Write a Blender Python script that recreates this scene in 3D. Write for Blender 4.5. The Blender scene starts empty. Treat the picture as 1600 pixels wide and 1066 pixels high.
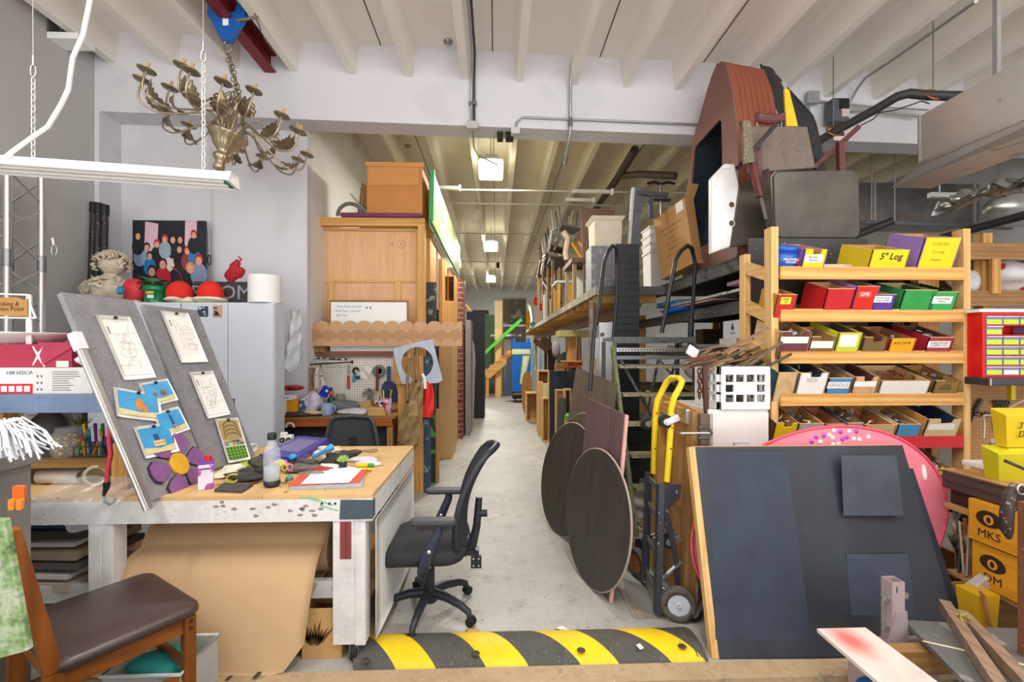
import bpy,math,random
from mathutils import Vector,Matrix,Euler
R=random.Random(7)
SC=bpy.context.scene
COL=SC.collection
V=Vector
PI=math.pi
F,CX,CY,H=700.0,800.0,546.0,1.6
YAW=math.atan(25/F)
CA,SA=math.cos(YAW),math.sin(YAW)
def W(px,py,y=None,z=None,x=None):
 """world point seen at pixel px,py lying in the plane Y=y, or Z=z, or X=x"""
 u,v=(px-CX)/F,(CY-py)/F
 d=V((CA*u+SA,-SA*u+CA,v))
 if y is not None:t=y/d.y
 elif z is not None:t=(z-H)/d.z
 else:t=x/d.x
 return V((0,0,H))+d*t
def wx(px,y):return W(px,CY,y=y).x
def wz(py,y,px=800):return W(px,py,y=y).z
def lin(h):
 h=h.lstrip('#')
 c=[int(h[i:i+2],16)/255 for i in(0,2,4)]
 return tuple((x/12.92 if x<=.04045 else((x+.055)/1.055)**2.4)for x in c)+(1,)
MATS={}
def _base(name):
 m=bpy.data.materials.new(name);m.use_nodes=True
 nt=m.node_tree;b=nt.nodes['Principled BSDF']
 return m,nt,b
def _n(nt,t,**k):
 n=nt.nodes.new(t)
 for a,v in k.items():setattr(n,a,v)
 return n
def _coord(nt,scale):
 tc=_n(nt,'ShaderNodeTexCoord');mp=_n(nt,'ShaderNodeMapping')
 mp.inputs['Scale'].default_value=scale if not isinstance(scale,(int,float))else(scale,)*3
 nt.links.new(tc.outputs['Object'],mp.inputs[0]);return mp.outputs[0]
def _noise(nt,co,scale=1,detail=4,rough=.6):
 n=_n(nt,'ShaderNodeTexNoise');n.inputs['Scale'].default_value=scale
 n.inputs['Detail'].default_value=detail;n.inputs['Roughness'].default_value=rough
 nt.links.new(co,n.inputs['Vector']);return n.outputs['Fac']
def _ramp(nt,fac,stops):
 r=_n(nt,'ShaderNodeValToRGB');e=r.color_ramp.elements
 while len(e)<len(stops):e.new(.5)
 for el,(p,c)in zip(e,stops):el.position=p;el.color=c
 nt.links.new(fac,r.inputs[0]);return r.outputs[0]
def _mix(nt,a,b,fac,mode='MIX'):
 m=_n(nt,'ShaderNodeMix',data_type='RGBA',blend_type=mode)
 for s,v in((m.inputs[0],fac),(m.inputs[6],a),(m.inputs[7],b)):
  if hasattr(v,'is_output')or isinstance(v,bpy.types.NodeSocket):nt.links.new(v,s)
  else:s.default_value=v
 return m.outputs[2]
def _bump(nt,b,h,dist,strength=.6):
 n=_n(nt,'ShaderNodeBump');n.inputs['Strength'].default_value=strength;n.inputs['Distance'].default_value=dist
 nt.links.new(h,n.inputs['Height']);nt.links.new(n.outputs[0],b.inputs['Normal'])
def _dk(c,f):return(c[0]*f,c[1]*f,c[2]*f,1)
def plain(c,rough=.6,metal=0,var=.15,scale=7,bump=0,spec=.4,coat=0,sheen=0,alpha=1):
 key=('p',c,rough,metal,var,scale,bump,spec,coat,sheen,alpha)
 if key in MATS:return MATS[key]
 m,nt,b=_base('paint_'+c.strip('#'));col=lin(c)
 b.inputs['Roughness'].default_value=rough;b.inputs['Metallic'].default_value=metal
 b.inputs['Specular IOR Level'].default_value=spec;b.inputs['Coat Weight'].default_value=coat
 b.inputs['Sheen Weight'].default_value=sheen;b.inputs['Alpha'].default_value=alpha
 co=_coord(nt,scale);f=_noise(nt,co,1,5,.65)
 c2=_ramp(nt,f,[(.3,_dk(col,1-var)),(.7,_dk(col,1+var*.5))])
 nt.links.new(c2,b.inputs['Base Color'])
 if bump:_bump(nt,b,_noise(nt,_coord(nt,scale*9),1,3),bump)
 MATS[key]=m;return m
class Wood:
 def __init__(s,c,dark,rough=.55,k=1.0,coat=0,strength=1.0):s.a=(c,dark,rough,k,coat,strength)
 def get(s,axis):
  key=('w',)+s.a+(axis,)
  if key in MATS:return MATS[key]
  c,dark,rough,k,coat,st=s.a
  m,nt,b=_base('wood_'+c.strip('#'));c1,c2=lin(c),lin(dark)
  sc=[14*k]*3;sc['xyz'.index(axis)]=1.1*k
  co=_coord(nt,tuple(sc));f=_noise(nt,co,1,3,.55)
  w=_n(nt,'ShaderNodeTexWave',wave_type='RINGS',rings_direction=axis.upper())
  w.inputs['Scale'].default_value=.55;w.inputs['Distortion'].default_value=5.5;w.inputs['Detail'].default_value=2
  nt.links.new(co,w.inputs['Vector'])
  grain=_ramp(nt,w.outputs['Fac'],[(.15,c1),(.95,c2)])
  big=_ramp(nt,f,[(.35,c1),(.75,c2)])
  cc=_mix(nt,big,grain,.45*st)
  fine=_noise(nt,_coord(nt,tuple(x*6 for x in sc)),1,2)
  cc=_mix(nt,cc,_ramp(nt,fine,[(.3,(.78,.78,.78,1)),(.7,(1.06,1.06,1.06,1))]),.5,'MULTIPLY')
  nt.links.new(cc,b.inputs['Base Color']);b.inputs['Roughness'].default_value=rough
  b.inputs['Coat Weight'].default_value=coat;b.inputs['Specular IOR Level'].default_value=.35
  _bump(nt,b,fine,.0006)
  MATS[key]=m;return m
def speck(c,spots,rough=.6,scale=60,thr=.68,c3=None,bump=.0):
 """paint with scattered drips and wear of another colour"""
 key=('s',c,spots,rough,scale,thr,c3)
 if key in MATS:return MATS[key]
 m,nt,b=_base('worn_'+c.strip('#'));c1,c2=lin(c),lin(spots)
 f=_noise(nt,_coord(nt,scale),1,2,.5);g=_noise(nt,_coord(nt,scale/12),1,5,.7)
 base=_ramp(nt,g,[(.3,_dk(c1,.78)),(.62,_dk(c1,1.04))])
 if c3:base=_mix(nt,base,lin(c3),_ramp(nt,g,[(.56,(0,0,0,1)),(.66,(1,1,1,1))]))
 cc=_mix(nt,base,c2,_ramp(nt,f,[(thr,(0,0,0,1)),(thr+.03,(1,1,1,1))]))
 nt.links.new(cc,b.inputs['Base Color']);b.inputs['Roughness'].default_value=rough
 b.inputs['Specular IOR Level'].default_value=.35
 if bump:_bump(nt,b,g,bump)
 MATS[key]=m;return m
def emit(c,s):
 key=('e',c,s)
 if key in MATS:return MATS[key]
 m,nt,b=_base('glow');b.inputs['Emission Color'].default_value=lin(c);b.inputs['Emission Strength'].default_value=s
 b.inputs['Base Color'].default_value=lin(c);MATS[key]=m;return m
def glass(c='#f4fafa',rough=.03,ior=1.3,alpha=None):
 key=('g',c,rough,ior,alpha)
 if key in MATS:return MATS[key]
 m,nt,b=_base('clear_plastic');b.inputs['Base Color'].default_value=lin(c)
 b.inputs['Roughness'].default_value=rough;b.inputs['IOR'].default_value=ior
 if alpha is not None:b.inputs['Alpha'].default_value=alpha
 else:b.inputs['Transmission Weight'].default_value=1
 MATS[key]=m;return m
PINE=Wood('#dcac68','#b98038');PINEL=Wood('#e3bb80','#cb9850');OLDW=Wood('#a9824f','#7d5a31')
ORANGEW=Wood('#b8652c','#8d431a',.4,coat=.2);PLY=Wood('#e6b98f','#d9a677',strength=.4);PLYD=Wood('#c79b63','#a97b43')
BROWNW=Wood('#6d5a50','#4c3c35');DARKW=Wood('#5a3a2c','#3b241b');GREYW=Wood('#8d857b','#67605a');PURW=Wood('#775d62','#5c464c')
STEEL=plain('#9a9a9a',.35,.9,.12);ALU=plain('#c9c8c6',.32,.9,.1);DSTEEL=plain('#4c4e50',.45,.7,.2)
BLACK=plain('#1c1c1e',.55,0,.3);BLKP=plain('#26272b',.45,0,.25);WHITE=plain('#eeeeec',.5,0,.05);RUBBER=plain('#202022',.8,0,.2)
CARD=plain('#c49a63',.8,0,.08,5);CARDD=plain('#b0834b',.8,0,.1,5);PAPER=plain('#f2efe8',.8,0,.03)
INK=plain('#1d1d1f',.7,0,0);INKR=plain('#c22a2e',.7,0,0);YELL=plain('#f0cf1e',.5,0,.08);RED=plain('#c5232b',.45,0,.1)
def matof(m,mb):
 if isinstance(m,Wood):
  xs=[[p[i]for p in mb.v]for i in range(3)]
  d=[max(a)-min(a)for a in xs];return m.get('xyz'[d.index(max(d))])
 return m
def frame(n,up=V((0,0,1))):
 n=V(n).normalized()
 if abs(n.dot(up))>.99:up=V((0,1,0))
 a=up.cross(n).normalized();return a,n.cross(a),n
class MB:
 def __init__(s):s.v,s.f,s.i,s.s,s.k,s.sm=[],[],[],[],0,False
 def m(s,k):s.k=k;return s
 def _add(s,vs,fs,sm=None):
  o=len(s.v);s.v+=[V(p)for p in vs]
  for f in fs:s.f.append([o+q for q in f]);s.i.append(s.k);s.s.append(s.sm if sm is None else sm)
  return s
 def box(s,c,d,rot=None):
  vs=[]
  for x in(-.5,.5):
   for y in(-.5,.5):
    for z in(-.5,.5):
     p=V((x*d[0],y*d[1],z*d[2]))
     if rot is not None:p=(rot if isinstance(rot,Matrix)else Euler(rot).to_matrix())@p
     vs.append(V(c)+p)
  return s._add(vs,[(0,1,3,2),(4,6,7,5),(0,4,5,1),(2,3,7,6),(0,2,6,4),(1,5,7,3)])
 def bx(s,x0,x1,y0,y1,z0,z1):return s.box(((x0+x1)/2,(y0+y1)/2,(z0+z1)/2),(abs(x1-x0),abs(y1-y0),abs(z1-z0)))
 def beam(s,p,q,w,h,up=(0,0,1),ext=0):
  p,q=V(p),V(q);a,b,n=frame(q-p,V(up));c=(p+q)/2
  M=Matrix((a,b,n)).transposed();return s.box(c,(w,h,(q-p).length+ext),M)
 def hexa(s,pts):
  return s._add(pts,[(3,2,1,0),(4,5,6,7),(0,1,5,4),(1,2,6,5),(2,3,7,6),(3,0,4,7)])
 def slab(s,a,b,c,d,t):
  a,b,c,d=map(V,(a,b,c,d));n=(b-a).cross(d-a).normalized()*t
  return s.hexa([a,b,c,d,a+n,b+n,c+n,d+n])
 def cyl(s,p,q,r,r2=None,n=14,cap=True):
  p,q=V(p),V(q);r2=r if r2 is None else r2;a,b,_=frame(q-p)
  vs=[]
  for c,rr in((p,r),(q,r2)):
   vs+=[c+(a*math.cos(2*PI*k/n)+b*math.sin(2*PI*k/n))*rr for k in range(n)]
  s._add(vs,[(k,(k+1)%n,n+(k+1)%n,n+k)for k in range(n)],True)
  if cap:o=len(s.v);s._add(vs,[list(range(n))[::-1],list(range(n,2*n))],False)
  return s
 def tube(s,pts,r,n=8,closed=False,cap=True):
  pts=[V(p)for p in pts];m=len(pts);rr=r if isinstance(r,(list,tuple))else[r]*m
  up=None;vs=[]
  for k,p in enumerate(pts):
   t=(pts[(k+1)%m]-pts[k-1])if closed else(pts[min(k+1,m-1)]-pts[max(k-1,0)])
   if t.length<1e-9:t=V((0,0,1))
   t.normalize()
   if up is None:up=frame(t)[0]
   up=(up-t*up.dot(t));up=up.normalized()if up.length>1e-6 else frame(t)[0]
   b=t.cross(up)
   vs+=[p+(up*math.cos(2*PI*j/n)+b*math.sin(2*PI*j/n))*rr[k]for j in range(n)]
  fs=[]
  for k in range(m if closed else m-1):
   o,q=k*n,((k+1)%m)*n
   fs+=[(o+j,o+(j+1)%n,q+(j+1)%n,q+j)for j in range(n)]
  s._add(vs,fs,True)
  if cap and not closed:s._add(vs[:n]+vs[-n:],[list(range(n))[::-1],list(range(n,2*n))],False)
  return s
 def lathe(s,prof,c=(0,0,0),ax=(0,0,1),n=20,flute=0,nf=0):
  a,b,t=frame(ax);c=V(c);vs=[];m=len(prof)
  for(r,z)in prof:
   for k in range(n):
    an=2*PI*k/n;q=r*(1+flute*math.cos(an*nf))if nf else r
    vs.append(c+(a*math.cos(an)+b*math.sin(an))*q+t*z)
  fs=[(i*n+k,i*n+(k+1)%n,(i+1)*n+(k+1)%n,(i+1)*n+k)for i in range(m-1)for k in range(n)]
  s._add(vs,fs,True)
  if prof[0][0]>1e-4:s._add(vs[:n],[list(range(n))[::-1]],False)
  if prof[-1][0]>1e-4:s._add(vs[-n:],[list(range(n))],False)
  return s
 def ball(s,c,r,n=14,sq=(1,1,1),fn=None,zmin=-1):
  c=V(c);vs=[];h=n//2+2
  for i in range(h+1):
   ph=-PI/2+PI*i/h
   for k in range(n):
    an=2*PI*k/n;p=V((math.cos(ph)*math.cos(an),math.cos(ph)*math.sin(an),max(math.sin(ph),zmin)))
    q=r*(fn(p)if fn else 1);vs.append(c+V((p.x*q*sq[0],p.y*q*sq[1],p.z*q*sq[2])))
  return s._add(vs,[(i*n+k,i*n+(k+1)%n,(i+1)*n+(k+1)%n,(i+1)*n+k)for i in range(h)for k in range(n)],True)
 def prism(s,poly,o,ux,uy,t,holes=None):
  """polygon (list of 2-D points) in the frame o,ux,uy thickened by t along ux x uy"""
  o,ux,uy=V(o),V(ux),V(uy);nn=ux.cross(uy).normalized()*t;n=len(poly)
  A=[o+ux*x+uy*y for x,y in poly];B=[p+nn for p in A]
  return s._add(A+B,[list(range(n))[::-1],list(range(n,2*n))]+[(k,(k+1)%n,n+(k+1)%n,n+k)for k in range(n)])
 def ring(s,outer,inner,o,ux,uy,t):
  """plate with a hole: outer and inner loops of the same count"""
  o,ux,uy=V(o),V(ux),V(uy);nn=ux.cross(uy).normalized()*t;n=len(outer)
  L=[[o+ux*x+uy*y+d for x,y in P]for d in(V((0,0,0)),nn)for P in(outer,inner)]
  vs=L[0]+L[1]+L[2]+L[3];fs=[]
  for k in range(n):
   j=(k+1)%n
   fs+=[(k,n+k,n+j,j),(2*n+k,2*n+j,3*n+j,3*n+k),(k,j,2*n+j,2*n+k),(n+k,3*n+k,3*n+j,n+j)]
  return s._add(vs,fs)
 def grid(s,fn,nu,nv,sm=True,t=0):
  P=[[V(fn(i/nu,j/nv))for j in range(nv+1)]for i in range(nu+1)]
  vs=[p for r in P for p in r];w=nv+1
  fs=[(i*w+j,(i+1)*w+j,(i+1)*w+j+1,i*w+j+1)for i in range(nu)for j in range(nv)]
  if t:
   N=[]
   for i in range(nu+1):
    for j in range(nv+1):
     a=P[min(i+1,nu)][j]-P[max(i-1,0)][j];b=P[i][min(j+1,nv)]-P[i][max(j-1,0)]
     N.append(a.cross(b).normalized()*t)
   o=len(vs);vs=vs+[p-q for p,q in zip(vs,N)]
   fs+=[tuple(o+q for q in f[::-1])for f in fs]
   ed=[(i*w,(i+1)*w)for i in range(nu)]+[((i+1)*w+nv,i*w+nv)for i in range(nu)]+[(j+1,j)for j in range(nv)]+[(nu*w+j,nu*w+j+1)for j in range(nv)]
   fs+=[(a,o+a,o+b,b)for a,b in[(y,x)for x,y in ed]]
  return s._add(vs,fs,sm)
 def text(s,body,size,o,ux,uy,t=.0004,align='C',shear=0,ls=1.0,bold=0):
  cu=bpy.data.curves.new('t','FONT');cu.body=body;cu.size=size;cu.shear=shear;cu.space_line=ls
  cu.align_x={'C':'CENTER','L':'LEFT','R':'RIGHT'}[align];cu.align_y='CENTER';cu.resolution_u=2;cu.extrude=t;cu.offset=bold
  ob=bpy.data.objects.new('t',cu);me=bpy.data.meshes.new_from_object(ob)
  o,ux,uy=V(o),V(ux).normalized(),V(uy).normalized();n=ux.cross(uy)
  s._add([o+ux*q.co.x+uy*q.co.y+n*q.co.z for q in me.vertices],[list(p.vertices)for p in me.polygons],False)
  bpy.data.objects.remove(ob);bpy.data.curves.remove(cu);bpy.data.meshes.remove(me);return s
 def mesh(s,name,mats,inv=None):
  me=bpy.data.meshes.new(name);vs=[inv@p for p in s.v]if inv is not None else s.v
  me.from_pydata([tuple(p)for p in vs],[],s.f)
  for m in mats:me.materials.append(matof(m,s))
  me.polygons.foreach_set('material_index',[min(i,len(mats)-1)for i in s.i]);me.polygons.foreach_set('use_smooth',s.s)
  me.update();return me
 def lo(s):return V([min(p[i]for p in s.v)for i in range(3)])
 def hi(s):return V([max(p[i]for p in s.v)for i in range(3)])
def L(m):return list(m)if isinstance(m,(list,tuple))else[m]
def tag(o,label=None,cat=None,group=None,kind=None):
 for k,v in(('label',label),('category',cat),('group',group),('kind',kind)):
  if v:o[k]=v
 return o
def mods(o,bevel=0,sub=0,solid=0):
 if solid:m=o.modifiers.new('s','SOLIDIFY');m.thickness=solid;m.offset=0
 if bevel:m=o.modifiers.new('b','BEVEL');m.width=bevel;m.segments=2;m.limit_method='ANGLE';m.angle_limit=.6
 if sub:m=o.modifiers.new('u','SUBSURF');m.levels=m.render_levels=sub
def T(name,label,cat,loc=(0,0,0),rz=0,group=None,rot=None):
 o=bpy.data.objects.new(name,None);COL.objects.link(o);o.empty_display_size=.05
 o.location=loc;o.rotation_euler=rot if rot else(0,0,rz)
 o['_m']=0;del o['_m']
 return tag(o,label,cat,group)
def rootm(o):
 while o.parent:o=o.parent
 return Matrix.LocRotScale(o.location,o.rotation_euler,None)
def part(par,name,mb,mat,label=None,bevel=0,sub=0,solid=0,local=False,kind=None,ks=1):
 if ks!=1:mb.v=[q*ks for q in mb.v]
 inv=None if local else rootm(par).inverted()
 o=bpy.data.objects.new(name,mb.mesh(name,L(mat),inv));COL.objects.link(o);o.parent=par
 mods(o,bevel,sub,solid);return tag(o,label,None,None,kind)
def solo(name,label,cat,mb,mat,group=None,bevel=0,sub=0,solid=0,kind=None):
 a,b=mb.lo(),mb.hi();c=V(((a.x+b.x)/2,(a.y+b.y)/2,a.z))
 o=bpy.data.objects.new(name,mb.mesh(name,L(mat),Matrix.Translation(-c)));COL.objects.link(o);o.location=c
 mods(o,bevel,sub,solid);return tag(o,label,cat,group,kind)
def struct(name,mb,mat,par=None):
 o=bpy.data.objects.new(name,mb.mesh(name,L(mat)));COL.objects.link(o)
 if par:o.parent=par
 else:o['kind']='structure'
 return o
def dup(root,loc,rz=None,label=None,group=None,rot=None):
 def cp(o,par):
  c=o.copy();COL.objects.link(c)
  if par:c.parent=par
  for ch in[q for q in o.children]:cp(ch,c)
  return c
 c=cp(root,None);c.location=loc
 if rot:c.rotation_euler=rot
 elif rz is not None:c.rotation_euler=(0,0,rz)
 if label:c['label']=label
 if group:c['group']=group
 return c
def ell(rx,ry,n=32,a0=0):return[(rx*math.cos(a0+2*PI*k/n),ry*math.sin(a0+2*PI*k/n))for k in range(n)]
def rect(x0,x1,y0,y1):return[(x0,y0),(x1,y0),(x1,y1),(x0,y1)]
def rrect(w,h,r,n=4):
 out=[]
 for cx,cy,a in((w/2-r,h/2-r,0),(-w/2+r,h/2-r,PI/2),(-w/2+r,-h/2+r,PI),(w/2-r,-h/2+r,1.5*PI)):
  out+=[(cx+r*math.cos(a+PI/2*k/n),cy+r*math.sin(a+PI/2*k/n))for k in range(n+1)]
 return out
X_,Y_,Z_=V((1,0,0)),V((0,1,0)),V((0,0,1))
def crumple(c,r,n,amp,sq=(1,1,.5),seed=1):
 rr=random.Random(seed);ks=[(V((rr.uniform(-1,1),rr.uniform(-1,1),rr.uniform(-1,1)))*rr.uniform(2,6),rr.uniform(0,6))for _ in range(7)]
 return MB().ball(c,r,n,sq,lambda p:1+amp*sum(math.sin(k.dot(p)+a)for k,a in ks)/2.2)
 # the building
YB,YB2,ZC,ZR,ZS=5.1,5.38,4.99,4.65,4.13
XL,XR,XC,YF=-4.26,7.6,-2.19,24.0
def m_floor():
 m,nt,b=_base('worn_concrete');co=_coord(nt,1)
 big=_noise(nt,co,.9,6,.7);mid=_noise(nt,co,5,6,.75);fine=_noise(nt,co,90,2)
 c=_ramp(nt,big,[(.3,lin('#9b9892')),(.55,lin('#b0ada7')),(.75,lin('#bebbb4'))])
 c=_mix(nt,c,lin('#86827b'),_ramp(nt,mid,[(.52,(0,0,0,1)),(.72,(.85,.85,.85,1))]))
 st=_coord(nt,(9,1.3,1));sc=_noise(nt,st,3.2,5,.8)
 c=_mix(nt,c,lin('#6f6a63'),_ramp(nt,sc,[(.58,(0,0,0,1)),(.7,(.65,.65,.65,1))]))
 st2=_noise(nt,_coord(nt,(2.2,8,1)),4,4,.8)
 c=_mix(nt,c,lin('#77716a'),_ramp(nt,st2,[(.6,(0,0,0,1)),(.7,(.5,.5,.5,1))]))
 c=_mix(nt,c,_ramp(nt,fine,[(.3,(.86,.86,.86,1)),(.7,(1.04,1.04,1.04,1))]),.6,'MULTIPLY')
 nt.links.new(c,b.inputs['Base Color']);b.inputs['Roughness'].default_value=.5
 _bump(nt,b,mid,.002,.4);return m
def m_wall(c,c2,thr,rough=.75,sc=1.2):
 m,nt,b=_base('wall_paint_'+c.strip('#'));f=_noise(nt,_coord(nt,sc),1,6,.55)
 nt.links.new(_ramp(nt,f,[(thr,lin(c)),(thr+.04,lin(c2))]),b.inputs['Base Color']);b.inputs['Roughness'].default_value=rough
 _bump(nt,b,_noise(nt,_coord(nt,70),1,3),.0012,.4);return m
WALLG=m_wall('#d0d0d6','#cacad1',.56);WALLIN=m_wall('#c9c9cf','#c2c2c9',.6)
WALLDK=m_wall('#b9b8b5','#b5b4b0',.55);WALLCR=m_wall('#dedcd6','#d6d3ca',.55);WALLFAR=m_wall('#d3d5d8','#cfd1d4',.55)
CEILF=m_wall('#e9e4dc','#e5dfd6',.55);CEILB=m_wall('#ddd6c2','#d7cfb8',.55);SEAM=plain('#5a544d',.9)
fl=MB().bx(XL-.2,XR,2.24,YF,-.1,0);struct('floor',fl,m_floor())
fd=MB().bx(XL-.2,XR,-3,2.18,-.12,-.02)
struct('floor_front',fd,speck('#8a7a66','#d8cfbf',.8,30,.66,'#5d5247'))
tb=MB().bx(XL-.2,XR,2.12,2.24,-.11,.012);struct('trim_1',tb,[speck('#b79d7c','#d9cfbf',.8,110,.7,'#8f8272')])
struct('wall_left',MB().bx(XL-.2,XL,-3,YB-.2,0,ZC),WALLDK)
wb=MB().bx(XL-.2,XR,YB,YB2,ZS,ZC).bx(XL-.2,XL+.05,YB,YB2,0,ZS).bx(XL+.05,XC,YB2,YB2+.12,0,ZC)
SKW=.045
wb.v=[V((p.x,p.y+SKW*p.x,p.z))for p in wb.v];struct('wall_back',wb,WALLG)
struct('wall_corridor',MB().bx(XC-.12,XC,YB2+.03,YF,0,ZC),WALLCR)
struct('wall_far',MB().bx(XC,XR,YF,YF+.2,0,ZC),WALLFAR)
struct('wall_right',MB().bx(XR,XR+.2,-3,YF,0,ZC),WALLG)
RIBP,RIB0=.622,-.35
def ceiling(name,y0,y1,x0,x1,mat,seams):
 b=MB().bx(x0,x1,y0,y1,ZC,ZC+.15)
 k=math.ceil((x0-RIB0)/RIBP)
 while RIB0+k*RIBP<x1-.05:
  x=RIB0+k*RIBP
  p=[(-.04,0),(.04,0),(.068,ZC-ZR-.05),(.1,ZC-ZR+.01),(-.1,ZC-ZR+.01),(-.068,ZC-ZR-.05)]
  b.m(0).prism(p,(x,y1,ZR),X_,Z_,y1-y0)
  if k%2==0:b.m(1).bx(x+RIBP/2-.006,x+RIBP/2+.006,y0,y1-.02,ZC-.004,ZC+.02)
  k+=1
 struct(name,b,[mat,SEAM])
ceiling('ceiling',-3,YB+.3,XL,XR,CEILF,1)
ceiling('ceiling_corridor',YB2,YF,XC,XR,CEILB,1)
# left side: storage cabinets and what stands on them
TABZ=.86
BLUEW=plain('#cfd5e0',.45,0,.03)
def cabinet(x0,x1,label,y0=4.42,y1=4.64,top=2.055):
 r=T('storage_cabinet',label,'cabinet',((x0+x1)/2,(y0+y1)/2,0),group='white metal storage cabinets')
 part(r,'body',MB().bx(x0,x1,y0+.02,y1,0,top),BLUEW,bevel=.004)
 xm=(x0+x1)/2
 for a,b,hx in((x0+.006,xm-.003,xm-.05),(xm+.003,x1-.006,xm+.05)):
  d=part(r,'door',MB().bx(a,b,y0,y0+.018,.08,top-.012),BLUEW,bevel=.003)
  h=MB().box((hx,y0-.006,1.08),(.035,.012,.09)).box((hx,y0-.03,1.05),(.014,.035,.016)).beam((hx,y0-.045,1.06),(hx+.012,y0-.05,.98),.014,.012)
  part(d,'handle',h,plain('#6b6d70',.35,.8))
 return r
xs=[wx(428,4.42),wx(283,4.42)]
cabinet(xs[1],xs[0],'white metal storage cabinet beside the corridor corner with two small snapshots on its door')
cabinet(2*xs[1]-xs[0],xs[1]-.004,'white metal storage cabinet half hidden behind the grey felt boards')
for px,py,w,h,c,d,lb in((317,487,.1,.1,'#2d3d55','#b9c3cf','small blue and white snapshot stuck on the white cabinet door'),(340,487,.09,.12,'#c9a48a','#5d4a3c','small brown and cream snapshot stuck on the white cabinet door')):
 p=W(px,py,y=4.419);b=MB().bx(p.x-w/2,p.x+w/2,4.4175,4.4195,p.z-h/2,p.z+h/2)
 q=R.Random=random.Random(px)
 for i in range(7):b.m(1).box((p.x+q.uniform(-.03,.03),4.4172,p.z+q.uniform(-.035,.035)),(q.uniform(.015,.04),.0008,q.uniform(.012,.03)),(0,q.uniform(-1,1),0))
 solo('snapshot',lb,'photo',b,[plain(c,.4),plain(d,.4)],group='snapshots on the cabinet door')
CT=2.057
def on(px,y=4.54):return V((wx(px,y),y,CT))
c=on(172)
r=T('sculpted_bust','cream bust with a curly head on a silver plate on the cabinets','sculpture',c)
tray=MB().lathe([(.02,0),(.16,.0),(.2,.02),(.18,.026),(.02,.012)],c+V((0.02,0,0)),n=28)
CLAY=plain('#c9bda8',.8,0,.3,22,.002)
part(r,'plate',tray,ALU)
bu=crumple(c+V((0,0,.145)),.215,26,.16,(1.05,.75,.56),5)
part(r,'shoulders',bu,CLAY)
fo_=MB();q=random.Random(17)
for i in range(46):
 th=q.uniform(-PI,0.0);ph=q.uniform(-.5,1.2);f=lambda t,e:c+V((0,0,.145))+V((math.cos(t)*math.cos(e)*.225,math.sin(t)*math.cos(e)*.165,math.sin(e)*.122))
 w1,w2=q.uniform(-.5,.5),q.uniform(-.6,.6);fo_.tube([f(th,ph),f(th+w1*.5,ph+w2*.6),f(th+w1,ph+w2*.4),f(th+w1*1.3,ph-w2*.3)],[.004,.013,.012,.003],6)
part(r,'cloth_folds',fo_,CLAY)
part(r,'neck',MB().cyl(c+V((0.01,0,.24)),c+V((0.01,0,.33)),.06,.05,16),CLAY)
hd=MB().ball(c+V((0.02,0,.37)),.105,20,(1,1,.95))
part(r,'head',hd,CLAY)
cu=MB();q=random.Random(3)
for i in range(150):
 th,ph=q.uniform(0,2*PI),q.uniform(-.35,1.5)
 d=V((math.cos(th)*math.cos(ph),math.sin(th)*math.cos(ph),math.sin(ph)))
 if d.y<-.55 and d.z<.3:continue
 p=c+V((.02,0,.37))+V((d.x*.135,d.y*.12,d.z*.12))
 s=V((q.uniform(-1,1),q.uniform(-1,1),q.uniform(-1,1))).cross(d).normalized()*.02
 cu.tube([p-s,p+d*.022,p+s*.9,p+s*1.5-d*.01],[.011,.013,.011,.006],6)
part(r,'curls',cu,CLAY)
fc=MB().ball(c+V((.0,-.103,.375)),.014,8,(1,.8,1)).ball(c+V((-.03,-.092,.395)),.012,8,(1.3,.5,.6)).ball(c+V((.035,-.092,.395)),.012,8,(1.3,.5,.6)).tube([c+V((-.03,-.095,.34)),c+V((.005,-.102,.332)),c+V((.04,-.094,.341))],.006,6)
part(r,'face',fc,CLAY)
bw=MB();o=on(190,4.36);o.z+=.1
for i in range(9):
 a=i*.7;bw.tube([o,o+V((math.cos(a)*.035,-.02,math.sin(a)*.035)),o+V((math.cos(a+.5)*.02,-.01,math.sin(a+.5)*.02))],[.004,.013,.004],6)
solo('gift_bow','small bright blue ribbon bow on the side of the cream bust','bow',bw,plain('#2d8fc4',.4))
c=on(211,4.53)
r=T('foam_ball','large plain red foam ball on the cabinets beside the green pot','ball',c)
part(r,'ball',MB().ball(c+V((0,0,.125)),.105,24,(1,.9,1.1)),plain('#cf3640',.55))
part(r,'stand',MB().lathe([(.05,0),(.05,.02),(.03,.03)],c,n=16),plain('#d8d2c8',.6))
c=on(243,4.52)
r=T('potted_plant','leafy plant in a shiny green pot on the cabinets','plant',c)
part(r,'pot',MB().lathe([(.088,0),(.092,.11),(.1,.112),(.1,.16),(.09,.16),(.085,.12),(.02,.11)],c,n=24),plain('#0f7a4d',.25,0,.05,coat=.4))
part(r,'pot_label',MB().box(c+V((.015,-.0925,.09)),(.075,.004,.024)).m(1).box(c+V((.02,-.0915,.052)),(.06,.004,.03)),[plain('#d9a441',.5),plain('#cfe5d6',.5)])
lf=MB();q=random.Random(8)
for i in range(13):
 a=q.uniform(0,2*PI);e=q.uniform(.05,1.15);ln=q.uniform(.14,.25)
 d=V((math.cos(a)*math.cos(e),math.sin(a)*math.cos(e)*.6,math.sin(e)));s=d.cross(Z_).normalized()
 o=c+V((0,0,.15))
 lf.grid(lambda u,v,d=d,s=s,ln=ln,o=o:o+d*(u*ln)+s*((v-.5)*.11*math.sin(PI*min(u*.92+.05,1))**.8)+Z_*(.012*abs(v-.5)*2+.05*u-.12*u*u),7,4,True,.002)
part(r,'leaves',lf,plain('#4d7a4b',.5,0,.3,30))
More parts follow.
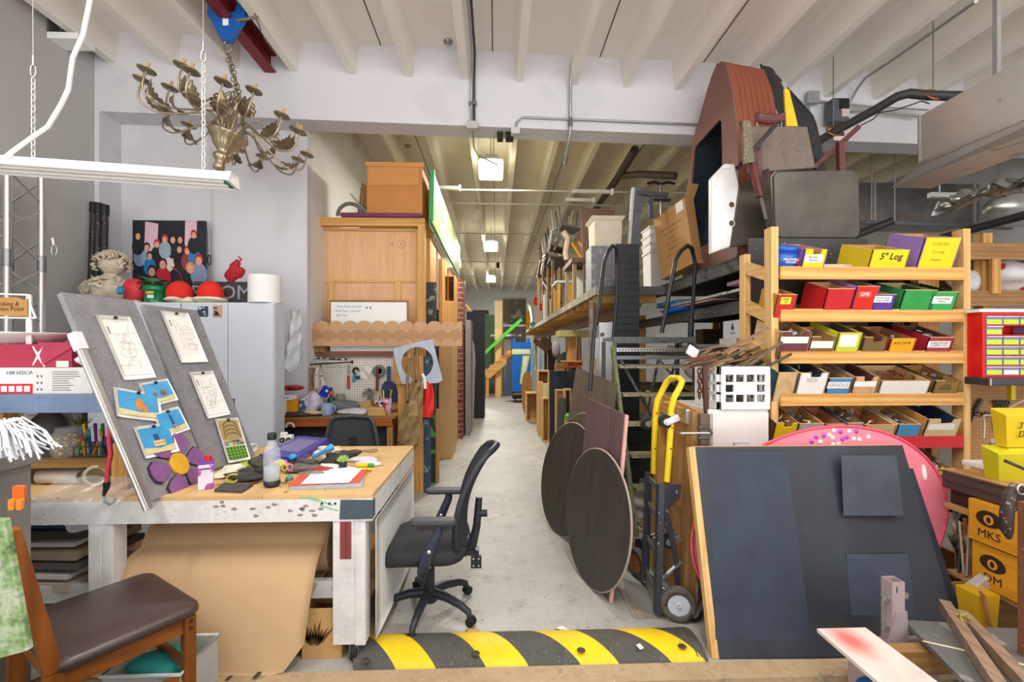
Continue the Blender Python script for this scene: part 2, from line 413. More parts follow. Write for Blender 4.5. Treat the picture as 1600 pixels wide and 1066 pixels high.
for px,nb in((281,'nearer the green pot'),(329,'before the letter sign')):
 c=on(px,4.52)
 r=T('foam_dome','red sponge dome on a lumpy cream base, '+nb,'prop',c,group='red domes on the cabinets')
 part(r,'base',crumple(c+V((0,0,.035)),.142,22,.12,(1,.75,.24),px),speck('#e5dfc4','#cfc79f',.9,30))
 part(r,'dome',MB().ball(c+V((0.0,0,.085)),.118,24,(1,.9,1.12),None,-.35),plain('#dd2c25',.8,0,.1,40,.002))
yb=4.645;a,b=W(303,440,y=yb),W(386,475,y=yb)
r=T('letter_sign','dark board with large pale letters standing behind the red domes','sign',((a.x+b.x)/2,yb,CT))
part(r,'board',MB().bx(a.x,b.x,yb,yb+.03,CT,a.z),plain('#3a3a3e',.7))
part(r,'lettering',MB().text('ROOM',.2,((a.x+b.x)/2+.01,yb-.0015,(CT+a.z)/2),X_,Z_),plain('#9d9da0',.6),label='pale serif letters')
c=V((wx(367,4.655),4.655,a.z+.002))
r=T('lace_figure','small crimson lace figure perched on top of the dark letter sign','figurine',c)
part(r,'skirt',crumple(c+V((0,0,.085)),.1,20,.22,(.85,.5,.95),12),speck('#b5202f','#5c0e18',.7,55,.58))
part(r,'bodice',MB().tube([c+V((-.01,0,.15)),c+V((.035,-.01,.19)),c+V((.02,-.02,.22))],[.045,.03,.016],10),plain('#a51d2b',.5))
part(r,'arm',MB().tube([c+V((.03,0,.19)),c+V((.07,-.01,.225)),c+V((.045,-.02,.255))],[.012,.01,.007],8),plain('#c23440',.5))
c=on(414,4.545)
r=T('lamp_shade','plain white drum shade standing at the right end of the cabinets','lampshade',c)
part(r,'drum',MB().lathe([(.15,0),(.15,.265),(.142,.275),(.0,.275)],c,n=36),plain('#ecebea',.7,0,.02))
part(r,'rim',MB().tube([c+V((.151*math.cos(t),.151*math.sin(t),.004))for t in[i*PI/18 for i in range(36)]],.004,6,True),WHITE)
yp=5.06;a,b=W(207,344,y=yp),W(320,470,y=yp);cw,ch=b.x-a.x,a.z-b.z
r=T('photo_canvas','big colour photo of a laughing crowd leaning on the wall above the cabinets','picture',((a.x+b.x)/2,yp,b.z))
pb=MB().bx(a.x,b.x,yp,yp+.035,b.z,a.z)
q=random.Random(21)
def pq(u,v):return V((a.x+u*cw,yp-.0012,b.z+v*ch))
pb.m(1).prism([(0,0),(.2,0),(.22,.42),(.02,.45)],pq(.16,.6),X_*cw*.9,Z_*ch*.85,.0008)
pb.m(1).prism([(0,0),(.17,0),(.17,.36),(.01,.36)],pq(.72,.64),X_*cw,Z_*ch,.0008)
for i,(u,v,sh,hr)in enumerate(((.1,.66,6,3),(.2,.66,7,3),(.34,.7,2,4),(.24,.55,5,3),(.5,.6,8,3),(.56,.76,2,3),(.66,.76,2,3),(.65,.64,3,3),(.76,.62,9,4),(.86,.66,5,3),(.42,.45,4,3),(.27,.36,2,3),(.8,.4,2,10),(.92,.5,6,4),(.45,.76,7,4),(.08,.8,2,3),(.85,.82,2,4))):
 e=.0009+i*.00012;k=1 if v>.5 else 1.35
 pb.m(sh).prism([(x*.085*k,y*.11*k)for x,y in ell(1,1,14)],pq(u,v-.13*k)-Y_*e,X_*cw,Z_*ch,.0003)
 pb.m(hr).prism([(x*.046*k,y*.055*k+.012)for x,y in ell(1,1,12)],pq(u,v)-Y_*(e+.0004),X_*cw,Z_*ch,.0003)
 pb.m(11).prism([(x*.033*k,y*.042*k)for x,y in ell(1,1,12)],pq(u,v-.005)-Y_*(e+.0008),X_*cw,Z_*ch,.0003)
pb.m(1).prism([(0,0),(.22,0),(.15,.14),(.06,.15)],pq(.43,.02)-Y_*.004,X_*cw,Z_*ch,.0003)
pb.m(9).tube([pq(.55,.42)-Y_*.004,pq(.66,.34)-Y_*.004,pq(.72,.18)-Y_*.004],.008,5)
part(r,'canvas',pb,[plain('#232632',.5,0,.5,4),plain('#d9b9c4',.5),plain('#22242b',.5),plain('#2b1c18',.5),plain('#b52431',.5),plain('#2380c4',.5),plain('#7d8fb0',.5),plain('#94a9bd',.5),plain('#d9cfc6',.5),plain('#8c3a46',.5),plain('#d08a3c',.5),plain('#d9a184',.5)])
for i,(tx,ty,bx_)in enumerate(((147,318,128),(154,319,140),(164,322,152))):
 p,q2=W(tx,ty,y=4.78),V((wx(bx_,4.7)+.0,4.72,0))
 r=T('black_pole','long black pole leaning in the wall corner, '+('leftmost','middle','rightmost')[i]+' of the three','pole',q2,group='black poles in the corner')
 part(r,'tube',MB().cyl(q2,p,.032,n=12),speck('#2b2b2c','#8d8d8a',.5,40,.66))
 part(r,'collar',MB().cyl(p+(q2-p)*.03,p+V((0,0,.01)),.038,n=12),BLACK)
tx,ty=wx(43,3.85)-.155,3.85;hw=.135;top=3.07
r=T('lighting_truss','tall square aluminium truss standing against the dark grey wall','truss',(tx,ty,0))
for sx in(-1,1):
 for sy in(-1,1):
  part(r,'chord_tube',MB().cyl((tx+sx*hw,ty+sy*hw,.01),(tx+sx*hw,ty+sy*hw,top),.026,n=14),ALU)
for i in range(3):
 z0,z1=.02+i*1.02,.02+(i+1)*1.02-.01
 lc=MB()
 for s in(-1,1):
  for k in range(4):
   za,zb=z0+(z1-z0)*k/4+.03,z0+(z1-z0)*(k+1)/4-.03
   A,B=(za,zb)if k%2 else(zb,za)
   lc.cyl((tx-hw,ty+s*hw,A),(tx+hw,ty+s*hw,B),.011,n=8).cyl((tx+s*hw,ty-hw,B),(tx+s*hw,ty+hw,A),.011,n=8)
 part(r,'lacing',lc,ALU)
for sx in(-1,1):
 for sy in(-1,1):part(r,'coupler',MB().cyl((tx+sx*hw,ty+sy*hw,2.26),(tx+sx*hw,ty+sy*hw,2.4),.031,n=14),STEEL)
p=W(82,372,y=3.9)
r=T('wall_hook','white cord with a small carabiner hanging beside the truss','hook',p)
part(r,'cord',MB().tube([p,p+V((.01,0,-.06))],.008,8),WHITE)
part(r,'carabiner',MB().tube([p+V((.014+.022*math.sin(t),0,-.105-.045*math.cos(t)))for t in[i*PI/8 for i in range(16)]],.0045,6,True),ALU)
cc=V((wx(450,4.6),4.72,1.72))
solo('hanging_bag','crumpled clear plastic bag hanging at the cabinet side by the corridor','bag',MB().grid(lambda u,v:cc+V(((u-.5)*(.1+.1*v)+.012*math.sin(v*25+u*9),.05*math.sin(u*7+v*4),.28-v*.62+.02*math.sin(u*14))),12,30,True,.003),plain('#dfe4ea',.2,0,.05,alpha=.38))
# chandelier, red beam and clamp
xb=-2.46;REDB=plain('#7f1d22',.5,.1,.2)
rb=MB().bx(xb-.06,xb+.06,.5,4.98,4.62,4.635).bx(xb-.06,xb+.06,.5,4.98,4.8,4.815).bx(xb-.006,xb+.006,.5,4.98,4.63,4.81)
r=T('steel_beam','dark red steel beam running under the ceiling above the chandelier','beam',(xb,2.7,4.62))
part(r,'beam_profile',rb,REDB);hg=MB()
for y in(1.2,3.0,4.7):hg.bx(xb-.05,xb+.05,y-.03,y+.03,4.815,4.992)
part(r,'hanger',hg,DSTEEL)
yk=4.2;k=V((xb,yk,4.55));BLUEC=plain('#1f62b5',.4,.2,.1)
r=T('beam_clamp','bright blue beam clamp gripping the dark red beam','clamp',k)
jaw=[(-.16,.2),(-.17,.1),(-.12,.02),(-.04,-.13),(.04,-.13),(.12,.02),(.17,.1),(.16,.2),(.1,.21),(.075,.13),(-.075,.13),(-.1,.21)]
part(r,'jaw',MB().prism(jaw,k-V((0,.03,0)),X_,Z_,-.06),BLUEC,bevel=.004)
part(r,'screw',MB().cyl(k+V((.1,-.03,.05)),k+V((.3,-.05,.07)),.012,n=10).cyl(k+V((.27,-.05,.1)),k+V((.33,-.06,-.06)),.008,n=8),STEEL)
part(r,'label_plate',MB().box(k+V((.0,-.032,.03)),(.05,.003,.06)),WHITE)
part(r,'shackle',MB().tube([k+V((.035*math.sin(t),0,-.17-.055*math.cos(t)))for t in[i*PI/8 for i in range(16)]],.009,8,True),STEEL)
BRZ=plain('#94866c',.36,.7,.3,10);BRZL=plain('#b5a68a',.33,.75,.2,10)
cpos=V((xb+.0,4.2,3.55));KS=.8
r=T('chandelier','huge tarnished brass chandelier of leafy candle arms hanging from the red beam','chandelier',cpos,rot=(-.05,.22,.25))
L0=MB
part(r,'stem',MB().lathe([(.03,-.1),(.032,.28),(.022,.3),(.03,.34),(.05,.4),(.055,.42),(.045,.45),(.03,.5)],n=14),BRZL,local=True,ks=KS)
part(r,'urn',MB().lathe([(.0,-.42),(.05,-.4),(.058,-.36),(.045,-.325),(.05,-.3),(.085,-.27),(.085,-.23),(.05,-.21),(.075,-.17),(.13,-.1),(.15,-.04),(.195,-.005),(.2,.02),(.18,.03),(.05,.02)],n=48,flute=.05,nf=16),BRZL,local=True,ks=KS)
cr=MB()
for i in range(10):
 a=2*PI*i/10;d=V((math.cos(a),math.sin(a),0))
 cr.tube([d*.03+Z_*.42,d*.1+Z_*.5,d*.14+Z_*.44,d*.11+Z_*.38,d*.08+Z_*.42],.009,6)
part(r,'crown',cr,BRZ,local=True,ks=KS)
rod=MB()
for i in range(10):
 a=2*PI*i/10+.3;d=V((math.cos(a),math.sin(a),0));rod.cyl(d*.05+Z_*.4,d*.2+Z_*.02,.008,n=6)
part(r,'stay_rod',rod,BRZ,local=True,ks=KS)
top=rootm(r)@V((0,0,.5*KS));ch=MB();k2=k-V((0,0,.22));n=14
for i in range(n):
 o=top.lerp(k2,(i+.5)/n)+V((.008*math.sin(i*2.1),.008*math.cos(i*2.1),0));ch.tube([o+V((.026*math.cos(t)*(i%2),.026*math.cos(t)*(1-i%2),.024*math.sin(t)))for t in[j*PI/5 for j in range(10)]],.006,5,True)
part(r,'chain',ch,BRZ)
NA=18
for i in range(NA):
 lowr=i%3!=0;a=2*PI*i/NA;d=V((math.cos(a),math.sin(a),0));s=V((-d.y,d.x,0))
 Rr=.82 if lowr else .66;dz=0 if lowr else .14
 pts=[d*.08+Z_*.02,d*.15+Z_*(.14+dz*.5),d*.26+Z_*(.15+dz),d*(Rr*.55)+Z_*(.03+dz),d*(Rr*.78)+Z_*(-.06+dz),d*(Rr*.95)+Z_*(-.03+dz),d*Rr+Z_*(.06+dz),d*Rr+Z_*(.18+dz)]
 sm=[]
 for j in range(len(pts)-1):
  p0,p1,p2,p3=pts[max(j-1,0)],pts[j],pts[j+1],pts[min(j+2,len(pts)-1)]
  for t in(0,.34,.67):sm.append(.5*((2*p1)+(p2-p0)*t+(2*p0-5*p1+4*p2-p3)*t*t+(3*p1-p0-3*p2+p3)*t**3))
 sm.append(pts[-1])
 arm=part(r,'arm',MB().tube(sm,.0105,7),BRZL,local=True,ks=KS)
 e=pts[-1]
 part(arm,'drip_pan',MB().lathe([(.01,.005),(.075,.012),(.085,.022),(.08,.024),(.02,.016),(.02,.05),(.012,.05)],e,n=18),BRZ,local=True,ks=KS)
 part(arm,'candle_socket',MB().cyl(e+Z_*.03,e+Z_*.1,.016,.015,10),plain('#c99f63',.6),label='pale yellow candle socket',local=True,ks=KS)
 base,tip=pts[4]+(pts[4]-pts[3])*.1,pts[6]+Z_*-.02
 def lfn(u,v,A=pts[3]*.35+pts[4]*.65,B=pts[5],C=pts[6]+Z_*.07-d*.05,s=s):
  p=A*(1-u)**2+B*2*u*(1-u)+C*u*u
  w=.075*math.sin(PI*min(1,u*.9+.06))*(1+.25*math.cos(u*32));x=(v-.5)*2
  return p+s*(w*x)+(V((0,0,.02))-(C-A).normalized()*.01)*(1-x*x)+V((0,0,.012*math.sin(u*32)*abs(x)))
 part(arm,'leaf',MB().grid(lfn,18,6,True,.003),BRZ,local=True,ks=KS)
 # hanging shop light, its chains and cord
A,B=W(-130,262,y=2.7),W(367,290,y=2.98);A.z=B.z=2.7
ux=(B-A).normalized();uy=V((-ux.y,ux.x,0));ln=(B-A).length
r=T('shop_light','long white tube light hanging on chains in front of the chandelier','light',(A+B)/2)
prof=[(-.1,-.03),(-.055,.035),(.055,.035),(.1,-.03),(.09,-.034),(.045,.015),(-.045,.015),(-.09,-.034)]
part(r,'reflector',MB().prism(prof,A,uy,Z_,ln),plain('#f2f2f0',.35,0,.02))
for s in(-1,1):
 part(r,'tube',MB().cyl(A+uy*s*.035+ux*.04+Z_*-.022,B+uy*s*.035-ux*.04+Z_*-.022,.013,n=12),plain('#f4f4f2',.3,0,.02))
for e in(A,B-ux*.02):
 part(r,'end_cap',MB().prism([(-.1,-.035),(-.06,.037),(.06,.037),(.1,-.035)],e,uy,Z_,.02),WHITE)
part(r,'socket',MB().box(B-ux*.035+uy*.035+Z_*-.022,(.02,.03,.035)).box(B-ux*.035-uy*.035+Z_*-.022,(.02,.03,.035)),plain('#1f7a55',.5),label='small green tube holder')
def chain(mb,p,q,pitch=.034,rr=.0035,w=.011):
 p,q=V(p),V(q);n=int((q-p).length/pitch);t=(q-p).normalized();a,b,_=frame(t)
 for i in range(n):
  c=p+t*pitch*(i+.5);s=a if i%2 else b
  mb.tube([c+s*(w*math.cos(x))+t*(pitch*.68*math.sin(x))for x in[j*PI/4 for j in range(8)]],rr,5,True)
 return mb
for px,pt,nb,y in((52,118,'left',2.82),(318,95,'right',2.95)):
 top=W(px,pt,y=y);bot=V((top.x,y,2.735));up=V((top.x-.01,y,ZC))
 r=T('hanging_chain','thin white chain holding up the '+nb+' part of the shop light','chain',bot,group='chains of the shop light')
 part(r,'links',chain(MB(),bot,top),plain('#e4e4e2',.4,.3))
 part(r,'wire',MB().cyl(top+Z_*.06,up,.003,n=6),plain('#b8b8b6',.4,.4))
 part(r,'snap_hook',MB().tube([top+V((.016*math.sin(t),0,.03-.04*math.cos(t)))for t in[j*PI/6 for j in range(12)]],.005,6,True).cyl(top+Z_*.06,top+Z_*.12,.008,n=8),ALU)
cord=[W(*p,y=y)for p,y in(((148,-40),2.5),((141,0),2.52),((130,55),2.56),((114,90),2.6),((107,140),2.62),((95,165),2.64),((75,198),2.66),((50,215),2.68),((22,235),2.7),((8,246),2.7),((3,256),2.72))]
cord[0].z=ZC
solo('power_cord','white cord looping down from the ceiling to the shop light','cord',MB().tube(cord,.012,8),plain('#f0f0ee',.5,0,.02))
p0,p1=W(323,290,y=5.15),W(327,398,y=5.15)
p0.z=wz(178,5.15);
r=T('pull_cord','thin white cord with a carabiner hanging right of the crowd photo','cord',p1)
part(r,'cord',MB().tube([p0+V((0,.22,.5)),p0,p1],.006,6),plain('#dededc',.6))
part(r,'carabiner',MB().tube([p1+V((.02*math.sin(t),0,-.06-.055*math.cos(t)))for t in[i*PI/8 for i in range(16)]],.006,6,True),DSTEEL)
yk_=W(74,52,x=XL+.01).y;p=W(98,55,y=yk_)
r=T('wall_bracket_box','small white framed bracket high in the left ceiling corner','bracket',(XL+.2,yk_,p.z-.1))
x0,x1=XL+.005,wx(122,yk_)
part(r,'shelf',MB().bx(x0,x1,yk_,yk_+.18,p.z-.03,p.z+.03),WHITE)
part(r,'upright',MB().bx(x0+.1,x0+.115,yk_+.02,yk_+.04,p.z+.031,p.z+.2).bx(x0,x0+.02,yk_,yk_+.18,p.z+.031,p.z+.2),plain('#55524f',.6))
# big work table at left
WTP=speck('#e3e1df','#6a6468',.55,70,.71,'#cfcdd0')
KRAFT=plain('#c6a47c',.75,0,.05,3)
tx0,tx1,ty0,ty1=-3.1,-.63,2.31,3.46
r=T('work_table','long paint spattered white work table with a tan top at left','table',((tx0+tx1)/2,(ty0+ty1)/2,0))
top=MB().bx(tx0,tx1,ty0,ty1,TABZ-.022,TABZ);q=random.Random(4)
for i in range(16):
 p=V((q.uniform(-1.6,-.75),q.uniform(2.4,3.3),TABZ+.0004));a=q.uniform(0,6)
 top.m(1+i%2).tube([p,p+V((math.cos(a),math.sin(a),0))*.06,p+V((math.cos(a+.7),math.sin(a+.7),0))*.12],.0012,4)
part(r,'tabletop',top,[speck('#dcb57e','#8f6f45',.6,25,.7,'#cfa66c'),plain('#4d463f',.8),plain('#8f4438',.8)],label='tan fibreboard top with scribbles')
ap=MB().bx(tx0,tx1,ty0,ty0+.035,TABZ-.135,TABZ-.022)
ap.m(1).bx(-1.75,-1.05,ty0-.0008,ty0,TABZ-.07,TABZ-.05)
part(r,'front_apron',MB().bx(tx0,tx1,ty0,ty0+.035,TABZ-.135,TABZ-.022),WTP)
part(r,'side_apron',MB().bx(tx1-.035,tx1,ty0+.036,ty1,TABZ-.135,TABZ-.022),WTP)
ta=MB().slab((-.795,ty0-.002,TABZ-.125),(tx1+.002,ty0-.002,TABZ-.125),(tx1+.002,ty0-.002,TABZ-.028),(-.79,ty0-.002,TABZ-.025),.0015).bx(tx1,tx1+.002,ty0-.002,ty0+.045,TABZ-.12,TABZ-.03)
part(r,'corner_tape',ta,plain('#47545f',.45,0,.15,40),label='slate blue tape wrapped round the front corner')
sm=MB();q=random.Random(14)
for i in range(16):
 cx,cz=q.choice([-1.15,-1.4,-1.0,-1.12]),TABZ-.08
 x,z=cx+q.gauss(0,.05),cz+q.gauss(0,.02);sm.prism([(a*q.uniform(.5,1),b*q.uniform(.4,.9))for a,b in ell(.02,.011,9)],(x,ty0-.0006,z),X_,Z_,.0005)
part(r,'paint_smudge',sm,plain('#8d8a92',.8),label='dark sprayed paint smudges on the apron')
for i,(x,y)in enumerate(((-.75,ty0+.05),(-1.98,ty0+.05),(-2.62,ty0+.05),(-.75,ty1-.12),(-2.95,ty1-.12))):
 lw=.165 if i==0 else(.12 if i==1 else .09)
 lg=part(r,'leg',MB().bx(x-lw/2,x+lw/2-.055,y-.045,y+.045,.09,TABZ-.136).bx(x+lw/2-.055,x+lw/2,y-.045,y+.045,.085,TABZ-.136),WTP,bevel=.004)
 if i==0:part(lg,'red_block',MB().bx(x-.045,x+.012,y-.0475,y-.0452,.53,.72),Wood('#9a4a48','#6d302f'),label='chipped red wooden strip on the front leg')
 if i in(0,3):pass
 c=MB().cyl((x+.01,y-.02,.045),(x+.04,y-.02,.045),.045,n=18).m(1).bx(x+.003,x+.008,y-.05,y+.03,.04,.09).bx(x+.043,x+.048,y-.05,y+.03,.04,.09)
 part(lg,'caster',c,[RUBBER,STEEL])
part(r,'stretcher',MB().bx(-2.9,-.85,ty0+.1,ty0+.14,.28,.37),WTP)
part(r,'lower_shelf',MB().bx(-2.9,-.7,ty0+.2,ty1-.08,.2,.225),PLYD)
b=MB().grid(lambda u,v:V((tx1+.012+.008*math.sin(v*3)*u,ty0+.03+v*(ty1-ty0-.1),TABZ-.14-u*(.62+.05*v))),8,12,True,.004)
solo('white_sheet','white sheet panel hanging from the right side of the work table','panel',b,plain('#e9e8e6',.6,0,.06,2))
ry,rz_,rr=2.66,.475,.165;x0,x1=-1.9,-.93
r=T('paper_roll','wide brown kraft paper roll lying under the work table with a loose end','paper roll',((x0+x1)/2,ry,rz_-rr))
rp=[(.05,0),(rr,0),(rr,x1-x0),(rr-.01,x1-x0),(rr-.012,x1-x0-.004)]
k=rr-.012
while k>.055:rp+=[(k,x1-x0-(.004 if int(k*1000)%2 else .0)),(k-.004,x1-x0-.005)];k-=.012
rp+=[(.05,x1-x0-.004),(.05,0)]
part(r,'roll',MB().lathe(rp,(x0,ry,rz_),X_,40),KRAFT)
part(r,'core',MB().lathe([(.048,-.02),(.048,x1-x0+.06),(.04,x1-x0+.06),(.04,-.02)],(x0,ry,rz_),X_,20),CARDD)
def sheet(u,v):
 e=v*1.0
 if e<.25:
  a=PI/2+e/.25*PI/2*.8;y,z=ry+(rr+.006)*math.cos(a),rz_+(rr+.006)*math.sin(a)
 else:
  w=(e-.25)/.75;a=PI/2+PI/2*.8
  y0_,z0_=ry+(rr+.006)*math.cos(a),rz_+(rr+.006)*math.sin(a)
  y=y0_-.27*w**.45;z=z0_-.54*w+.02*math.sin(u*9)*w*w
 xx0,xx1=x0-.02-.2*max(0,v-.25)**.8,x1-.005-.02*v
 if v>.8:xx1-=(v-.8)*.5
 return V((xx0+(xx1-xx0)*u,y,max(z,.012+.006*math.sin(u*13))))
part(r,'loose_sheet',MB().grid(sheet,24,40,True,.003),KRAFT,label='loose end of kraft paper sweeping down to the floor')
c0=V((-.9,2.5,0))
r=T('leaf_printed_box','open cardboard box printed with dark leaves under the table corner','box',c0)
bw,bd,bh=.2,.3,.26
bo=MB()
for(a,b_)in(((-bw/2,-bd/2),(bw/2,-bd/2)),((bw/2,-bd/2),(bw/2,bd/2)),((bw/2,bd/2),(-bw/2,bd/2)),((-bw/2,bd/2),(-bw/2,-bd/2))):
 bo.beam(c0+V((a[0],a[1],bh/2)),c0+V((b_[0],b_[1],bh/2)),.005,bh)
bo.bx(c0.x-bw/2,c0.x+bw/2,c0.y-bd/2,c0.y+bd/2,0,.006)
part(r,'carton',bo,CARD)
for d,nn in((-1,0),(1,1)):
 part(r,'flap',MB().slab(c0+V((d*bw/2,-bd/2,bh)),c0+V((d*bw/2,bd/2,bh)),c0+V((d*(bw/2+.02)-d*.07,bd/2,bh+.1)),c0+V((d*(bw/2+.02)-d*.07,-bd/2,bh+.1)),.004),CARD)
lf=MB()
for i in range(9):
 a=-.6+i*.16;o=c0+V((-bw/2+.06,-bd/2-.003,.05));d=V((math.sin(a*1.3)*.9,0,math.cos(a))).normalized();s_=V((d.z,0,-d.x))
 lf.prism([(0,0),(.05,.012),(.1+.02*(i%3),0),(.05,-.012)],o+d*.02,d,s_,.001)
part(r,'leaf_print',lf,plain('#6b4b2c',.8),label='dark brown printed leaves')
# grey felt boards
FELT=speck('#8f8d90','#77757a',.95,160,.56);PAPR=plain('#f4f2ec',.8,0,.02)
BLa,Wd,Ln=V((-1.685,2.245,.855)),V((.035,.405,.005)),V((-.475,.06,1.03))
def quad2(mb,o,ux,uy,w,h,t,ang=0):
 c_,s_=math.cos(ang),math.sin(ang);a,b_=ux*c_+uy*s_,uy*c_-ux*s_
 p=o-a*w/2-b_*h/2;return mb.slab(p,p+a*w,p+a*w+b_*h,p+b_*h,t),o,a,b_
def felt(name,label,BL,Wv,Lv,taper=1.0):
 r=T(name,label,'board',BL,group='grey felt pin boards')
 n=Wv.cross(Lv).normalized();t=-.028
 part(r,'felt_panel',MB().slab(BL,BL+Wv,BL+Wv*taper+Lv,BL+Lv,t),FELT,bevel=.003)
 return r,BL,Wv.normalized(),Lv.normalized(),Wv.length,Lv.length,n
def onb(bd,u,v,e=.0015):
 r,BL,ux,uy,w,l,n=bd;return BL+ux*(u*w)+uy*(v*l)+n*e
SKY=plain('#3f9fd6',.4,0,.25,9);SAND=plain('#dccf9a',.5)
def sheetpic(name,label,bd,u,v,w,h,ang,draw=None,mats=(),group=None,clip=True,curl=.005,paper=PAPR):
 r0,BL,ux,uy,W_,l,n=bd;o=onb(bd,u,v,.003+.0016*len([x for x in bpy.data.objects if x.parent is None and x.name.startswith(('picture_print','drawing_sheet'))]))
 r=T(name,label,'paper',o,group=group)
 c_,s_=math.cos(ang),math.sin(ang);a,b_=ux*c_+uy*s_,uy*c_-ux*s_
 mb=MB().grid(lambda i,j:o+a*((i-.5)*w)+b_*((j-.5)*h)+n*(curl*(2*i-1)**2*(1-j*.7)+.001),8,8,True,.0012)
 part(r,'sheet',mb,paper)
 if draw:d=MB();draw(d,o+n*(curl*.25+.0045),a,b_,w,h,n);part(r,'print',d,list(mats))
 if clip:part(r,'binder_clip',MB().prism([(-.009,0),(.009,0),(.003,.014),(-.003,.014)],o+b_*(h/2-.022)+n*.004,a,b_,.012),BLACK)
 return r
BD1=felt('felt_board','grey felt board with the purple flower leaning at the table front edge',BLa,Wd,Ln)
al=MB().beam(BLa-Y_*.022+V((.01,0,-.03)),BLa+Ln*.78-Y_*.022-V((.0,0,0)),.03,.03)
r_=T('aluminium_rail','long silver aluminium rail leaning along the front edge of the felt board','rail',BLa)
part(r_,'rail',al,ALU,bevel=.003)
part(r_,'groove',MB().beam(BLa-Y_*.0385+V((.01,0,-.03)),BLa+Ln*.78-Y_*.0385,.008,.003),WHITE)
part(r_,'tape',MB().beam(BLa+Ln*.72-Y_*.022,BLa+Ln*.8-Y_*.022,.04,.04),plain('#e6e6ea',.5),label='crumpled white tape at the top end')
def d_lines(seed,n=12,rect_=True):
 def f(d,o,a,b_,w,h,nn):
  q=random.Random(seed)
  if rect_:
   for s in(-1,1):d.beam(o+a*(s*w*.42)-b_*h*.44,o+a*(s*w*.42)+b_*h*.44,.001,.0005,nn);d.beam(o+b_*(s*h*.44)-a*w*.42,o+b_*(s*h*.44)+a*w*.42,.0015,.0006,nn)
  for i in range(n):
   p=o+a*(q.uniform(-.22,.3)*w)+b_*(q.uniform(-.3,.3)*h);ang=q.choice([0,PI/2,.4,1.2]);v=(a*math.cos(ang)+b_*math.sin(ang))*q.uniform(.01,.05)
   d.beam(p-v,p+v,.0009,.0005,nn)
  for k in range(4):
   c=o+a*(w*q.uniform(-.1,.15))+b_*(h*(-.2+.11*k));rr_=w*q.uniform(.1,.24)
   d.tube([c+a*rr_*math.cos(t)+b_*rr_*.6*math.sin(t)for t in[x*PI/8 for x in range(16)]],.0005,4,True)
  d.beam(o-a*w*.33+b_*h*.2,o-a*w*.33+b_*h*.32,.006,.0006,nn)
 return f
DL=[plain('#77726c',.8)]
def d_sea(kind):
 def f(d,o,a,b_,w,h,nn):
  d.m(0).prism(rect(-w*.43,w*.43,-h*.25,h*.4),o,a,b_,.0008);d.m(1).prism([(-w*.43,-h*.4),(w*.43,-h*.4),(w*.43,-h*.2),(0,-h*.27),(-w*.43,-h*.2)],o+nn*.0008,a,b_,.0008)
  o=o+nn*.0016;q=random.Random(kind)
  if kind==0:
   d.m(2).prism([(x,y)for x,y in ell(.022,.034,14)],o,a,b_,.0008)
   d.m(2).prism(ell(.014,.02,10),o+a*.03-b_*.02,a,b_,.0008)
  elif kind==1:
   d.m(4).prism(ell(.022,.016,12),o+a*.02-b_*.01,a,b_,.0008).prism(ell(.013,.012,12),o-a*.035-b_*.01,a,b_,.0008)
  elif kind==2:
   d.m(5).prism([(-.008,-.045),(.01,-.045),(.008,.035),(.0,.045),(-.006,.035)],o,a,b_,.0008).m(2).prism(rect(-.006,.008,-.03,-.02),o+nn*.0008,a,b_,.0008)
   d.m(6).prism([(-.02,-.05),(.03,-.05),(.01,-.03)],o+nn*.0008,a,b_,.0008)
  else:
   d.m(1).prism(rect(-.03,.04,-.035,-.005),o,a,b_,.0008).m(5).prism(rect(-.02,.01,-.005,.03),o,a,b_,.0008)
   for k in range(4):d.m(2).prism(rect(-.026+k*.017,-.016+k*.017,-.025,-.012),o+nn*.0008,a,b_,.0008)
 return f
SEAM_=[SKY,SAND,plain('#e2882e',.5),plain('#6fa83a',.5),plain('#8a5a4a',.5),plain('#234f86',.5),plain('#c9b06a',.5)]
gp='printed underwater scenes on the felt board'
sheetpic('drawing_sheet','tall line drawing pinned to the felt board nearer the front',BD1,.55,.73,.2,.38,0,d_lines(1),DL,'line drawings on the felt boards')
sheetpic('picture_print','blue sea print with two brown rocks, at upper right of the pinned pictures',BD1,.74,.485,.2,.14,.06,d_sea(1),SEAM_,gp)
sheetpic('picture_print','blue sea print with an orange coral shape, leftmost of the pinned pictures',BD1,.36,.435,.25,.165,-.3,d_sea(0),SEAM_,gp,curl=.007)
sheetpic('picture_print','blue sea print with a dark tower, at right above the purple flower',BD1,.73,.325,.185,.15,.08,d_sea(2),SEAM_,gp)
sheetpic('picture_print','blue sea print with a low tan building, at lower left above the purple flower',BD1,.4,.255,.21,.175,-.06,d_sea(3),SEAM_,gp,curl=.007)
r=T('felt_flower','purple foam flower with a yellow centre pinned to the felt board','flower',onb(BD1,.55,.125))
fu,fv,fn=BD1[2],BD1[3],BD1[6];fo=onb(BD1,.57,.115,.001)
part(r,'centre',MB().prism(ell(.056,.062,28),fo+fn*.001,fu,fv,.018),plain('#e0a823',.7),bevel=.003)
for i in range(6):
 a=2*PI*i/6+.05;d=fu*math.cos(a)+fv*math.sin(a);s_=fn.cross(d)
 pt=[(.06,-.014),(.1,-.042),(.14,-.056),(.168,-.038),(.176,0),(.168,.038),(.14,.056),(.1,.042),(.06,.014)]
 m_=MB().prism(pt,fo+fn*.004,d,s_,.01).m(1).prism([(.055+(x-.055)*1.06,y*1.13)for x,y in pt],fo+fn*.001,d,s_,.006)
 part(r,'petal',m_,[plain('#86568c',.8,0,.15,30),plain('#3b2a3d',.8)])
BL2=BLa+V((-.02,.475,.02))
BD2=felt('felt_board','grey felt board behind the flower board with two line drawings',BL2,V((.05,.42,.0)),V((-.44,.08,1.0)))
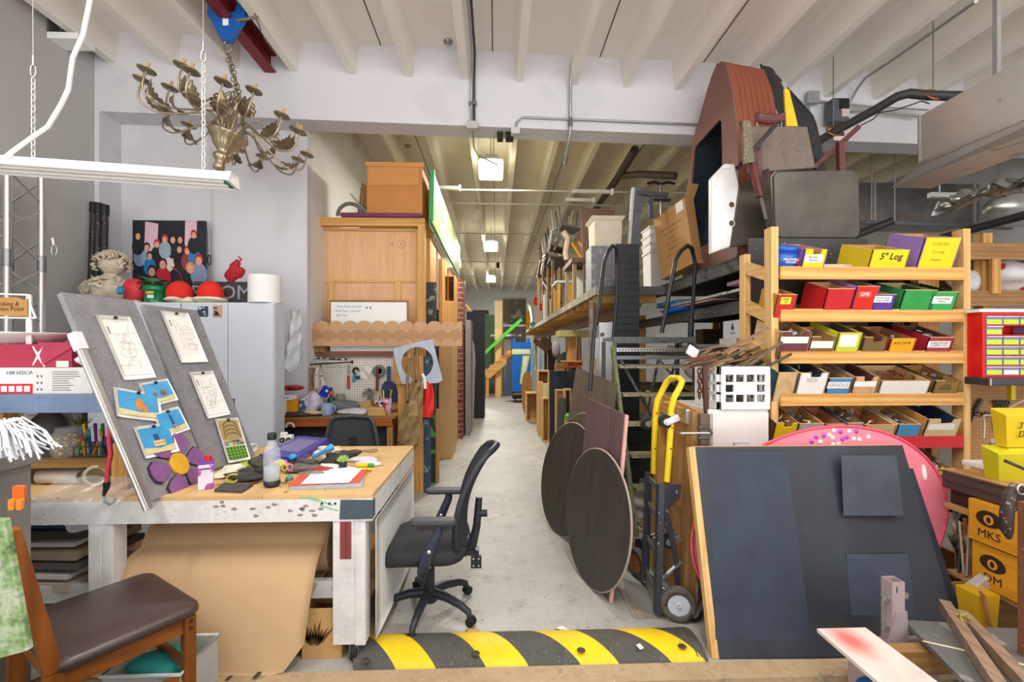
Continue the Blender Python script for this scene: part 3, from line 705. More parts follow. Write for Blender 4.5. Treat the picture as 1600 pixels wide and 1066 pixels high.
sheetpic('drawing_sheet','tall line drawing with rings at the top of the felt board further back',BD2,.48,.8,.22,.36,0,d_lines(5,8,False),DL,'line drawings on the felt boards')
sheetpic('drawing_sheet','pale pencil drawing in the middle of the felt board further back',BD2,.53,.43,.2,.32,0,d_lines(9,14),DL,'line drawings on the felt boards')
def d_mosaic(d,o,a,b_,w,h,nn):
 q=random.Random(2)
 d.m(7).prism(rect(-w*.42,w*.42,0,h*.44),o,a,b_,.0008)
 for k in range(4):d.m(8).tube([o+nn*.001+a*(w*(.35-.02*k)*math.cos(t))+b_*(h*(.03+.09*k)+h*.12*math.sin(t))for t in[j*PI/7 for j in range(8)]],.003,4)
 for i in range(5):
  for j in range(2):d.m((i+j*2)%7).prism(rect(-w*.42+i*w*.17,-w*.42+(i+.9)*w*.17,-h*.13+j*h*.06,-h*.08+j*h*.06),o+nn*.0004,a,b_,.0008)
 d.m(3).prism(rect(-w*.42,w*.42,-h*.44,-h*.16),o,a,b_,.0008)
 for i in range(6):
  for j in range(4):d.m(9).prism(ell(.006,.007,8),o+nn*.0008+a*(-w*.36+i*w*.145)+b_*(-h*.41+j*h*.07),a,b_,.0008)
sheetpic('pattern_sheet','white sheet of colourful mosaic patterns at the foot of the felt board further back',BD2,.62,.13,.2,.3,-.12,d_mosaic,SEAM_+[plain('#b59a62',.6),plain('#4d4638',.6),plain('#22352a',.6)])
# shelf unit standing on the left end of the table
BLUES=plain('#7e93b5',.4,.3,.25,5)
sx0,sx1,sy0,sy1=-3.35,-1.99,2.42,2.98
r=T('table_shelf','wooden shelf unit with a blue metal top standing on the table left end','shelf',((sx0+sx1)/2,2.7,TABZ))
part(r,'blue_deck',MB().bx(sx0,sx1,sy0-.02,sy1,1.272,1.362),BLUES,label='scuffed blue metal top shelf')
part(r,'plank',MB().bx(sx0,sx1+.05,sy0+.06,sy1,wx(0,3)*0+.965,1.0),OLDW)
for x,y in((sx1+.0,sy0+.06),(-2.62,sy0+.06),(sx1-.06,sy1-.05),(-3.2,sy1-.05)):
 part(r,'post',MB().bx(x-.04,x+.04,y-.04,y+.04,TABZ,1.27 if x<-2 else 1.1),PINE)
def onp(px,z,y):return V((wx(px,y),y,z))
BT=1.363
bx0,bx1=-3.1,wx(52,2.5)
def carton(name,label,x0,x1,y0,y1,z0,z1,m,group=None):
 r=T(name,label,'box',((x0+x1)/2,(y0+y1)/2,z0),group=group);part(r,'carton',MB().bx(x0,x1,y0,y1,z0,z1),m,bevel=.002);return r
zt=wz(575,2.46,26);xe=wx(145,2.46);xm=wx(52,2.46)
r=carton('printed_carton','white carton with a red strip of icons on the blue shelf',-3.1,xe,2.46,2.9,BT,zt,plain('#eeeeec',.5,0,.03))
mb=MB().bx(-3.1,xm,2.458,2.46,BT+.002,BT+.055)
part(r,'red_strip',mb,plain('#cf2f35',.5))
ic=MB()
for k,px in enumerate((7,19,31,43)):
 x=wx(px,2.46);ic.bx(x-.014,x+.014,2.4565,2.458,BT+.013,BT+.043)
part(r,'icon',ic,WHITE)
part(r,'lettering',MB().text('HIKVISION',.03,(wx(31,2.458),2.4585,wz(583,2.458,31)),X_,Z_,shear=.2),plain('#55555a',.6))
g=MB().bx(xm,xe,2.458,2.4598,BT+.001,zt-.001);q=random.Random(4)
for i in range(9):g.m(1).bx(xm+.1+.0*i,xm+.1+q.uniform(.08,.15),2.4572,2.458,BT+.02+i*.012,BT+.023+i*.012)
for i in range(6):g.m(1).bx(xm+.02+(i%2)*.02,xm+.028+(i%2)*.02,2.4572,2.458,BT+.02+(i//2)*.035,BT+.03+(i//2)*.035)
part(r,'side_print',g,[plain('#d9d7d2',.6),plain('#4a4a4c',.7)])
z2=zt+.001;z3=wz(538,2.5,50);xr_=wx(112,2.5)
r=carton('red_box','dark red box with a white curved cross mark on the blue shelf',-3.12,xr_,2.5,2.9,z2,z3,plain('#a5304a',.5,0,.08))
xc,zc=wx(60,2.499),(z2+z3)/2;cr=MB()
for s in(-1,1):cr.tube([(xc-.028,2.4985,zc-s*.05),(xc-.008,2.4985,zc-s*.015),(xc+.008,2.4985,zc+s*.015),(xc+.034,2.4985,zc+s*.06)],[.003,.006,.007,.003],6)
part(r,'cross_mark',cr,WHITE)
part(r,'flap',MB().prism([(0,0),(xr_-xc-.01,.1),(xr_-xc-.01,.125),(-.02,.125)],(xc+.02,2.499,z2+.01),X_,Z_,.0045),plain('#b03a55',.5))
part(r,'price_label',MB().bx(xr_-.075,xr_-.01,2.4935,2.495,z2+.002,z2+.035),plain('#e3dccb',.6))
c=V((wx(38,2.68),2.68,z3+.002))
r=T('white_dish','wide shallow white dish on top of the dark red box','dish',c)
part(r,'dish',MB().lathe([(.02,.002),(.15,.002),(.19,.045),(.235,.06),(.235,.064),(.185,.052),(.145,.012),(.02,.01)],c,n=36),WHITE)
c=V((-3.0,2.62,z3+.002))
solo('yellow_fruit','yellow and red toy fruit beside the white dish at the picture edge','fruit',MB().ball(c+V((.15,-.1,.05)),.05,14),speck('#e3c64a','#c23a2c',.5,20,.6))
c=V((wx(121,2.6),2.6,zt+.001))
solo('red_cloth_cap','crumpled red cloth cap lying on the carton beside the dark red box','cap',crumple(c+V((0.0,0,.06)),.085,18,.18,(1.0,.8,.75),6),plain('#b03a33',.8,0,.2,20))
c=V((wx(139,2.5),2.5,zt+.002))
solo('crumpled_tissue','crumpled white tissue on the carton end by the felt board','tissue',crumple(c+V((0,0,.035)),.05,14,.3,(1,.8,.7),9),plain('#e6e8ee',.8))
yw=2.55;a,b=W(-40,458,y=yw),W(47,496,y=yw);zb=z3+.07
r=T('wire_rack','small white wire rack holding a torn cardboard note above the dish','rack',((a.x+b.x)/2,yw,zt));w=MB()
for(p,q2)in(((a.x,a.z),(b.x,a.z-.01)),((b.x,a.z-.01),(b.x,b.z)),((a.x,b.z),(b.x+.03,b.z-.004)),((b.x,a.z-.06),(b.x+.03,b.z-.004))):w.cyl((p[0],yw,p[1]),(q2[0],yw,q2[1]),.005,n=8)
w.bx(b.x-.028,b.x,yw+.005,yw+.012,zt+.0,a.z-.01)
part(r,'wire_frame',w,plain('#ececea',.4,0,.02))
pb=[(-.0,-.0),(.0,.098),(.04,.1),(.07,.112),(.09,.1),(.2,.104),(.24,.09),(.26,.096),(.26,-.002),(.1,.004)]
k=MB().prism([(x-.26,y)for x,y in pb],(b.x-.004,yw-.006,b.z+.006),X_,Z_,.004)
r2=T('cardboard_note','torn cardboard note with handwritten words in the white wire rack','note',(b.x-.13,yw,b.z))
part(r2,'card',k,CARDD)
part(r2,'lettering',MB().text('s, Looking &\nregression Point',.034,(b.x-.135,yw-.0105,b.z+.058),X_,Z_,shear=.25,ls=.8),INK)
P0=1.001
c=onp(77,P0,2.66)
r=T('plastic_jug','dark grey jug with a red cap standing on the plank shelf','jug',c)
part(r,'body',MB().lathe([(.085,0),(.09,.02),(.09,.15),(.075,.2),(.045,.235),(.04,.245)],c,n=24),plain('#5d5853',.5,0,.15))
part(r,'cap',MB().cyl(c+Z_*.245,c+Z_*.285,.043,n=20),RED)
c=onp(94,P0,2.8)
solo('grey_bottle','clear grey bottle behind the dark jug on the plank shelf','bottle',MB().lathe([(.06,0),(.062,.2),(.05,.26),(.03,.28),(.03,.3)],c,n=20),glass('#d5d8d8',.1,1.2,.6))
c=onp(62,P0,2.78);solo('notice_sheet','white notice sheet with red lines standing behind the dark jug','paper',(lambda m:[m.m(1).bx(c.x-.06,c.x+.05,2.777,2.7785,c.z+.05+i*.03,c.z+.056+i*.03)for i in range(7)]and m)(MB().bx(c.x-.09,c.x+.12,2.779,2.783,c.z,c.z+.3)),[plain('#e9e6e2',.7),plain('#c58a94',.7)])
c=onp(107,P0,2.6)
r=T('glass_jar','glass jar of shiny gold beads lying in front of the gold tinsel','jar',c)
gb=MB();q=random.Random(5)
for i in range(60):
 a,e=q.uniform(0,6.3),q.uniform(0,1);gb.ball(c+V((math.cos(a)*.062*e**.5,math.sin(a)*.05*e**.5,.018+q.random()*.11)),.013,8)
part(r,'jar',MB().lathe([(.06,0),(.075,.02),(.075,.12),(.055,.15),(.055,.165)],c,n=24),glass('#fbfdfc',.02,1.1,.25))
solo('gold_beads','shiny gold beads filling the glass jar on the plank shelf','beads',gb,plain('#c9a637',.25,.8,.2),kind='stuff')
c=onp(124,P0+.12,2.72);tn=MB();q=random.Random(6)
for i in range(70):
 d=V((q.uniform(-1,1),q.uniform(-1,.4),q.uniform(-.1,1.3))).normalized()*q.uniform(.05,.12);tn.beam(c,c+d,.004,.001)
tn.cyl(c-Z_*.12,c,.006,n=6)
solo('gold_tinsel','spiky burst of gold tinsel behind the jar of beads','tinsel',tn,plain('#b39a3e',.35,.7,.3))
c=onp(92,P0,2.58)
r=T('brush_bundle','bundle of thin sticks and brushes leaning by the jug','brushes',c)
for i in range(7):part(r,'stick',MB().cyl(c+V((i*.012,.01*(i%2),0)),c+V((-.05+i*.012,.02,.11)),.005,n=6),GREYW)
c=onp(150,P0,2.62)
r=T('pen_basket','wire basket full of bright pens at the right of the plank shelf','basket',c)
w=MB()
for z in(.004,.06):w.tube([c+V((x,y,z))for x,y in rect(-.1,.09,-.06,.07)],.003,5,True)
for i in range(14):
 x,y=[(-.1+i*.032,-.06),(-.1+(i-7)*.032,.07)][i>6]
 if i%7<7:w.cyl(c+V((min(x,.09),y,0)),c+V((min(x,.09),y,.06)),.002,n=5)
part(r,'wire',w,DSTEEL)
cols=['#2fae4a','#1f8a52','#e3e3e0','#e8b52e','#2b58a8','#7a3c9a','#c8742a','#e2d13a','#d94a3a','#35a0a8','#4c2f6b','#f0efe9']
for i in range(12):
 x=-.085+i*.0145;a=c+V((x,-.02+.02*(i%3),.006));b_=a+V((.02*math.sin(i*2.3),.03*math.cos(i),.11+.03*(i%3)))
 rr_=T('marker_pen','bright pen standing in the wire basket on the plank shelf','pen',a,group='pens in the wire basket')
 part(rr_,'barrel',MB().cyl(a,a.lerp(b_,.75),.0075,n=8),plain(cols[i],.4));part(rr_,'cap',MB().cyl(a.lerp(b_,.75),b_,.008,n=8),plain(cols[(i+5)%12],.4))
c=onp(176,P0+.07,2.56)
r=T('scissors','purple handled scissors at the right of the pen basket','scissors',c)
for s in(-1,1):
 part(r,'handle',MB().tube([c+V((s*.022+.02*math.cos(t),0,.02+.026*math.sin(t)))for t in[j*PI/7 for j in range(14)]],.006,6,True),plain('#5c3f8f',.4))
 part(r,'blade',MB().beam(c+V((s*.012,0,0)),c+V((-s*.012,0,-.066)),.012,.003),STEEL)
c=V((wx(64,2.55),2.55,TABZ+.045));e=V((wx(128,2.55),2.55,TABZ+.042))
solo('paper_tube','white paper tube lying under the plank shelf on the table','tube',MB().lathe([(.036,0),(.04,0),(.04,(e-c).length),(.03,(e-c).length),(.03,.0)],c,e-c,20),plain('#dcd9d5',.6))
c=onp(153,TABZ+.06,2.5)
r=T('tape_roll','roll of clear packing tape standing under the plank shelf','tape',c-Z_*.06)
ax=V((.35,-1,0)).normalized()
part(r,'tape',MB().lathe([(.04,-.025),(.058,-.025),(.058,.025),(.04,.025),(.04,-.025)],c,ax,28),plain('#c9bda2',.3));part(r,'core',MB().lathe([(.0,.022),(.04,.022)],c,ax,28),plain('#a59468',.6))
c=onp(136,TABZ+.05,2.62)
solo('rope_coil','coil of pale cord beside the roll of packing tape','cord',MB().tube([c+V((.035*math.cos(t*.9),-.02+.004*t,.035*math.sin(t*.9)))for t in range(40)],.007,6),plain('#9a7458',.8))
o=V((-2.2,2.33,0))
solo('plastic_film','crumpled clear plastic film draped over the table front left of the felt board','plastic film',MB().grid(lambda u,v:V((-2.3+u*.5-.1*v*u,2.44-.17*min(1,v*1.9)-.03*v+.014*math.sin(u*23+v*9),max(.868,.93-v*.2)if v<.45 else .868-(v-.45)*.24*(.6+u*.7)+.01*math.sin(u*17))),30,20,True,.002),plain('#e4e6ea',.15,0,.02,spec=.8,alpha=.16))
a=[W(*p,y=2.3)for p in((171,652),(171,690),(173,710),(168,735),(167,757))]
r=T('bungee_cord','red bungee cord with a black hook hanging in front of the table','cord',a[-1])
part(r,'cord',MB().tube([V((a[0].x,2.44,1.37)),V((a[0].x,2.38,1.35)),*a],.0105,8),plain('#cf4450',.6,0,.1,60))
h=a[-1];part(r,'hook',MB().tube([h+V((0,0,.01)),h+V((0,-.003,-.02)),h+V((-.012,-.003,-.05)),h+V((-.01,-.003,-.085)),h+V((.015,-.003,-.1)),h+V((.038,-.003,-.09)),h+V((.043,-.003,-.07))],[.015,.013,.007,.006,.006,.006,.007],8),BLACK)
zt_=1.15;xr2=wx(67,2.1)
TG=plain('#8f8f8c',.45,.2,.08)
r=T('tool_cabinet','grey metal tool cabinet at the left picture edge','cabinet',(-2.3,1.9,-.02))
part(r,'body',MB().bx(-2.7,xr2-.03,1.74,2.08,-.018,zt_-.06),TG,bevel=.004)
part(r,'lid',MB().bx(-2.72,xr2,1.71,2.1,zt_-.058,zt_),TG,bevel=.006)
dd=part(r,'door',MB().bx(-2.68,xr2-.045,1.725,1.739,.1,zt_-.2),plain('#a5a5a2',.45,.2,.06),bevel=.003)
rv=MB();[rv.ball((xr2-.06-.0*k,1.738,zt_-.09-k*.13),.007,8)for k in range(2)]
part(r,'rivet',rv,ALU)
p=W(33,778,y=1.7)
r=T('orange_clip','bright orange spring clip hanging on the grey tool cabinet','clip',p)
part(r,'jaw',MB().prism(rrect(.042,.055,.008),p+V((0,0,.02)),X_,Z_,.012),plain('#e2661c',.4),bevel=.003)
for s in(-1,1):part(r,'wing',MB().prism(rrect(.02,.04,.006),p+V((s*.014,-.012,-.018)),X_,Z_,.01),plain('#ef8a2c',.4))
mo=MB();q=random.Random(9);c=V((wx(8,1.9),1.86,zt_+.13))
for i in range(120):
 a=q.uniform(-2.6,.3);e=q.uniform(.3,1);d=V((math.cos(a)*.16*e+.07*e,math.sin(a)*.1*e,0))
 mo.tube([c+V((q.gauss(0,.02),q.gauss(0,.02),0)),c+d*.5+Z_*q.uniform(0,.05),c+d*.9-Z_*q.uniform(.0,.08),c+d*1.1-Z_*q.uniform(.05,.12)],.004,4)
solo('raffia_mop','shaggy white raffia mop head lying on the grey tool cabinet','mop',mo,plain('#eceef4',.7,0,.05))
# clutter on the work table
TZ=TABZ+.001
def tp(px,py,z=TZ):return W(px,py,z=z)
c=tp(322,763);c.z=TZ
r=T('juice_carton','small purple and white drink carton with a red cap at the table front','carton',c,rz=.5)
part(r,'carton',MB().bx(-.034,.034,-.03,.03,0,.13),speck('#e5dce6','#a255a8',.5,22,.52),local=True,bevel=.003)
part(r,'purple_band',MB().hexa([(-.0355,-.0315,.105),(.0355,-.0315,.105),(.0355,.0315,.105),(-.0355,.0315,.105),(-.036,-.024,.15),(.036,-.024,.15),(.036,.024,.15),(-.036,.024,.15)]),plain('#7d2f92',.4),local=True)
part(r,'cap',MB().cyl((0.01,0,.15),(0.01,0,.172),.0165,n=18),plain('#cf2420',.35),local=True)
c=tp(425,760);c.z=TZ
r=T('water_bottle','clear water bottle with a black cap and black base on the work table','bottle',c)
part(r,'base',MB().lathe([(.0,0),(.033,0),(.041,.012),(.042,.035),(.0,.035)],c,n=28),BLKP)
part(r,'bottle',MB().lathe([(.041,.03),(.042,.06),(.042,.17),(.038,.2),(.022,.235),(.017,.25),(.017,.26)],c,n=32),plain('#eef4f7',.05,0,.02,spec=.9,alpha=.22))
part(r,'water',MB().lathe([(.0,.036),(.0395,.037),(.0395,.11),(.0,.11)],c,n=28),plain('#b9c6d4',.05,0,.02,spec=.6,alpha=.5))
part(r,'cap',MB().lathe([(.021,.252),(.022,.255),(.022,.285),(.019,.289),(.0,.289)],c,n=24,flute=.03,nf=12),BLKP)
o,b1,b2=tp(416,723),tp(462,728),tp(515,694)
r=T('purple_case','flat translucent purple plastic case lying on the work table','case',(o+b2)/2)
e=(b2-b1);e.z=0;f_=(o-b1);f_.z=0
part(r,'case',MB().hexa([b1,b1+e,b1+e+f_*1.3,b1+f_*1.3]+[p+Z_*.05 for p in(b1+e*.02,b1+e*.98,b1+e*.98+f_*1.26,b1+f_*1.26)]),plain('#3a35a3',.3,0,.25,9,coat=.3),bevel=.006)
part(r,'lid_window',MB().hexa([p+Z_*.0505 for p in(b1+e*.2+f_*.2,b1+e*.8+f_*.2,b1+e*.8+f_*1.0,b1+e*.2+f_*1.0)]+[p+Z_*.0525 for p in(b1+e*.2+f_*.2,b1+e*.8+f_*.2,b1+e*.8+f_*1.0,b1+e*.2+f_*1.0)]),plain('#7f7ab0',.3,0,.3,20))
def flat(name,label,pts,m,z,t=.002,cat='paper',curl=0):
 P_=[tp(*p)for p in pts]
 for p in P_:p.z=z
 a,b,c_,d=P_
 mb=MB().grid(lambda u,v:a.lerp(b,u).lerp(d.lerp(c_,u),v)+Z_*(curl*(u*v)**2),8,8,True,t)if curl else MB().slab(a,b,c_,d,t)
 return solo(name,label,cat,mb,m)
flat('magazine','stack of grey magazines under the red folder at the table corner',[(452,766),(566,762),(570,744),(470,744)],plain('#a9aeb8',.5),TZ,.012,'magazine')
flat('red_folder','orange red paper folder under the blank white sheet',[(450,764),(562,758),(574,738),(478,738)],plain('#d9583f',.6,0,.05),TZ+.0135,.004,'folder')
flat('blank_sheet','blank white sheet curling on the red folder at the table corner',[(470,762),(545,760),(566,738),(505,727)],plain('#f6f6f6',.7,0,.01),TZ+.019,.0015,'paper',-.0)
c=tp(536,735);c.z=TZ
r=T('succulent','tiny light green succulent in a black square pot on the work table','plant',c,rz=.3)
part(r,'pot',MB().hexa([(-.02,-.02,0),(.02,-.02,0),(.02,.02,0),(-.02,.02,0),(-.025,-.025,.05),(.025,-.025,.05),(.025,.025,.05),(-.025,.025,.05)]),BLKP,local=True)
lf=MB();q=random.Random(1)
for i in range(22):
 a,e=i*2.4,.25+.05*i;d=V((math.cos(a)*math.cos(e),math.sin(a)*math.cos(e),math.sin(e)));lf.tube([V((0,0,.05)),V((0,0,.05))+d*.022,V((0,0,.05))+d*.045],[.004,.008,.001],6)
part(r,'leaves',lf,plain('#a3c46a',.5,0,.2,40),local=True)
a,b=tp(372,698,TZ+.03),tp(412,702,TZ+.03);a.z=b.z=TZ+.031
solo('rolled_paper','white roll of paper lying behind the water bottle','paper roll',MB().lathe([(.026,0),(.031,0),(.031,.22),(.022,.22),(.022,.0)],a-(b-a)*.25,b-a,24),[plain('#ece8e2',.6)])
c=tp(448,695);c.z=TZ
r=T('white_gadget','small white device with two dark round eyes beside the bottle','gadget',c)
part(r,'case',MB().bx(c.x-.045,c.x+.045,c.y-.02,c.y+.03,TZ,TZ+.075).bx(c.x-.045,c.x-.0,c.y-.015,c.y+.025,TZ+.075,TZ+.095),plain('#e2e0da',.5),bevel=.006)
for s in(-1,1):part(r,'dial',MB().cyl((c.x+s*.024,c.y-.02,TZ+.04),(c.x+s*.024,c.y-.028,TZ+.04),.02,n=20).m(1).cyl((c.x+s*.024,c.y-.028,TZ+.04),(c.x+s*.024,c.y-.03,TZ+.04),.008,n=14),[BLACK,ALU])
def heap(name,label,cat,px,py,r_,sq,m,seed,amp=.2,dz=.0,grp=None):
 c=tp(px,py);c.z=TZ+r_*sq[2]*.92+dz
 return solo(name,label,cat,crumple(c,r_,20,amp,sq,seed),m,grp)
DKG=plain('#3f3c3a',.8,0,.3,20)
heap('work_glove','dark grey work glove lying just left of the water bottle','glove',396,744,.075,(1.1,.75,.3),DKG,31)
heap('work_glove','dark grey work glove with a yellow cuff beside the drink carton','glove',372,748,.055,(1.2,.6,.36),plain('#57544f',.8,0,.3,20),32)
c=tp(372,750);c.z=TZ+.024
solo('yellow_cuff','bright yellow elastic cuff of a work glove beside the drink carton','cuff',MB().tube([c+V((.032*math.cos(t),.012*math.sin(t)-.055,.02*math.sin(t)+.0))for t in[j*PI/8 for j in range(16)]],.0045,6,True),plain('#cfc93a',.7))
heap('dust_cloth','crumpled cream cloth lying behind the dark folder at the table front','cloth',350,745,.07,(1.1,.8,.25),plain('#e6dcc8',.85,0,.1),33)
heap('green_scrap','bright lime green scrap on the table near the felt board','scrap',383,729,.05,(1.1,.5,.25),plain('#a4c33a',.8),34)
flat('dark_folder','flat dark grey folder at the front edge of the work table',[(335,769),(378,771),(395,760),(350,758)],plain('#474543',.7),TZ,.013,'folder')
heap('tool_pouch','grey fabric tool pouch in front of the purple case','pouch',470,738,.085,(1.2,.6,.3),plain('#6b6660',.8,0,.25,20),35,.15)
heap('black_pliers_heap','black zipped tool bag in the middle of the table clutter','bag',458,730,.06,(1.3,.6,.35),plain('#302d2b',.7,0,.3),36,.18)
c=tp(449,741);c.z=TZ
r=T('scissors','yellow and pink handled scissors leaning beside the water bottle','scissors',c)
for s,col in((-1,'#e6c94a'),(1,'#e58aa0')):
 part(r,'handle',MB().tube([c+V((s*.016+.015*math.cos(t),0,.04+.02*math.sin(t)))for t in[j*PI/7 for j in range(14)]],.0045,6,True),plain(col,.4))
 part(r,'blade',MB().beam(c+V((s*.008,0,.022)),c+V((-s*.01,.0,.0)),.009,.003),STEEL)
c=tp(452,752);c.z=TZ
r=T('small_jar','tiny glass jar with a turquoise lid on the table before the pouch','jar',c)
part(r,'glass',MB().lathe([(.02,0),(.022,.006),(.02,.02),(.0,.02)],c,n=18),plain('#6b6a5c',.2,0,.2));part(r,'lid',MB().cyl(c+Z_*.02,c+Z_*.032,.016,.008,16),plain('#2fa5b0',.4))
c=tp(457,728);c.z=TZ+.045;solo('blue_putty','lump of bright blue putty on the black tool bag','putty',crumple(c+Z_*.012,.024,12,.2,(1,1,.7),3),plain('#3aa5d8',.5))
a=tp(489,722);a.z=TZ+.03
r=T('blue_torch','bright blue hand torch lying across the table clutter','torch',a)
part(r,'barrel',MB().cyl(a,a+V((.055,.07,.03)),.012,n=12),plain('#2f8fd0',.4));part(r,'head',MB().cyl(a+V((.055,.07,.03)),a+V((.085,.108,.046)),.014,.024,16),plain('#4aa5df',.4))
heap('cream_bag','crumpled cream cloth bag behind the blue torch','bag',512,706,.07,(1.2,.7,.3),plain('#e2d8c2',.85,0,.1),41)
heap('black_pouch','black leather pouch behind the little succulent','pouch',523,722,.075,(1.1,.7,.42),plain('#2c2a29',.6,0,.3,20),42)
heap('clear_bag','crumpled clear bag with purple print right of the succulent','bag',566,721,.07,(1.3,.6,.26),plain('#d6cfd6',.3,0,.2,14),43)
a=tp(556,731);a.z=TZ+.014
r=T('yellow_marker','fat yellow marker with a green cap lying right of the succulent','marker',a)
part(r,'barrel',MB().cyl(a,a+V((.075,.0,0)),.0125,n=12),plain('#e8c81e',.4));part(r,'cap',MB().cyl(a+V((.075,0,0)),a+V((.11,0,0)),.0125,n=12),plain('#2f9a4a',.4))
b=tp(556,737);b.z=TZ+.012
r=T('yellow_marker','yellow marker with a yellow cap lying nearer the table front','marker',b)
part(r,'barrel',MB().cyl(b,b+V((.07,.0,0)),.011,n=12),plain('#f0d83a',.4));part(r,'cap',MB().cyl(b+V((.07,0,0)),b+V((.095,.004,0)),.011,n=12),plain('#d9b41e',.4))
a=tp(548,707);a.z=TZ+.008
r=T('scissors','long grey scissors lying behind the black pouch','scissors',a)
part(r,'blade',MB().beam(a,a+V((.12,.02,0)),.014,.005),STEEL)
for s in(-1,1):part(r,'handle',MB().tube([a+V((.15+.028*math.cos(t),.02+s*.02+.016*math.sin(t),0))for t in[j*PI/7 for j in range(14)]],.005,6,True),plain('#9a8f6a',.5))
c=tp(510,732);c.z=TZ;solo('teal_clip','teal plastic strip lying before the black pouch','strip',MB().box(c+V((.01,.01,.01)),(.11,.035,.02),(0,0,-.2)),plain('#2c7f95',.5))
c=tp(523,700);c.z=TZ;solo('sticky_note','yellow sticky note on the tan table top beside the purple case','note',MB().box(c+V((0,.02,.002)),(.06,.06,.003),(0,0,.2)),plain('#e8d94a',.7))
q=random.Random(77)
for i in range(9):
 px,py=q.uniform(400,520),q.uniform(735,756);c=tp(px,py);c.z=TZ+.005;a=q.uniform(0,6)
 r=T('small_tool','thin metal hand tool loose in the table clutter','tool',c,group='loose hand tools on the work table')
 d=V((math.cos(a),math.sin(a),0));part(r,'shaft',MB().cyl(c,c+d*.05,.0025,n=6),STEEL);part(r,'grip',MB().cyl(c-d*.05,c,.0055,n=8),plain(q.choice(['#2b2b2b','#7a3a2c','#c9a63a','#35527a']),.5))
for i,(px,py,rr,sq,col,nm,lb)in enumerate(((407,733,.055,(1.2,.7,.6),'#4a4642','black_pouch','dark grey pouch standing behind the water bottle'),(388,752,.06,(1.3,.6,.4),'#3a3836','work_glove','black work glove lying over the dark folder'),(436,735,.04,(1,.9,.8),'#d9d26a','yellow_pouch','yellow and pink pouch just right of the water bottle'),(446,735,.03,(.9,.8,1),'#e07fa5','pink_grip','small pink grip beside the water bottle'),(480,728,.05,(1.5,.6,.45),'#57524c','grey_pliers','heap of grey pliers before the purple case'),(497,738,.045,(1.5,.5,.45),'#7b6f73','grey_mitt','crumpled grey mitt left of the blank sheet'),(505,716,.05,(1.3,.6,.55),'#efe6d2','cream_cloth','cream cloth bundle left of the black pouch'),(515,728,.05,(1.2,.6,.5),'#34302e','black_case','small black tool case before the cream cloth'),(548,716,.06,(1.2,.6,.5),'#4c4744','dark_holster','dark tool holster behind the succulent'),(500,740,.035,(1.2,.7,.6),'#b5413a','red_tool','small red tool left of the blank sheet'),(486,745,.04,(1.8,.5,.4),'#8d8a88','steel_snips','steel snips lying left of the red folder'),(362,740,.05,(1.4,.7,.5),'#f0e8d6','paper_wad','crumpled cream paper behind the yellow cuff'),(412,745,.05,(1.1,.7,.5),'#2e2c2b','black_mitt','black mitt touching the base of the water bottle'),(575,728,.04,(1.6,.6,.4),'#e2dfe4','white_wrap','white crumpled wrap beside the yellow marker'))):
 heap(nm,lb,nm.split('_')[-1],px,py,rr,sq,plain(col,.65,0,.35,20),60+i,.24)
gm_=MB()
for(x0,z0,x1,z1)in((468,776,500,783),(480,775,520,790),(500,790,528,798)):
 a,b=W(x0,z0,y=ty0-.001),W(x1,z1,y=ty0-.001);gm_.beam(a,b,.0012,.006)
part(bpy.data.objects['work_table'],'green_mark',gm_,plain('#7fbf8a',.7),label='green paint marks on the apron')
bh_=MB();[bh_.cyl(W(px,787,y=ty0),W(px,787,y=ty0)-Y_*.004,.006,n=8)for px in(503,515,524)]
part(bpy.data.objects['work_table'],'bolt_heads',bh_,BLACK)
# timber flat rack at the mouth of the corridor
yU=5.66
def bxp(mb,px0,py0,px1,py1,y,t):
 """upright board facing the shop whose face spans these pixels at depth y"""
 a,b=W(px0,py0,y=y),W(px1,py1,y=y);return mb.bx(a.x,b.x,y,y+t,b.z,a.z)
u0,u1=wx(482,yU),wx(664,yU);uz=wz(340,yU,570)
r=T('timber_rack','tall open pine storage rack at the corridor mouth left of the aisle','rack',((u0+u1)/2,7.2,0))
for x in(u0+.045,u1-.045):
 for y in(yU,6.25):
  part(r,'post',MB().bx(x-.045,x+.045,y,y+.09,0,uz-.1),PINE,bevel=.003)
for y in(yU,6.25):part(r,'cross_rail',MB().bx(u0,u1,y,y+.09,uz-.1,uz),PINE,bevel=.003)
for x in(u0+.045,u1-.045):part(r,'side_rail',MB().bx(x-.04,x+.04,yU+.091,6.249,uz-.1,uz-.005),PINE)
yf=yU+.13
f0,f1=wx(492,yf),wx(653,yf)
r=T('scenic_flat','pinkish plywood scenery flat seen from its battened back inside the pine rack','flat',((f0+f1)/2,yf,.05))
fz=wz(357,yf,570)
part(r,'plywood',MB().bx(f0,f1,yf+.03,yf+.036,.02,fz),PLY)
for x0,x1 in((f0,f0+.035),(f1-.035,f1)):part(r,'stile',MB().bx(x0,x1,yf,yf+.03,.02,fz),PINEL)
part(r,'top_rail',MB().bx(f0,f1,yf-.001,yf+.029,fz-.03,fz+.005),PINEL)
zm=wz(437,yf,570);part(r,'middle_rail',MB().bx(f0+.035,f1-.035,yf,yf+.03,zm-.03,zm),PINEL)
for px in(517,622):x=wx(px,yf);part(r,'batten',MB().bx(x-.035,x+.035,yf,yf+.03,.9,zm-.031),PINEL)
p=W(627,382,y=yf+.029);part(r,'pencil_mark',MB().tube([p+V((.05*math.cos(t),0,.05*math.sin(t)))for t in[i*PI/10 for i in range(20)]],.003,4,True).text('8',.07,p,X_,Z_).text('4',.07,p-X_*.12,X_,Z_),plain('#a9836a',.8),label='faint pencilled figure in a circle')
yw=5.58;mb=MB();a,b=W(515,470,y=yw),W(638,520,y=yw)
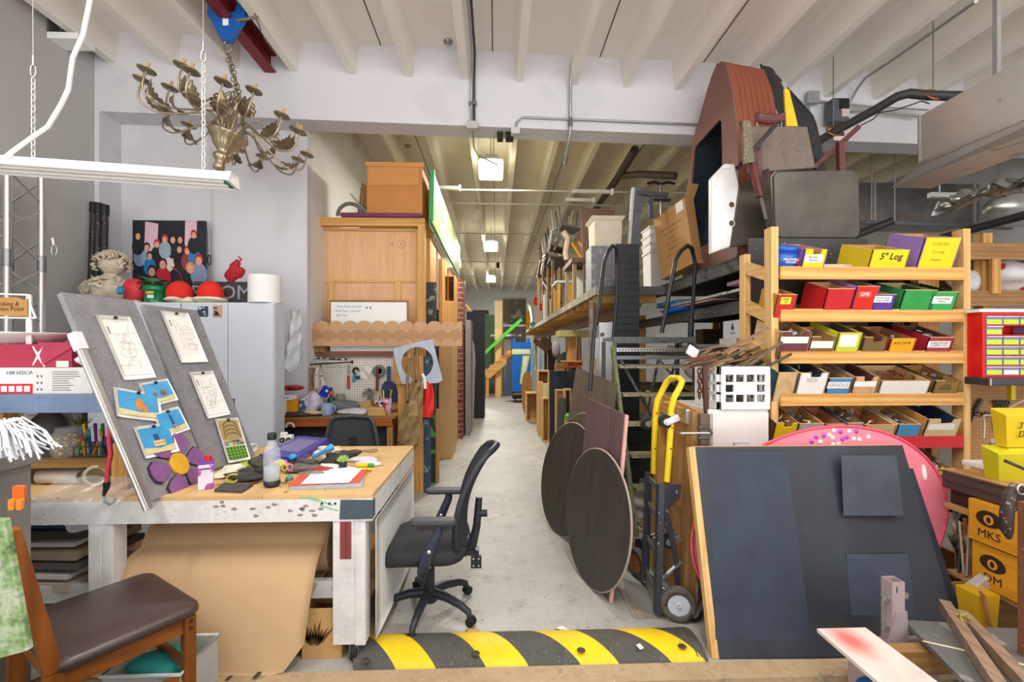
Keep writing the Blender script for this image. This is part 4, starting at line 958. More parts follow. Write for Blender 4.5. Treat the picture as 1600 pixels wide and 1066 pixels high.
r=T('whiteboard','wood framed whiteboard with notes and two dots standing in the pine rack','whiteboard',((a.x+b.x)/2,yw,b.z))
part(r,'panel',MB().bx(a.x+.012,b.x-.012,yw+.005,yw+.02,b.z,a.z-.01),plain('#f3f3f1',.3,0,.02))
part(r,'frame',MB().bx(a.x,b.x,yw,yw+.025,a.z-.015,a.z+.008).bx(a.x,a.x+.014,yw,yw+.025,b.z,a.z-.016).bx(b.x-.02,b.x,yw,yw+.025,b.z,a.z-.016),OLDW)
tx=MB()
for i,(s_,px,py)in enumerate((('Paint Sheet Schedule',546,479),('Floor Paint - Drywall',543,486),('Side One',534,493))):
 p=W(px,py,y=yw+.004);tx.text(s_,.036,p,X_,Z_,shear=.2)
for px in(573,579):p=W(px,481,y=yw+.004);tx.prism(ell(.012,.014,10),p,X_,Z_,.0008)
part(r,'lettering',tx,plain('#6b7fa8',.7))
ys=5.42;a,b=W(469,500,y=ys),W(722,541,y=ys)
r=T('scallop_roof_strip','long tan fibreboard strip of overlapping roof scallops above the pegboard','roof strip',((a.x+b.x)/2,ys,b.z))
MDF=plain('#caa07a',.7,0,.06,4);MDFB=plain('#b98e69',.75,0,.06,4)
part(r,'backing',MB().bx(a.x,b.x,ys+.012,ys+.03,b.z,b.z+(a.z-b.z)*.78),PINEL)
wS=(b.x-a.x)/11.5;hS=(a.z-b.z)
for row in range(3):
 sc=MB()
 for i in range(12):
  cx=a.x+wS*(i+.5+(.5 if row==1 else 0));zt=b.z+hS*(.78-row*.34)
  n=12;pts=[(wS*.49*math.cos(PI*k/n),wS*.36*math.sin(PI*k/n)+.0)for k in range(n+1)]
  lo=[(-wS*.49,-hS*.42),(wS*.49,-hS*.42)]
  pp=[(min(max(cx+x,a.x),b.x)-cx,max(y+zt,b.z)-zt)for x,y in pts+lo]
  sc.prism(pp,(cx,ys+.008-row*.006,zt),X_,Z_,.004+.0005*(i%2))
 part(r,'scallop_row',sc,MDF if row%2==0 else MDFB)
part(r,'hood',MB().bx(a.x,a.x+.03,ys+.03,ys+.2,b.z-.02,a.z-.1).bx(a.x,wx(505,ys),ys+.05,ys+.2,b.z-.075,b.z-.01),OLDW)
yq=5.52;p=MB();bxp(p,516,541,622,549,yq,.2);solo('white_shelf_board','white board lying on the brown rail above the pegboard','board',p,WHITE)
p=MB();bxp(p,494,549,628,557,yq-.02,.24);solo('brown_rail','reddish brown timber rail along the top of the white pegboard','rail',p,Wood('#8d5a44','#6a3f30'))
p=MB();bxp(p,494,338,664,334,yq,.1)
yp=5.56
def m_peg(c,hole,pitch,r_):
 m,nt,bs=_base('pegboard_'+c.strip('#'));tc=_n(nt,'ShaderNodeTexCoord');sep=_n(nt,'ShaderNodeSeparateXYZ');nt.links.new(tc.outputs['Object'],sep.inputs[0])
 def mth(op,*a):
  k=_n(nt,'ShaderNodeMath',operation=op)
  for s,v in zip(k.inputs,a):
   if isinstance(v,(int,float)):s.default_value=v
   else:nt.links.new(v,s)
  return k.outputs[0]
 ds=[]
 for o in('X','Z'):ds.append(mth('POWER',mth('SUBTRACT',mth('FRACT',mth('DIVIDE',sep.outputs[o],pitch)),.5),2))
 d=mth('SQRT',mth('ADD',*ds));f=mth('LESS_THAN',d,r_/pitch)
 g=_noise(nt,_coord(nt,5),1,5,.7);base=_ramp(nt,g,[(.35,_dk(lin(c),.88)),(.65,lin(c))])
 nt.links.new(_mix(nt,base,lin(hole),f),bs.inputs['Base Color']);bs.inputs['Roughness'].default_value=.6;return m
a,b=W(441,556,y=yp),W(616,660,y=yp)
r=T('pegboard','white pegboard in a pine frame standing behind the cluttered desk','pegboard',((a.x+b.x)/2,yp,b.z))
part(r,'panel',MB().bx(a.x,b.x,yp,yp+.006,b.z,a.z),m_peg('#e9e4d8','#57504a',.03,.0055))
part(r,'frame_post',MB().bx(a.x,a.x+.045,yp-.03,yp-.001,b.z,a.z),PINE)
part(r,'frame_post',MB().bx(b.x-.0,b.x+.085,yp-.05,yp+.03,.4,a.z+.03),PINE)
yd=4.88;dz=wz(652,yd,510);d0,d1=wx(413,yd),wx(612,yd)
r=T('cluttered_desk','narrow desk with an orange edge under the white pegboard','desk',((d0+d1)/2,5.2,0))
part(r,'desktop',MB().bx(d0-.02,d1+.03,yd,5.5,dz-.02,dz),OLDW)
zb=wz(667,yd,510);part(r,'front_rail',MB().bx(d0,d1,yd+.01,yd+.05,zb,dz-.021),ORANGEW)
part(r,'back_panel',MB().bx(d0+.02,d1-.02,yd+.12,yd+.15,.1,zb-.002),plain('#2c2d30',.6,0,.5,9))
for x in(d0+.03,d1-.03):
 for y in(yd+.06,5.42):part(r,'leg',MB().bx(x-.03,x+.03,y-.03,y+.03,0,zb),OLDW)
p=W(453,668,y=yd-.004);ht=MB().tube([p+V((.042*math.cos(t),0,.045*math.sin(t)))for t in[i*PI/10 for i in range(11)]],.012,8)
solo('tape_ring','white tape ring hanging over the orange edge of the desk','tape',ht,plain('#ecdcd2',.6))
DZ=dz+.002
def dp(px,y):return V((wx(px,y),y,DZ))
def crate(name,label,px0,px1,pyt,y,d,m,cat='box',grp=None):
 a,b=wx(px0,y),wx(px1,y);zt=wz(pyt,y,(px0+px1)/2)
 return solo(name,label,cat,MB().bx(a,b,y,y+d,DZ,zt),m,grp,bevel=.003)
crate('white_paint_box','white box with coloured dots on its lid at the left end of the desk',429,447,622,4.96,.12,plain('#e9e6e4',.5))
a=W(427,629,y=4.95);mb=MB().bx(a.x,a.x+.19,4.945,5.1,DZ+.175,DZ+.225)
for i in range(5):mb.m(1+i%3).cyl((a.x+.03+i*.032,4.9445,DZ+.2),(a.x+.03+i*.032,4.943,DZ+.2),.01,n=10)
solo('dotted_lid','white lid with coloured dots on top of the box at the desk left end','lid',mb,[WHITE,plain('#6b8a5a',.5),plain('#5a5a9a',.5),plain('#b06a7a',.5)])
crate('orange_box','small bright orange box beside the white dotted box on the desk',446,464,626,4.97,.12,plain('#ee9a1c',.4))
c=dp(454,5.05);c.z+=.3;solo('red_tool_case','long red and brown tool roll lying on the boxes at the desk left end','tool roll',crumple(c,.13,16,.14,(1.15,.5,.28),8),speck('#c22c2a','#4a2318',.5,9,.62))
crate('blue_label_tub','blue and white tub standing beside the orange box on the desk',468,476,624,5.0,.1,speck('#3c5f92','#dfe3ea',.4,18,.5))
for px,y,rr,sq,col,nm,lb,s in((487,5.1,.13,(.8,.7,.95),'#c9c4d4','plastic_bag','crumpled lilac plastic bag on the desk behind the orange box',3),(500,5.25,.1,(1.1,.6,.7),'#48752f','green_net','bundle of green netting on the desk below the hanging bags',5),(533,5.2,.14,(1.2,.7,.5),'#6b7078','grey_sack','grey wrinkled sack in the middle of the cluttered desk',7),(552,4.98,.13,(1.2,.6,.3),'#c8c8cc','foil_heap','heap of crumpled silver foil at the front of the desk',9),(485,4.98,.12,(1.2,.6,.25),'#c9a97d','tan_wrap','crumpled tan wrapping paper at the front of the desk',12),(465,4.95,.1,(1.5,.6,.3),'#4a4148','dark_rags','dark purple rags at the desk front below the orange box',14),(540,5.35,.12,(1.4,.5,.5),'#4c4f57','dark_bag','dark zipped bag against the white pegboard',16)):
 c=dp(px,y);c.z+=rr*sq[2]*.95;solo(nm,lb,nm.split('_')[-1],crumple(c,rr,16,.2,sq,s),plain(col,.7,0,.3,15))
c=dp(511,5.0);solo('blue_mug','pale blue round mug at the front of the cluttered desk','mug',MB().lathe([(.05,0),(.062,.02),(.062,.13),(.055,.13),(.05,.02),(0,.015)],c,n=22).tube([c+V((.06+.03*math.sin(t),0,.07-.04*math.cos(t)))for t in[i*PI/8 for i in range(9)]],.008,6),plain('#8fa6cf',.5))
for(px0,px1,pyt,y,lb,tilt)in((557,580,628,5.2,'flat cardboard box tilted against the pegboard',.2),(574,600,637,4.95,'small cardboard box at the right end of the desk, topmost of two',0),(574,602,644,4.945,'small cardboard box at the right end of the desk, under another',0)):
 a,b=wx(px0,y),wx(px1,y);zt=wz(pyt,y,px0);z0=DZ if 'under' in lb or tilt else wz(644,4.95,574)+.001
 mb=MB().box(((a+b)/2,y+.07,(z0+zt)/2),(b-a,.14,zt-z0),(0,-tilt,0));solo('cardboard_box',lb,'box',mb,CARD,'cardboard boxes on the desk',bevel=.002)
c=dp(603,5.1)
r=T('pencil_cup','pink cup full of yellow and black pencils at the desk right end','cup',c)
part(r,'cup',MB().lathe([(.05,0),(.065,.17),(.06,.17),(.045,.01),(0,.01)],c,n=22),plain('#dba8c8',.5))
for i in range(6):
 a=i*1.1;d=V((math.cos(a)*.04,math.sin(a)*.03,0));s_=T('pencil','pencil standing in the pink cup on the desk','pencil',c+d*.5+Z_*.02,group='pencils in the pink cup')
 part(s_,'barrel',MB().cyl(c+d*.5+Z_*.02,c+d*1.6+Z_*.27,.008,n=6),plain(['#d9c23a','#e6d35a','#2c2c2e'][i%3],.5))
c=W(606,606,y=5.5)
r=T('dustpan','dark blue dustpan hanging on the pegboard behind the pink cup','dustpan',c)
part(r,'pan',MB().prism([(-.1,-.16),(.15,-.17),(.09,.05),(.04,.08),(-.03,.08),(-.06,.04)],c,X_,Z_,.03),plain('#2c3f66',.5),bevel=.006)
part(r,'handle',MB().bx(c.x-.012,c.x+.03,c.y,c.y+.02,c.z+.08,c.z+.26),plain('#34486f',.5),bevel=.005)
c=W(593,580,y=5.54)
r=T('tape_gun','round grey tape roll on the pegboard with a wooden handled tool in it','tape',c)
part(r,'roll',MB().lathe([(.035,0),(.075,0),(.075,.035),(.035,.035),(.035,0)],c,-Y_,26),plain('#77787a',.4))
part(r,'handle',MB().beam(c+V((-.015,-.04,.05)),c+V((-.02,-.04,-.24)),.03,.016),Wood('#8a4f2d','#5e3218'))
c=W(544.5,595,y=5.535)
r=T('red_chisel','long red handled tool hanging on the pegboard left of the tag','tool',c)
part(r,'handle',MB().cyl(c+V((0,0,-.09)),c+V((0,0,.06)),.02,.017,10),plain('#cf3a4a',.4));part(r,'blade',MB().beam(c+V((0,0,.06)),c+V((.008,0,.2)),.026,.006),ALU)
c=W(556,586,y=5.535)
r=T('blue_clamp','black and blue spring clamp hanging on the pegboard','clamp',c)
part(r,'jaw',MB().tube([c+V((.03*math.cos(t),0,.05+.035*math.sin(t)))for t in[i*PI/8 for i in range(13)]],.013,7),BLACK);part(r,'grip',MB().box(c+V((-.02,0,-.03)),(.03,.02,.11),(0,.1,0)).m(1).box(c+V((.025,0,-.03)),(.05,.02,.04)),[plain('#2f8fb5',.4),plain('#2c3a57',.4)])
c=W(572,583,y=5.545);solo('white_tag','white instruction card hung askew on the pegboard','card',(lambda m:[m.m(1).box(c+V((.0,-.004,.03-i*.02))+V((-.012+.012*i,0,-.004*i)),(.075,.001,.006),(0,.5,0))for i in range(4)]and m)(MB().box(c,(.1,.004,.16),(0,.5,0))),[plain('#efece2',.7),plain('#a7a49c',.7)])
c=W(577,613,y=5.5);q=random.Random(6);mb=MB()
for i in range(14):a=q.uniform(0,6.3);d=V((math.cos(a),-.2,math.sin(a)))*q.uniform(.04,.09);mb.tube([c,c+d*.6,c+d+V((0,0,-.03))],.008,5)
solo('wire_tangle','tangle of grey wire hooked on the pegboard below the tag','wire',mb,plain('#7d7a76',.5,.3))
p,q2=W(448,572,y=5.36),W(549,566,y=5.36)
r=T('hanging_rod','thin black rod jutting across the top of the pegboard','rod',(p+q2)/2)
part(r,'rod',MB().cyl(p,q2,.008,n=8),BLACK);part(r,'knob',MB().cyl(q2,q2+X_*.018,.02,n=12),BLACK)
p,q2=W(455,558,y=5.4),W(502,562,y=5.4);solo('striped_stick','speckled black and white stick along the pegboard top','stick',MB().cyl(p,q2+X_*.3,.014,n=8),speck('#4a4a50','#cfcfd6',.6,30,.5))
for px,py,w,h,col,nm,lb,s in((486,598,.11,.34,'#a98f77','tan_rag','tan rag hanging from the rod in front of the pegboard',1),(499,594,.1,.36,'#dfd5c8','cream_apron','cream spotted rag hanging from the rod in front of the pegboard',2),(473,585,.07,.3,'#3f3735','dark_strap','dark leather strap hanging at the left of the pegboard',3)):
 c=W(px,py,y=5.34)
 solo(nm,lb,nm.split('_')[-1],MB().grid(lambda u,v,c=c,w=w,h=h,s=s:c+V(((u-.5)*w*(.7+.5*v)+.012*math.sin(v*9+s),.03*math.sin(u*9+s+v*3),h*(.5-v))),10,14,True,.004),speck(col,'#5a4a40',.8,25,.64)if s!=3 else plain(col,.6))
c=W(508,612,y=5.28);solo('blue_brush','bright blue scrubbing brush hanging before the pegboard','brush',MB().box(c,(.09,.05,.12),(0,.5,0)).m(1).box(c+V((.03,-.03,.01)),(.03,.01,.03),(0,.5,0)),[plain('#1f35c4',.4),WHITE],bevel=.012)
c=W(464,603,y=5.38);solo('yellow_tool','yellow and black handled tool hanging at the left of the pegboard','tool',MB().cyl(c+V((0,0,-.06)),c+V((0,0,.02)),.03,.024,10).m(1).cyl(c+V((0,0,.02)),c+V((-.01,0,.12)),.014,n=8),[plain('#d9c020',.4),BLACK])
c=W(449,590,y=5.3)
r=T('pipe_wrench','red pipe wrench hanging on the pegboard frame post','wrench',c)
part(r,'handle',MB().beam(c+V((0,0,-.02)),c+V((.0,0,.14)),.03,.02),RED);part(r,'jaw',MB().tube([c+V((.03*math.cos(t)-.01,0,.16+.05*math.sin(t)))for t in[i*PI/7 for i in range(10)]],.012,6),BLACK)
part(r,'brass_end',MB().beam(c+V((0,0,-.22)),c+V((0,0,-.02)),.022,.016),plain('#a9803a',.4,.6))
c=dp(518,5.3)
r=T('spray_bottle','dark spray bottle with an orange top standing on the desk','bottle',c)
part(r,'body',MB().lathe([(.04,0),(.045,.14),(.02,.18),(.018,.2)],c,n=18),plain('#33363a',.4));part(r,'nozzle',MB().box(c+V((-.01,0,.22)),(.06,.03,.04)),plain('#e0653a',.4));part(r,'cap',MB().cyl(c+Z_*.24,c+Z_*.28,.014,n=10),plain('#2c4a35',.5))
c=dp(532,5.38);solo('glass_jar','cloudy glass jar standing against the pegboard on the desk','jar',MB().lathe([(.055,0),(.06,.02),(.06,.15),(.05,.18),(.05,.2)],c,n=20),plain('#8d8b7d',.2,0,.3,14,alpha=.7))
c=dp(597,5.0);c.z=wz(637,4.95,590)+.003;q=random.Random(3);mb=MB()
for i in range(22):mb.m(i%4).ball(c+V((q.uniform(-.09,.05),q.uniform(-.03,.05),q.uniform(.01,.05))),.016,8)
solo('bead_heap','small heap of red, white and blue beads on the boxes at the desk right end','beads',mb,[plain('#b52a4a',.4),WHITE,plain('#3a3a8a',.4),plain('#d9a8c0',.4)],kind='stuff')
c=V((wx(541,4.2),4.25,0))
r=T('task_chair','grey mesh back office chair tucked between the desk and the table','chair',c)
bk=MB();z0,z1=.62,wz(655,4.25,541)
def bo(u,v):return c+V(((u-.5)*(.52-.1*v),.1+.05*math.cos((u-.5)*3),z0+(z1-z0)*v))
out=[bo(0,0),bo(0,.5),bo(.03,.9),bo(.12,1),bo(.5,1.02),bo(.88,1),bo(.97,.9),bo(1,.5),bo(1,0),bo(.5,-.02)]
part(r,'back_frame',MB().tube(out,.018,8,True),plain('#4a4b4f',.5))
part(r,'back_mesh',MB().grid(lambda u,v:bo(.03+.94*u,.02+.95*v)+Y_*.002,8,8,True,.004),plain('#3c3d42',.8,0,.1,40))
part(r,'seat',MB().prism(rrect(.5,.48,.1),c+V((0,-.1,.46)),X_,Y_,.07),plain('#343539',.8),bevel=.02)
part(r,'back_bar',MB().beam(c+V((0,.12,.47)),c+V((0,.14,.75)),.06,.02),BLKP)
part(r,'gas_column',MB().cyl(c+Z_*.08,c+Z_*.46,.025,n=12),BLKP)
for i in range(5):
 a=i*2*PI/5;d=V((math.cos(a),math.sin(a),0));lg=part(r,'leg',MB().beam(c+Z_*.1,c+d*.3+Z_*.075,.05,.035),BLKP);part(lg,'caster',MB().cyl(c+d*.3-d.cross(Z_)*.02+Z_*.028,c+d*.3+d.cross(Z_)*.02+Z_*.028,.027,n=12),RUBBER)
 # on top of the pine rack
yt=5.62
a,b=W(531,331,y=yt),W(659,345,y=yt)
r=T('purple_board','purple painted panel lying flat on top of the pine rack under the cardboard box','panel',((a.x+b.x)/2,6.0,uz))
part(r,'panel',MB().slab((a.x,yt,uz+.002),(b.x,yt,uz+.002),(b.x,6.3,uz+.002),(a.x+.1,6.3,uz+.002),.05),plain('#6d2f55',.5,0,.1),bevel=.008)
zt=uz+.054
yc=5.7;a,b=W(573,256,y=yc),W(660,330,y=yc)
r=T('big_cardboard_box','big upright cardboard box on the purple panel at the top of the rack','box',((a.x+b.x)/2,yc+.3,zt))
part(r,'carton',MB().bx(a.x,b.x,yc,yc+.55,zt,a.z-.03),plain('#c18246',.75,0,.1,4),bevel=.006)
fl_=MB().slab((a.x-.01,yc-.004,a.z-.03),(b.x+.02,yc-.004,a.z-.035),(b.x+.02,yc-.012,a.z+.02),(a.x-.01,yc-.012,a.z+.02),.006).slab((a.x+.02,yc-.003,zt+.36),(b.x-.05,yc-.003,zt+.37),(b.x-.05,yc-.005,a.z-.04),(a.x+.02,yc-.005,a.z-.04),.005)
part(r,'flap',fl_,plain('#cb8e50',.75,0,.08))
mb=MB();q=random.Random(3);c=W(560,318,y=6.0)
r=T('grey_scraps','grey and brown scrap panels heaped behind the cardboard box on the rack','scrap',(c.x,6.0,zt))
part(r,'brown_panel',MB().slab((c.x-.0,5.95,zt),(c.x+.1,5.95,zt),(c.x+.16,6.0,zt+.42),(c.x+.05,6.0,zt+.5),.02),OLDW)
part(r,'grey_hoop',MB().tube([V((c.x-.06+.16*math.cos(t),5.85,zt+.02+.16*math.sin(t)))for t in[i*PI/10 for i in range(11)]],.025,8),plain('#6b6a68',.6))
part(r,'grey_slat',MB().beam((c.x-.05,5.85,zt+.3),(c.x+.16,5.85,zt+.05),.05,.02),plain('#8d8a84',.7))
a=W(497,353,y=5.95);solo('white_bucket','white bucket glimpsed inside the top of the pine rack at left','bucket',MB().lathe([(.17,0),(.2,.14),(.19,.14),(.16,.01),(0,.01)],(a.x+.1,6.05,fz+.006),n=24),plain('#dedcd6',.5))
xg=wx(668,5.7)+.02;gy1=10.0
za,zb_=wz(268,5.75,672),wz(345,5.75,668)
r=T('landscape_flat','long pale yellow green panel with a bright green edge facing the aisle','panel',(xg,7.4,zb_))
gm,gnt,gb=_base('painted_meadow');cc=_coord(gnt,(.5,1.6,1.2));nf=_noise(gnt,cc,1.6,4,.6)
gnt.links.new(_ramp(gnt,nf,[(.3,lin('#a9c46a')),(.5,lin('#c9cf7a')),(.7,lin('#9cc7a8'))]),gb.inputs['Base Color'])
part(r,'panel',MB().slab((xg,5.72,zb_),(xg,gy1,zb_+.0),(xg+.02,gy1,za),(xg+.02,5.72,za),.03),gm)
part(r,'green_edge',MB().slab((xg+.002,5.68,zb_-.01),(xg+.002,5.718,zb_-.01),(xg+.022,5.718,za),(xg+.022,5.68,za),.05).slab((xg+.001,5.72,zb_-.03),(xg+.001,gy1,zb_-.03),(xg+.001,gy1,zb_-.002),(xg+.001,5.72,zb_-.002),.032),plain('#2fa055',.5))
# flats stacked along the left of the aisle
def endboard(name,label,px0,pyt,px1,pyb,y,t,m,cat='panel',grp=None,z0=None,lean=0):
 a,b=W(px0,pyt,y=y),W(px1,pyb,y=y);z=b.z if z0 is None else z0
 mb=MB().hexa([(a.x-lean,y,z),(b.x-lean,y,z),(b.x-lean,y+t,z),(a.x-lean,y+t,z),(a.x,y,a.z),(b.x,y,a.z),(b.x,y+t,a.z),(a.x,y+t,a.z)])
 return solo(name,label,cat,mb,m,grp)
endboard('marbled_flat','black marbled panel standing upright right of the pine rack',663,441,681,640,5.95,.06,speck('#3c3e42','#8b8d92',.6,14,.55),z0=.0)
endboard('pine_flat','tall pine framed flat behind the black marbled panel',666,374,672,500,6.0,.6,PINE,z0=.0)
endboard('purple_flat','grey and purple painted flat between pine frames beside the aisle',664,385,671,440,6.7,.05,speck('#6a2f52','#55585c',.6,3,.5),z0=.0)
endboard('pine_flat','tall pine flat edge just right of the purple flat',672,376,676,500,6.6,1.2,PINEL,z0=.0)
endboard('grey_flat','pale pinkish grey flat edge standing beside the aisle',679,392,684,500,6.9,1.5,plain('#b59f8d',.7),z0=.0)
endboard('dark_post','short black post standing behind the roof strip',680,484,685,560,6.3,.06,BLACK,z0=0)
endboard('pine_flat','pine flat edge left of the open timber cabinet',686,404,691,560,7.0,1.5,PINE,z0=0)
y=7.3;a,b=W(693,430,y=y),W(711,500,y=y)
r=T('timber_case','open timber case with orange boards inside beside the brick column','case',((a.x+b.x)/2,y,0))
zb2=wz(470,y,700);zz=b.z
part(r,'lower_panel',MB().bx(a.x,b.x,y,y+.5,0,zb2),PINEL);part(r,'frame',MB().bx(a.x,a.x+.025,y,y+.5,zb2,a.z+.25).bx(b.x-.02,b.x,y,y+.5,zb2,a.z).bx(a.x+.026,b.x-.021,y,y+.5,a.z-.02,a.z),PINEL)
part(r,'inner_board',MB().bx(a.x+.05,a.x+.08,y+.05,y+.09,zb2,a.z+.12),ORANGEW);part(r,'back',MB().bx(a.x+.026,b.x-.021,y+.45,y+.49,zb2,a.z-.03),Wood('#9a6a35','#7a4f22'))
m_br,nt,bb=_base('painted_brick');tcx=_n(nt,'ShaderNodeTexCoord');mp=_n(nt,'ShaderNodeMapping');mp.inputs['Rotation'].default_value=(PI/2,0,0);nt.links.new(tcx.outputs['Object'],mp.inputs[0])
bt=_n(nt,'ShaderNodeTexBrick');nt.links.new(mp.outputs[0],bt.inputs['Vector'])
for k,v in(('Color1',lin('#7d3f34')),('Color2',lin('#6b332b')),('Mortar',lin('#b58f80')),('Scale',1.0),('Mortar Size',.008),('Brick Width',.3),('Row Height',.09)):bt.inputs[k].default_value=v
nt.links.new(bt.outputs['Color'],bb.inputs['Base Color']);bb.inputs['Roughness'].default_value=.8
endboard('brick_column','narrow red brick painted column standing on the aisle left side',712,437,723,676,8.0,.7,m_br,'column',z0=0)
endboard('tan_board','tall plain tan board standing on the aisle just before the brick column',687,541,707,704,6.6,.5,plain('#d2aa78',.7,0,.08,3),'board',z0=0)
endboard('orange_edge','orange timber edge against the tall tan board',683,541,687,704,6.55,.4,PINE,'board',z0=0)
endboard('thin_batten','thin white batten between the tan board and the brick column',709,541,712,678,7.5,.3,PINEL,'batten',z0=0)
endboard('cream_flat','cream flat edge right of the brick column',722,508,727,653,8.75,.6,PINEL,z0=0)
endboard('grey_flat','grey panel with an arched edge beside the black double panels',727,500,735,673,8.3,.8,plain('#8c8884',.6),z0=0)
endboard('black_flat','tall black panel on the aisle left side far back',729,487,757,645,10.4,.6,plain('#2c2c30',.6,0,.2,3),z0=0)
pts=[W(*p,y=10.3)for p in((738,643),(739.5,600),(741,560),(739,540),(734,524))];pts[0].z=0
solo('grey_arch','pale grey arched strip fixed in front of the tall black panel','arch',MB().tube(pts,.035,8),plain('#a5a3a2',.6))
a,b=W(738,480,y=11),W(757,487,y=11);solo('black_lintel','black board lying across the top of the tall black panel','board',MB().bx(a.x,b.x+.1,11.05,11.3,wz(487,10.4,740),wz(481,10.4,740)),BLACK)
for px,py,w,h,nb,m in((724,447,.1,.25,'highest','#e5dccb'),(722,455,.14,.16,'lower','#efe7d3')):
 c=W(px,py,y=9.5);solo('white_cutout','ragged white cutout poking above the brick column, the '+nb,'cutout',MB().prism([(-w/2,-h/2),(w/2,-h*.2),(w*.4,h/2),(0,h*.2),(-w*.4,h*.3)],c,X_,Z_,.03).bx(c.x-w*.5,c.x-w*.3,9.45,9.48,0,c.z),plain(m,.7),'cutouts above the brick column')
p0,p1=W(723,462,y=9.1),W(735,486,y=9.1);solo('hanging_branch','thin pale bent stick hanging beside the brick column','stick',MB().tube([p0,p0.lerp(p1,.4)-X_*.06,p1],.03,6),PINEL)
# ring board, overalls, red jacket on the near post
yo=4.9
cx=W(651,567,y=yo)
sq=[(-.26,.155),(.17,.26),(.29,-.22),(-.16,-.23)]
n=32
def onsq(t):
 d=V((math.cos(t),math.sin(t),0));best=9
 for i in range(4):
  p,q2=V((*sq[i],0)),V((*sq[(i+1)%4],0));e=q2-p;den=d.x*e.y-d.y*e.x
  if abs(den)>1e-9:
   s_=(p.x*e.y-p.y*e.x)/den
   if s_>0:best=min(best,s_)
 return(d.x*best,d.y*best)
solo('ring_board','pale blue square board with a big round hole hanging on the post','board',MB().ring([onsq(2*PI*k/n)for k in range(n)],[(.01+.172*math.cos(2*PI*k/n),.0+.172*math.sin(2*PI*k/n))for k in range(n)],cx,X_,Z_,.012),plain('#a9b5c6',.5,0,.15))
a,b=W(621,556,y=5.0),W(661,768,y=5.0)
r=T('plywood_board','tall tan plywood board with battens behind the hanging overalls','board',((a.x+b.x)/2,5.05,0))
part(r,'board',MB().bx(a.x,b.x,5.02,5.06,0,a.z),Wood('#d1a15c','#b5813f',strength=.5))
part(r,'post',MB().bx(b.x-.16,b.x-.1,4.97,5.019,.9,a.z+.15),PINE);part(r,'rail',MB().bx(a.x,b.x-.161,4.97,5.019,1.22,1.3),PINE)
OV=speck('#9a7f58','#7a623f',.85,45,.6);c=W(645,640,y=4.9)
r=T('work_overalls','khaki brown bib overalls hanging by the straps from the post','overalls',(c.x,4.9,wz(697,4.9,640)))
zs=lambda py:wz(py,4.86,645);X=lambda px:wx(px,4.86)
prof=[(592,645,661),(605,639,661),(622,634,660),(640,630,659),(660,624,658),(680,620,655),(692,620,653),(698,628,650)]
def ov(u,v):
 k=v*(len(prof)-1);i=min(int(k),len(prof)-2);f_=k-i
 py,l,rr_=[prof[i][j]*(1-f_)+prof[i+1][j]*f_ for j in range(3)]
 return V((X(l)+(X(rr_)-X(l))*u,4.9-.05*math.sin(PI*u)-.018*math.sin(u*11+v*13)-.01*math.sin(v*31+u*5),zs(py)))
part(r,'cloth',MB().grid(ov,20,40,True,.006),OV)
for(x0,y0,x1,y1)in((647,592,644,545),(656,592,651,545),(636,625,639,560)):
 part(r,'strap',MB().tube([V((X(x0),4.875,zs(y0))),V((X((x0+x1)/2-1),4.86,zs((y0+y1)/2))),V((X(x1),4.89,zs(y1)))],.014,6),plain('#8f744c',.8))
part(r,'pocket',MB().grid(lambda u,v:ov(.3+.5*u,.3+.2*v)-Y_*.008,6,6,True,.004),plain('#a3875c',.85))
part(r,'buckle',MB().ball(V((X(650),4.855,zs(596))),.013,8).ball(V((X(637),4.85,zs(628))),.013,8),plain('#4a3a24',.4,.6))
part(r,'badge',MB().box(V((X(652),4.845,zs(607))),(.06,.004,.025)),plain('#3c3222',.6))
prof2=[(592,660,667),(600,660,673),(620,660,677),(640,660,677),(653,659,673)]
def rj(u,v):
 k=v*4;i=min(int(k),3);f_=k-i;py,l,rr_=[prof2[i][j]*(1-f_)+prof2[i+1][j]*f_ for j in range(3)]
 return V((X(l)+(X(rr_)-X(l))*u,4.93-.04*math.sin(PI*u)-.012*math.sin(u*8+v*9),zs(py)))
r=T('red_jacket','bright red jacket hanging right of the khaki overalls','jacket',(X(668),4.93,zs(653)))
part(r,'cloth',MB().grid(rj,10,20,True,.006),plain('#e02a22',.6,0,.15,9));part(r,'white_collar',MB().tube([V((X(659),4.9,zs(585))),V((X(663),4.89,zs(592))),V((X(664),4.89,zs(608)))],.018,6),WHITE)
endboard('dark_blue_board','narrow dark blue scuffed board standing right of the plywood board',662,556,672,757,5.02,.05,speck('#33445c','#6f8298',.6,20,.58),'board',z0=0)
endboard('green_smear_board','dark board smeared with bright green paint standing by the aisle',672,556,680,742,5.35,.05,speck('#2b3a33','#4f9a35',.6,6,.55),'board',z0=0)
endboard('cream_board','narrow cream board beside the green smeared board',679,640,686,742,5.4,.04,PLYD,'board',z0=0)
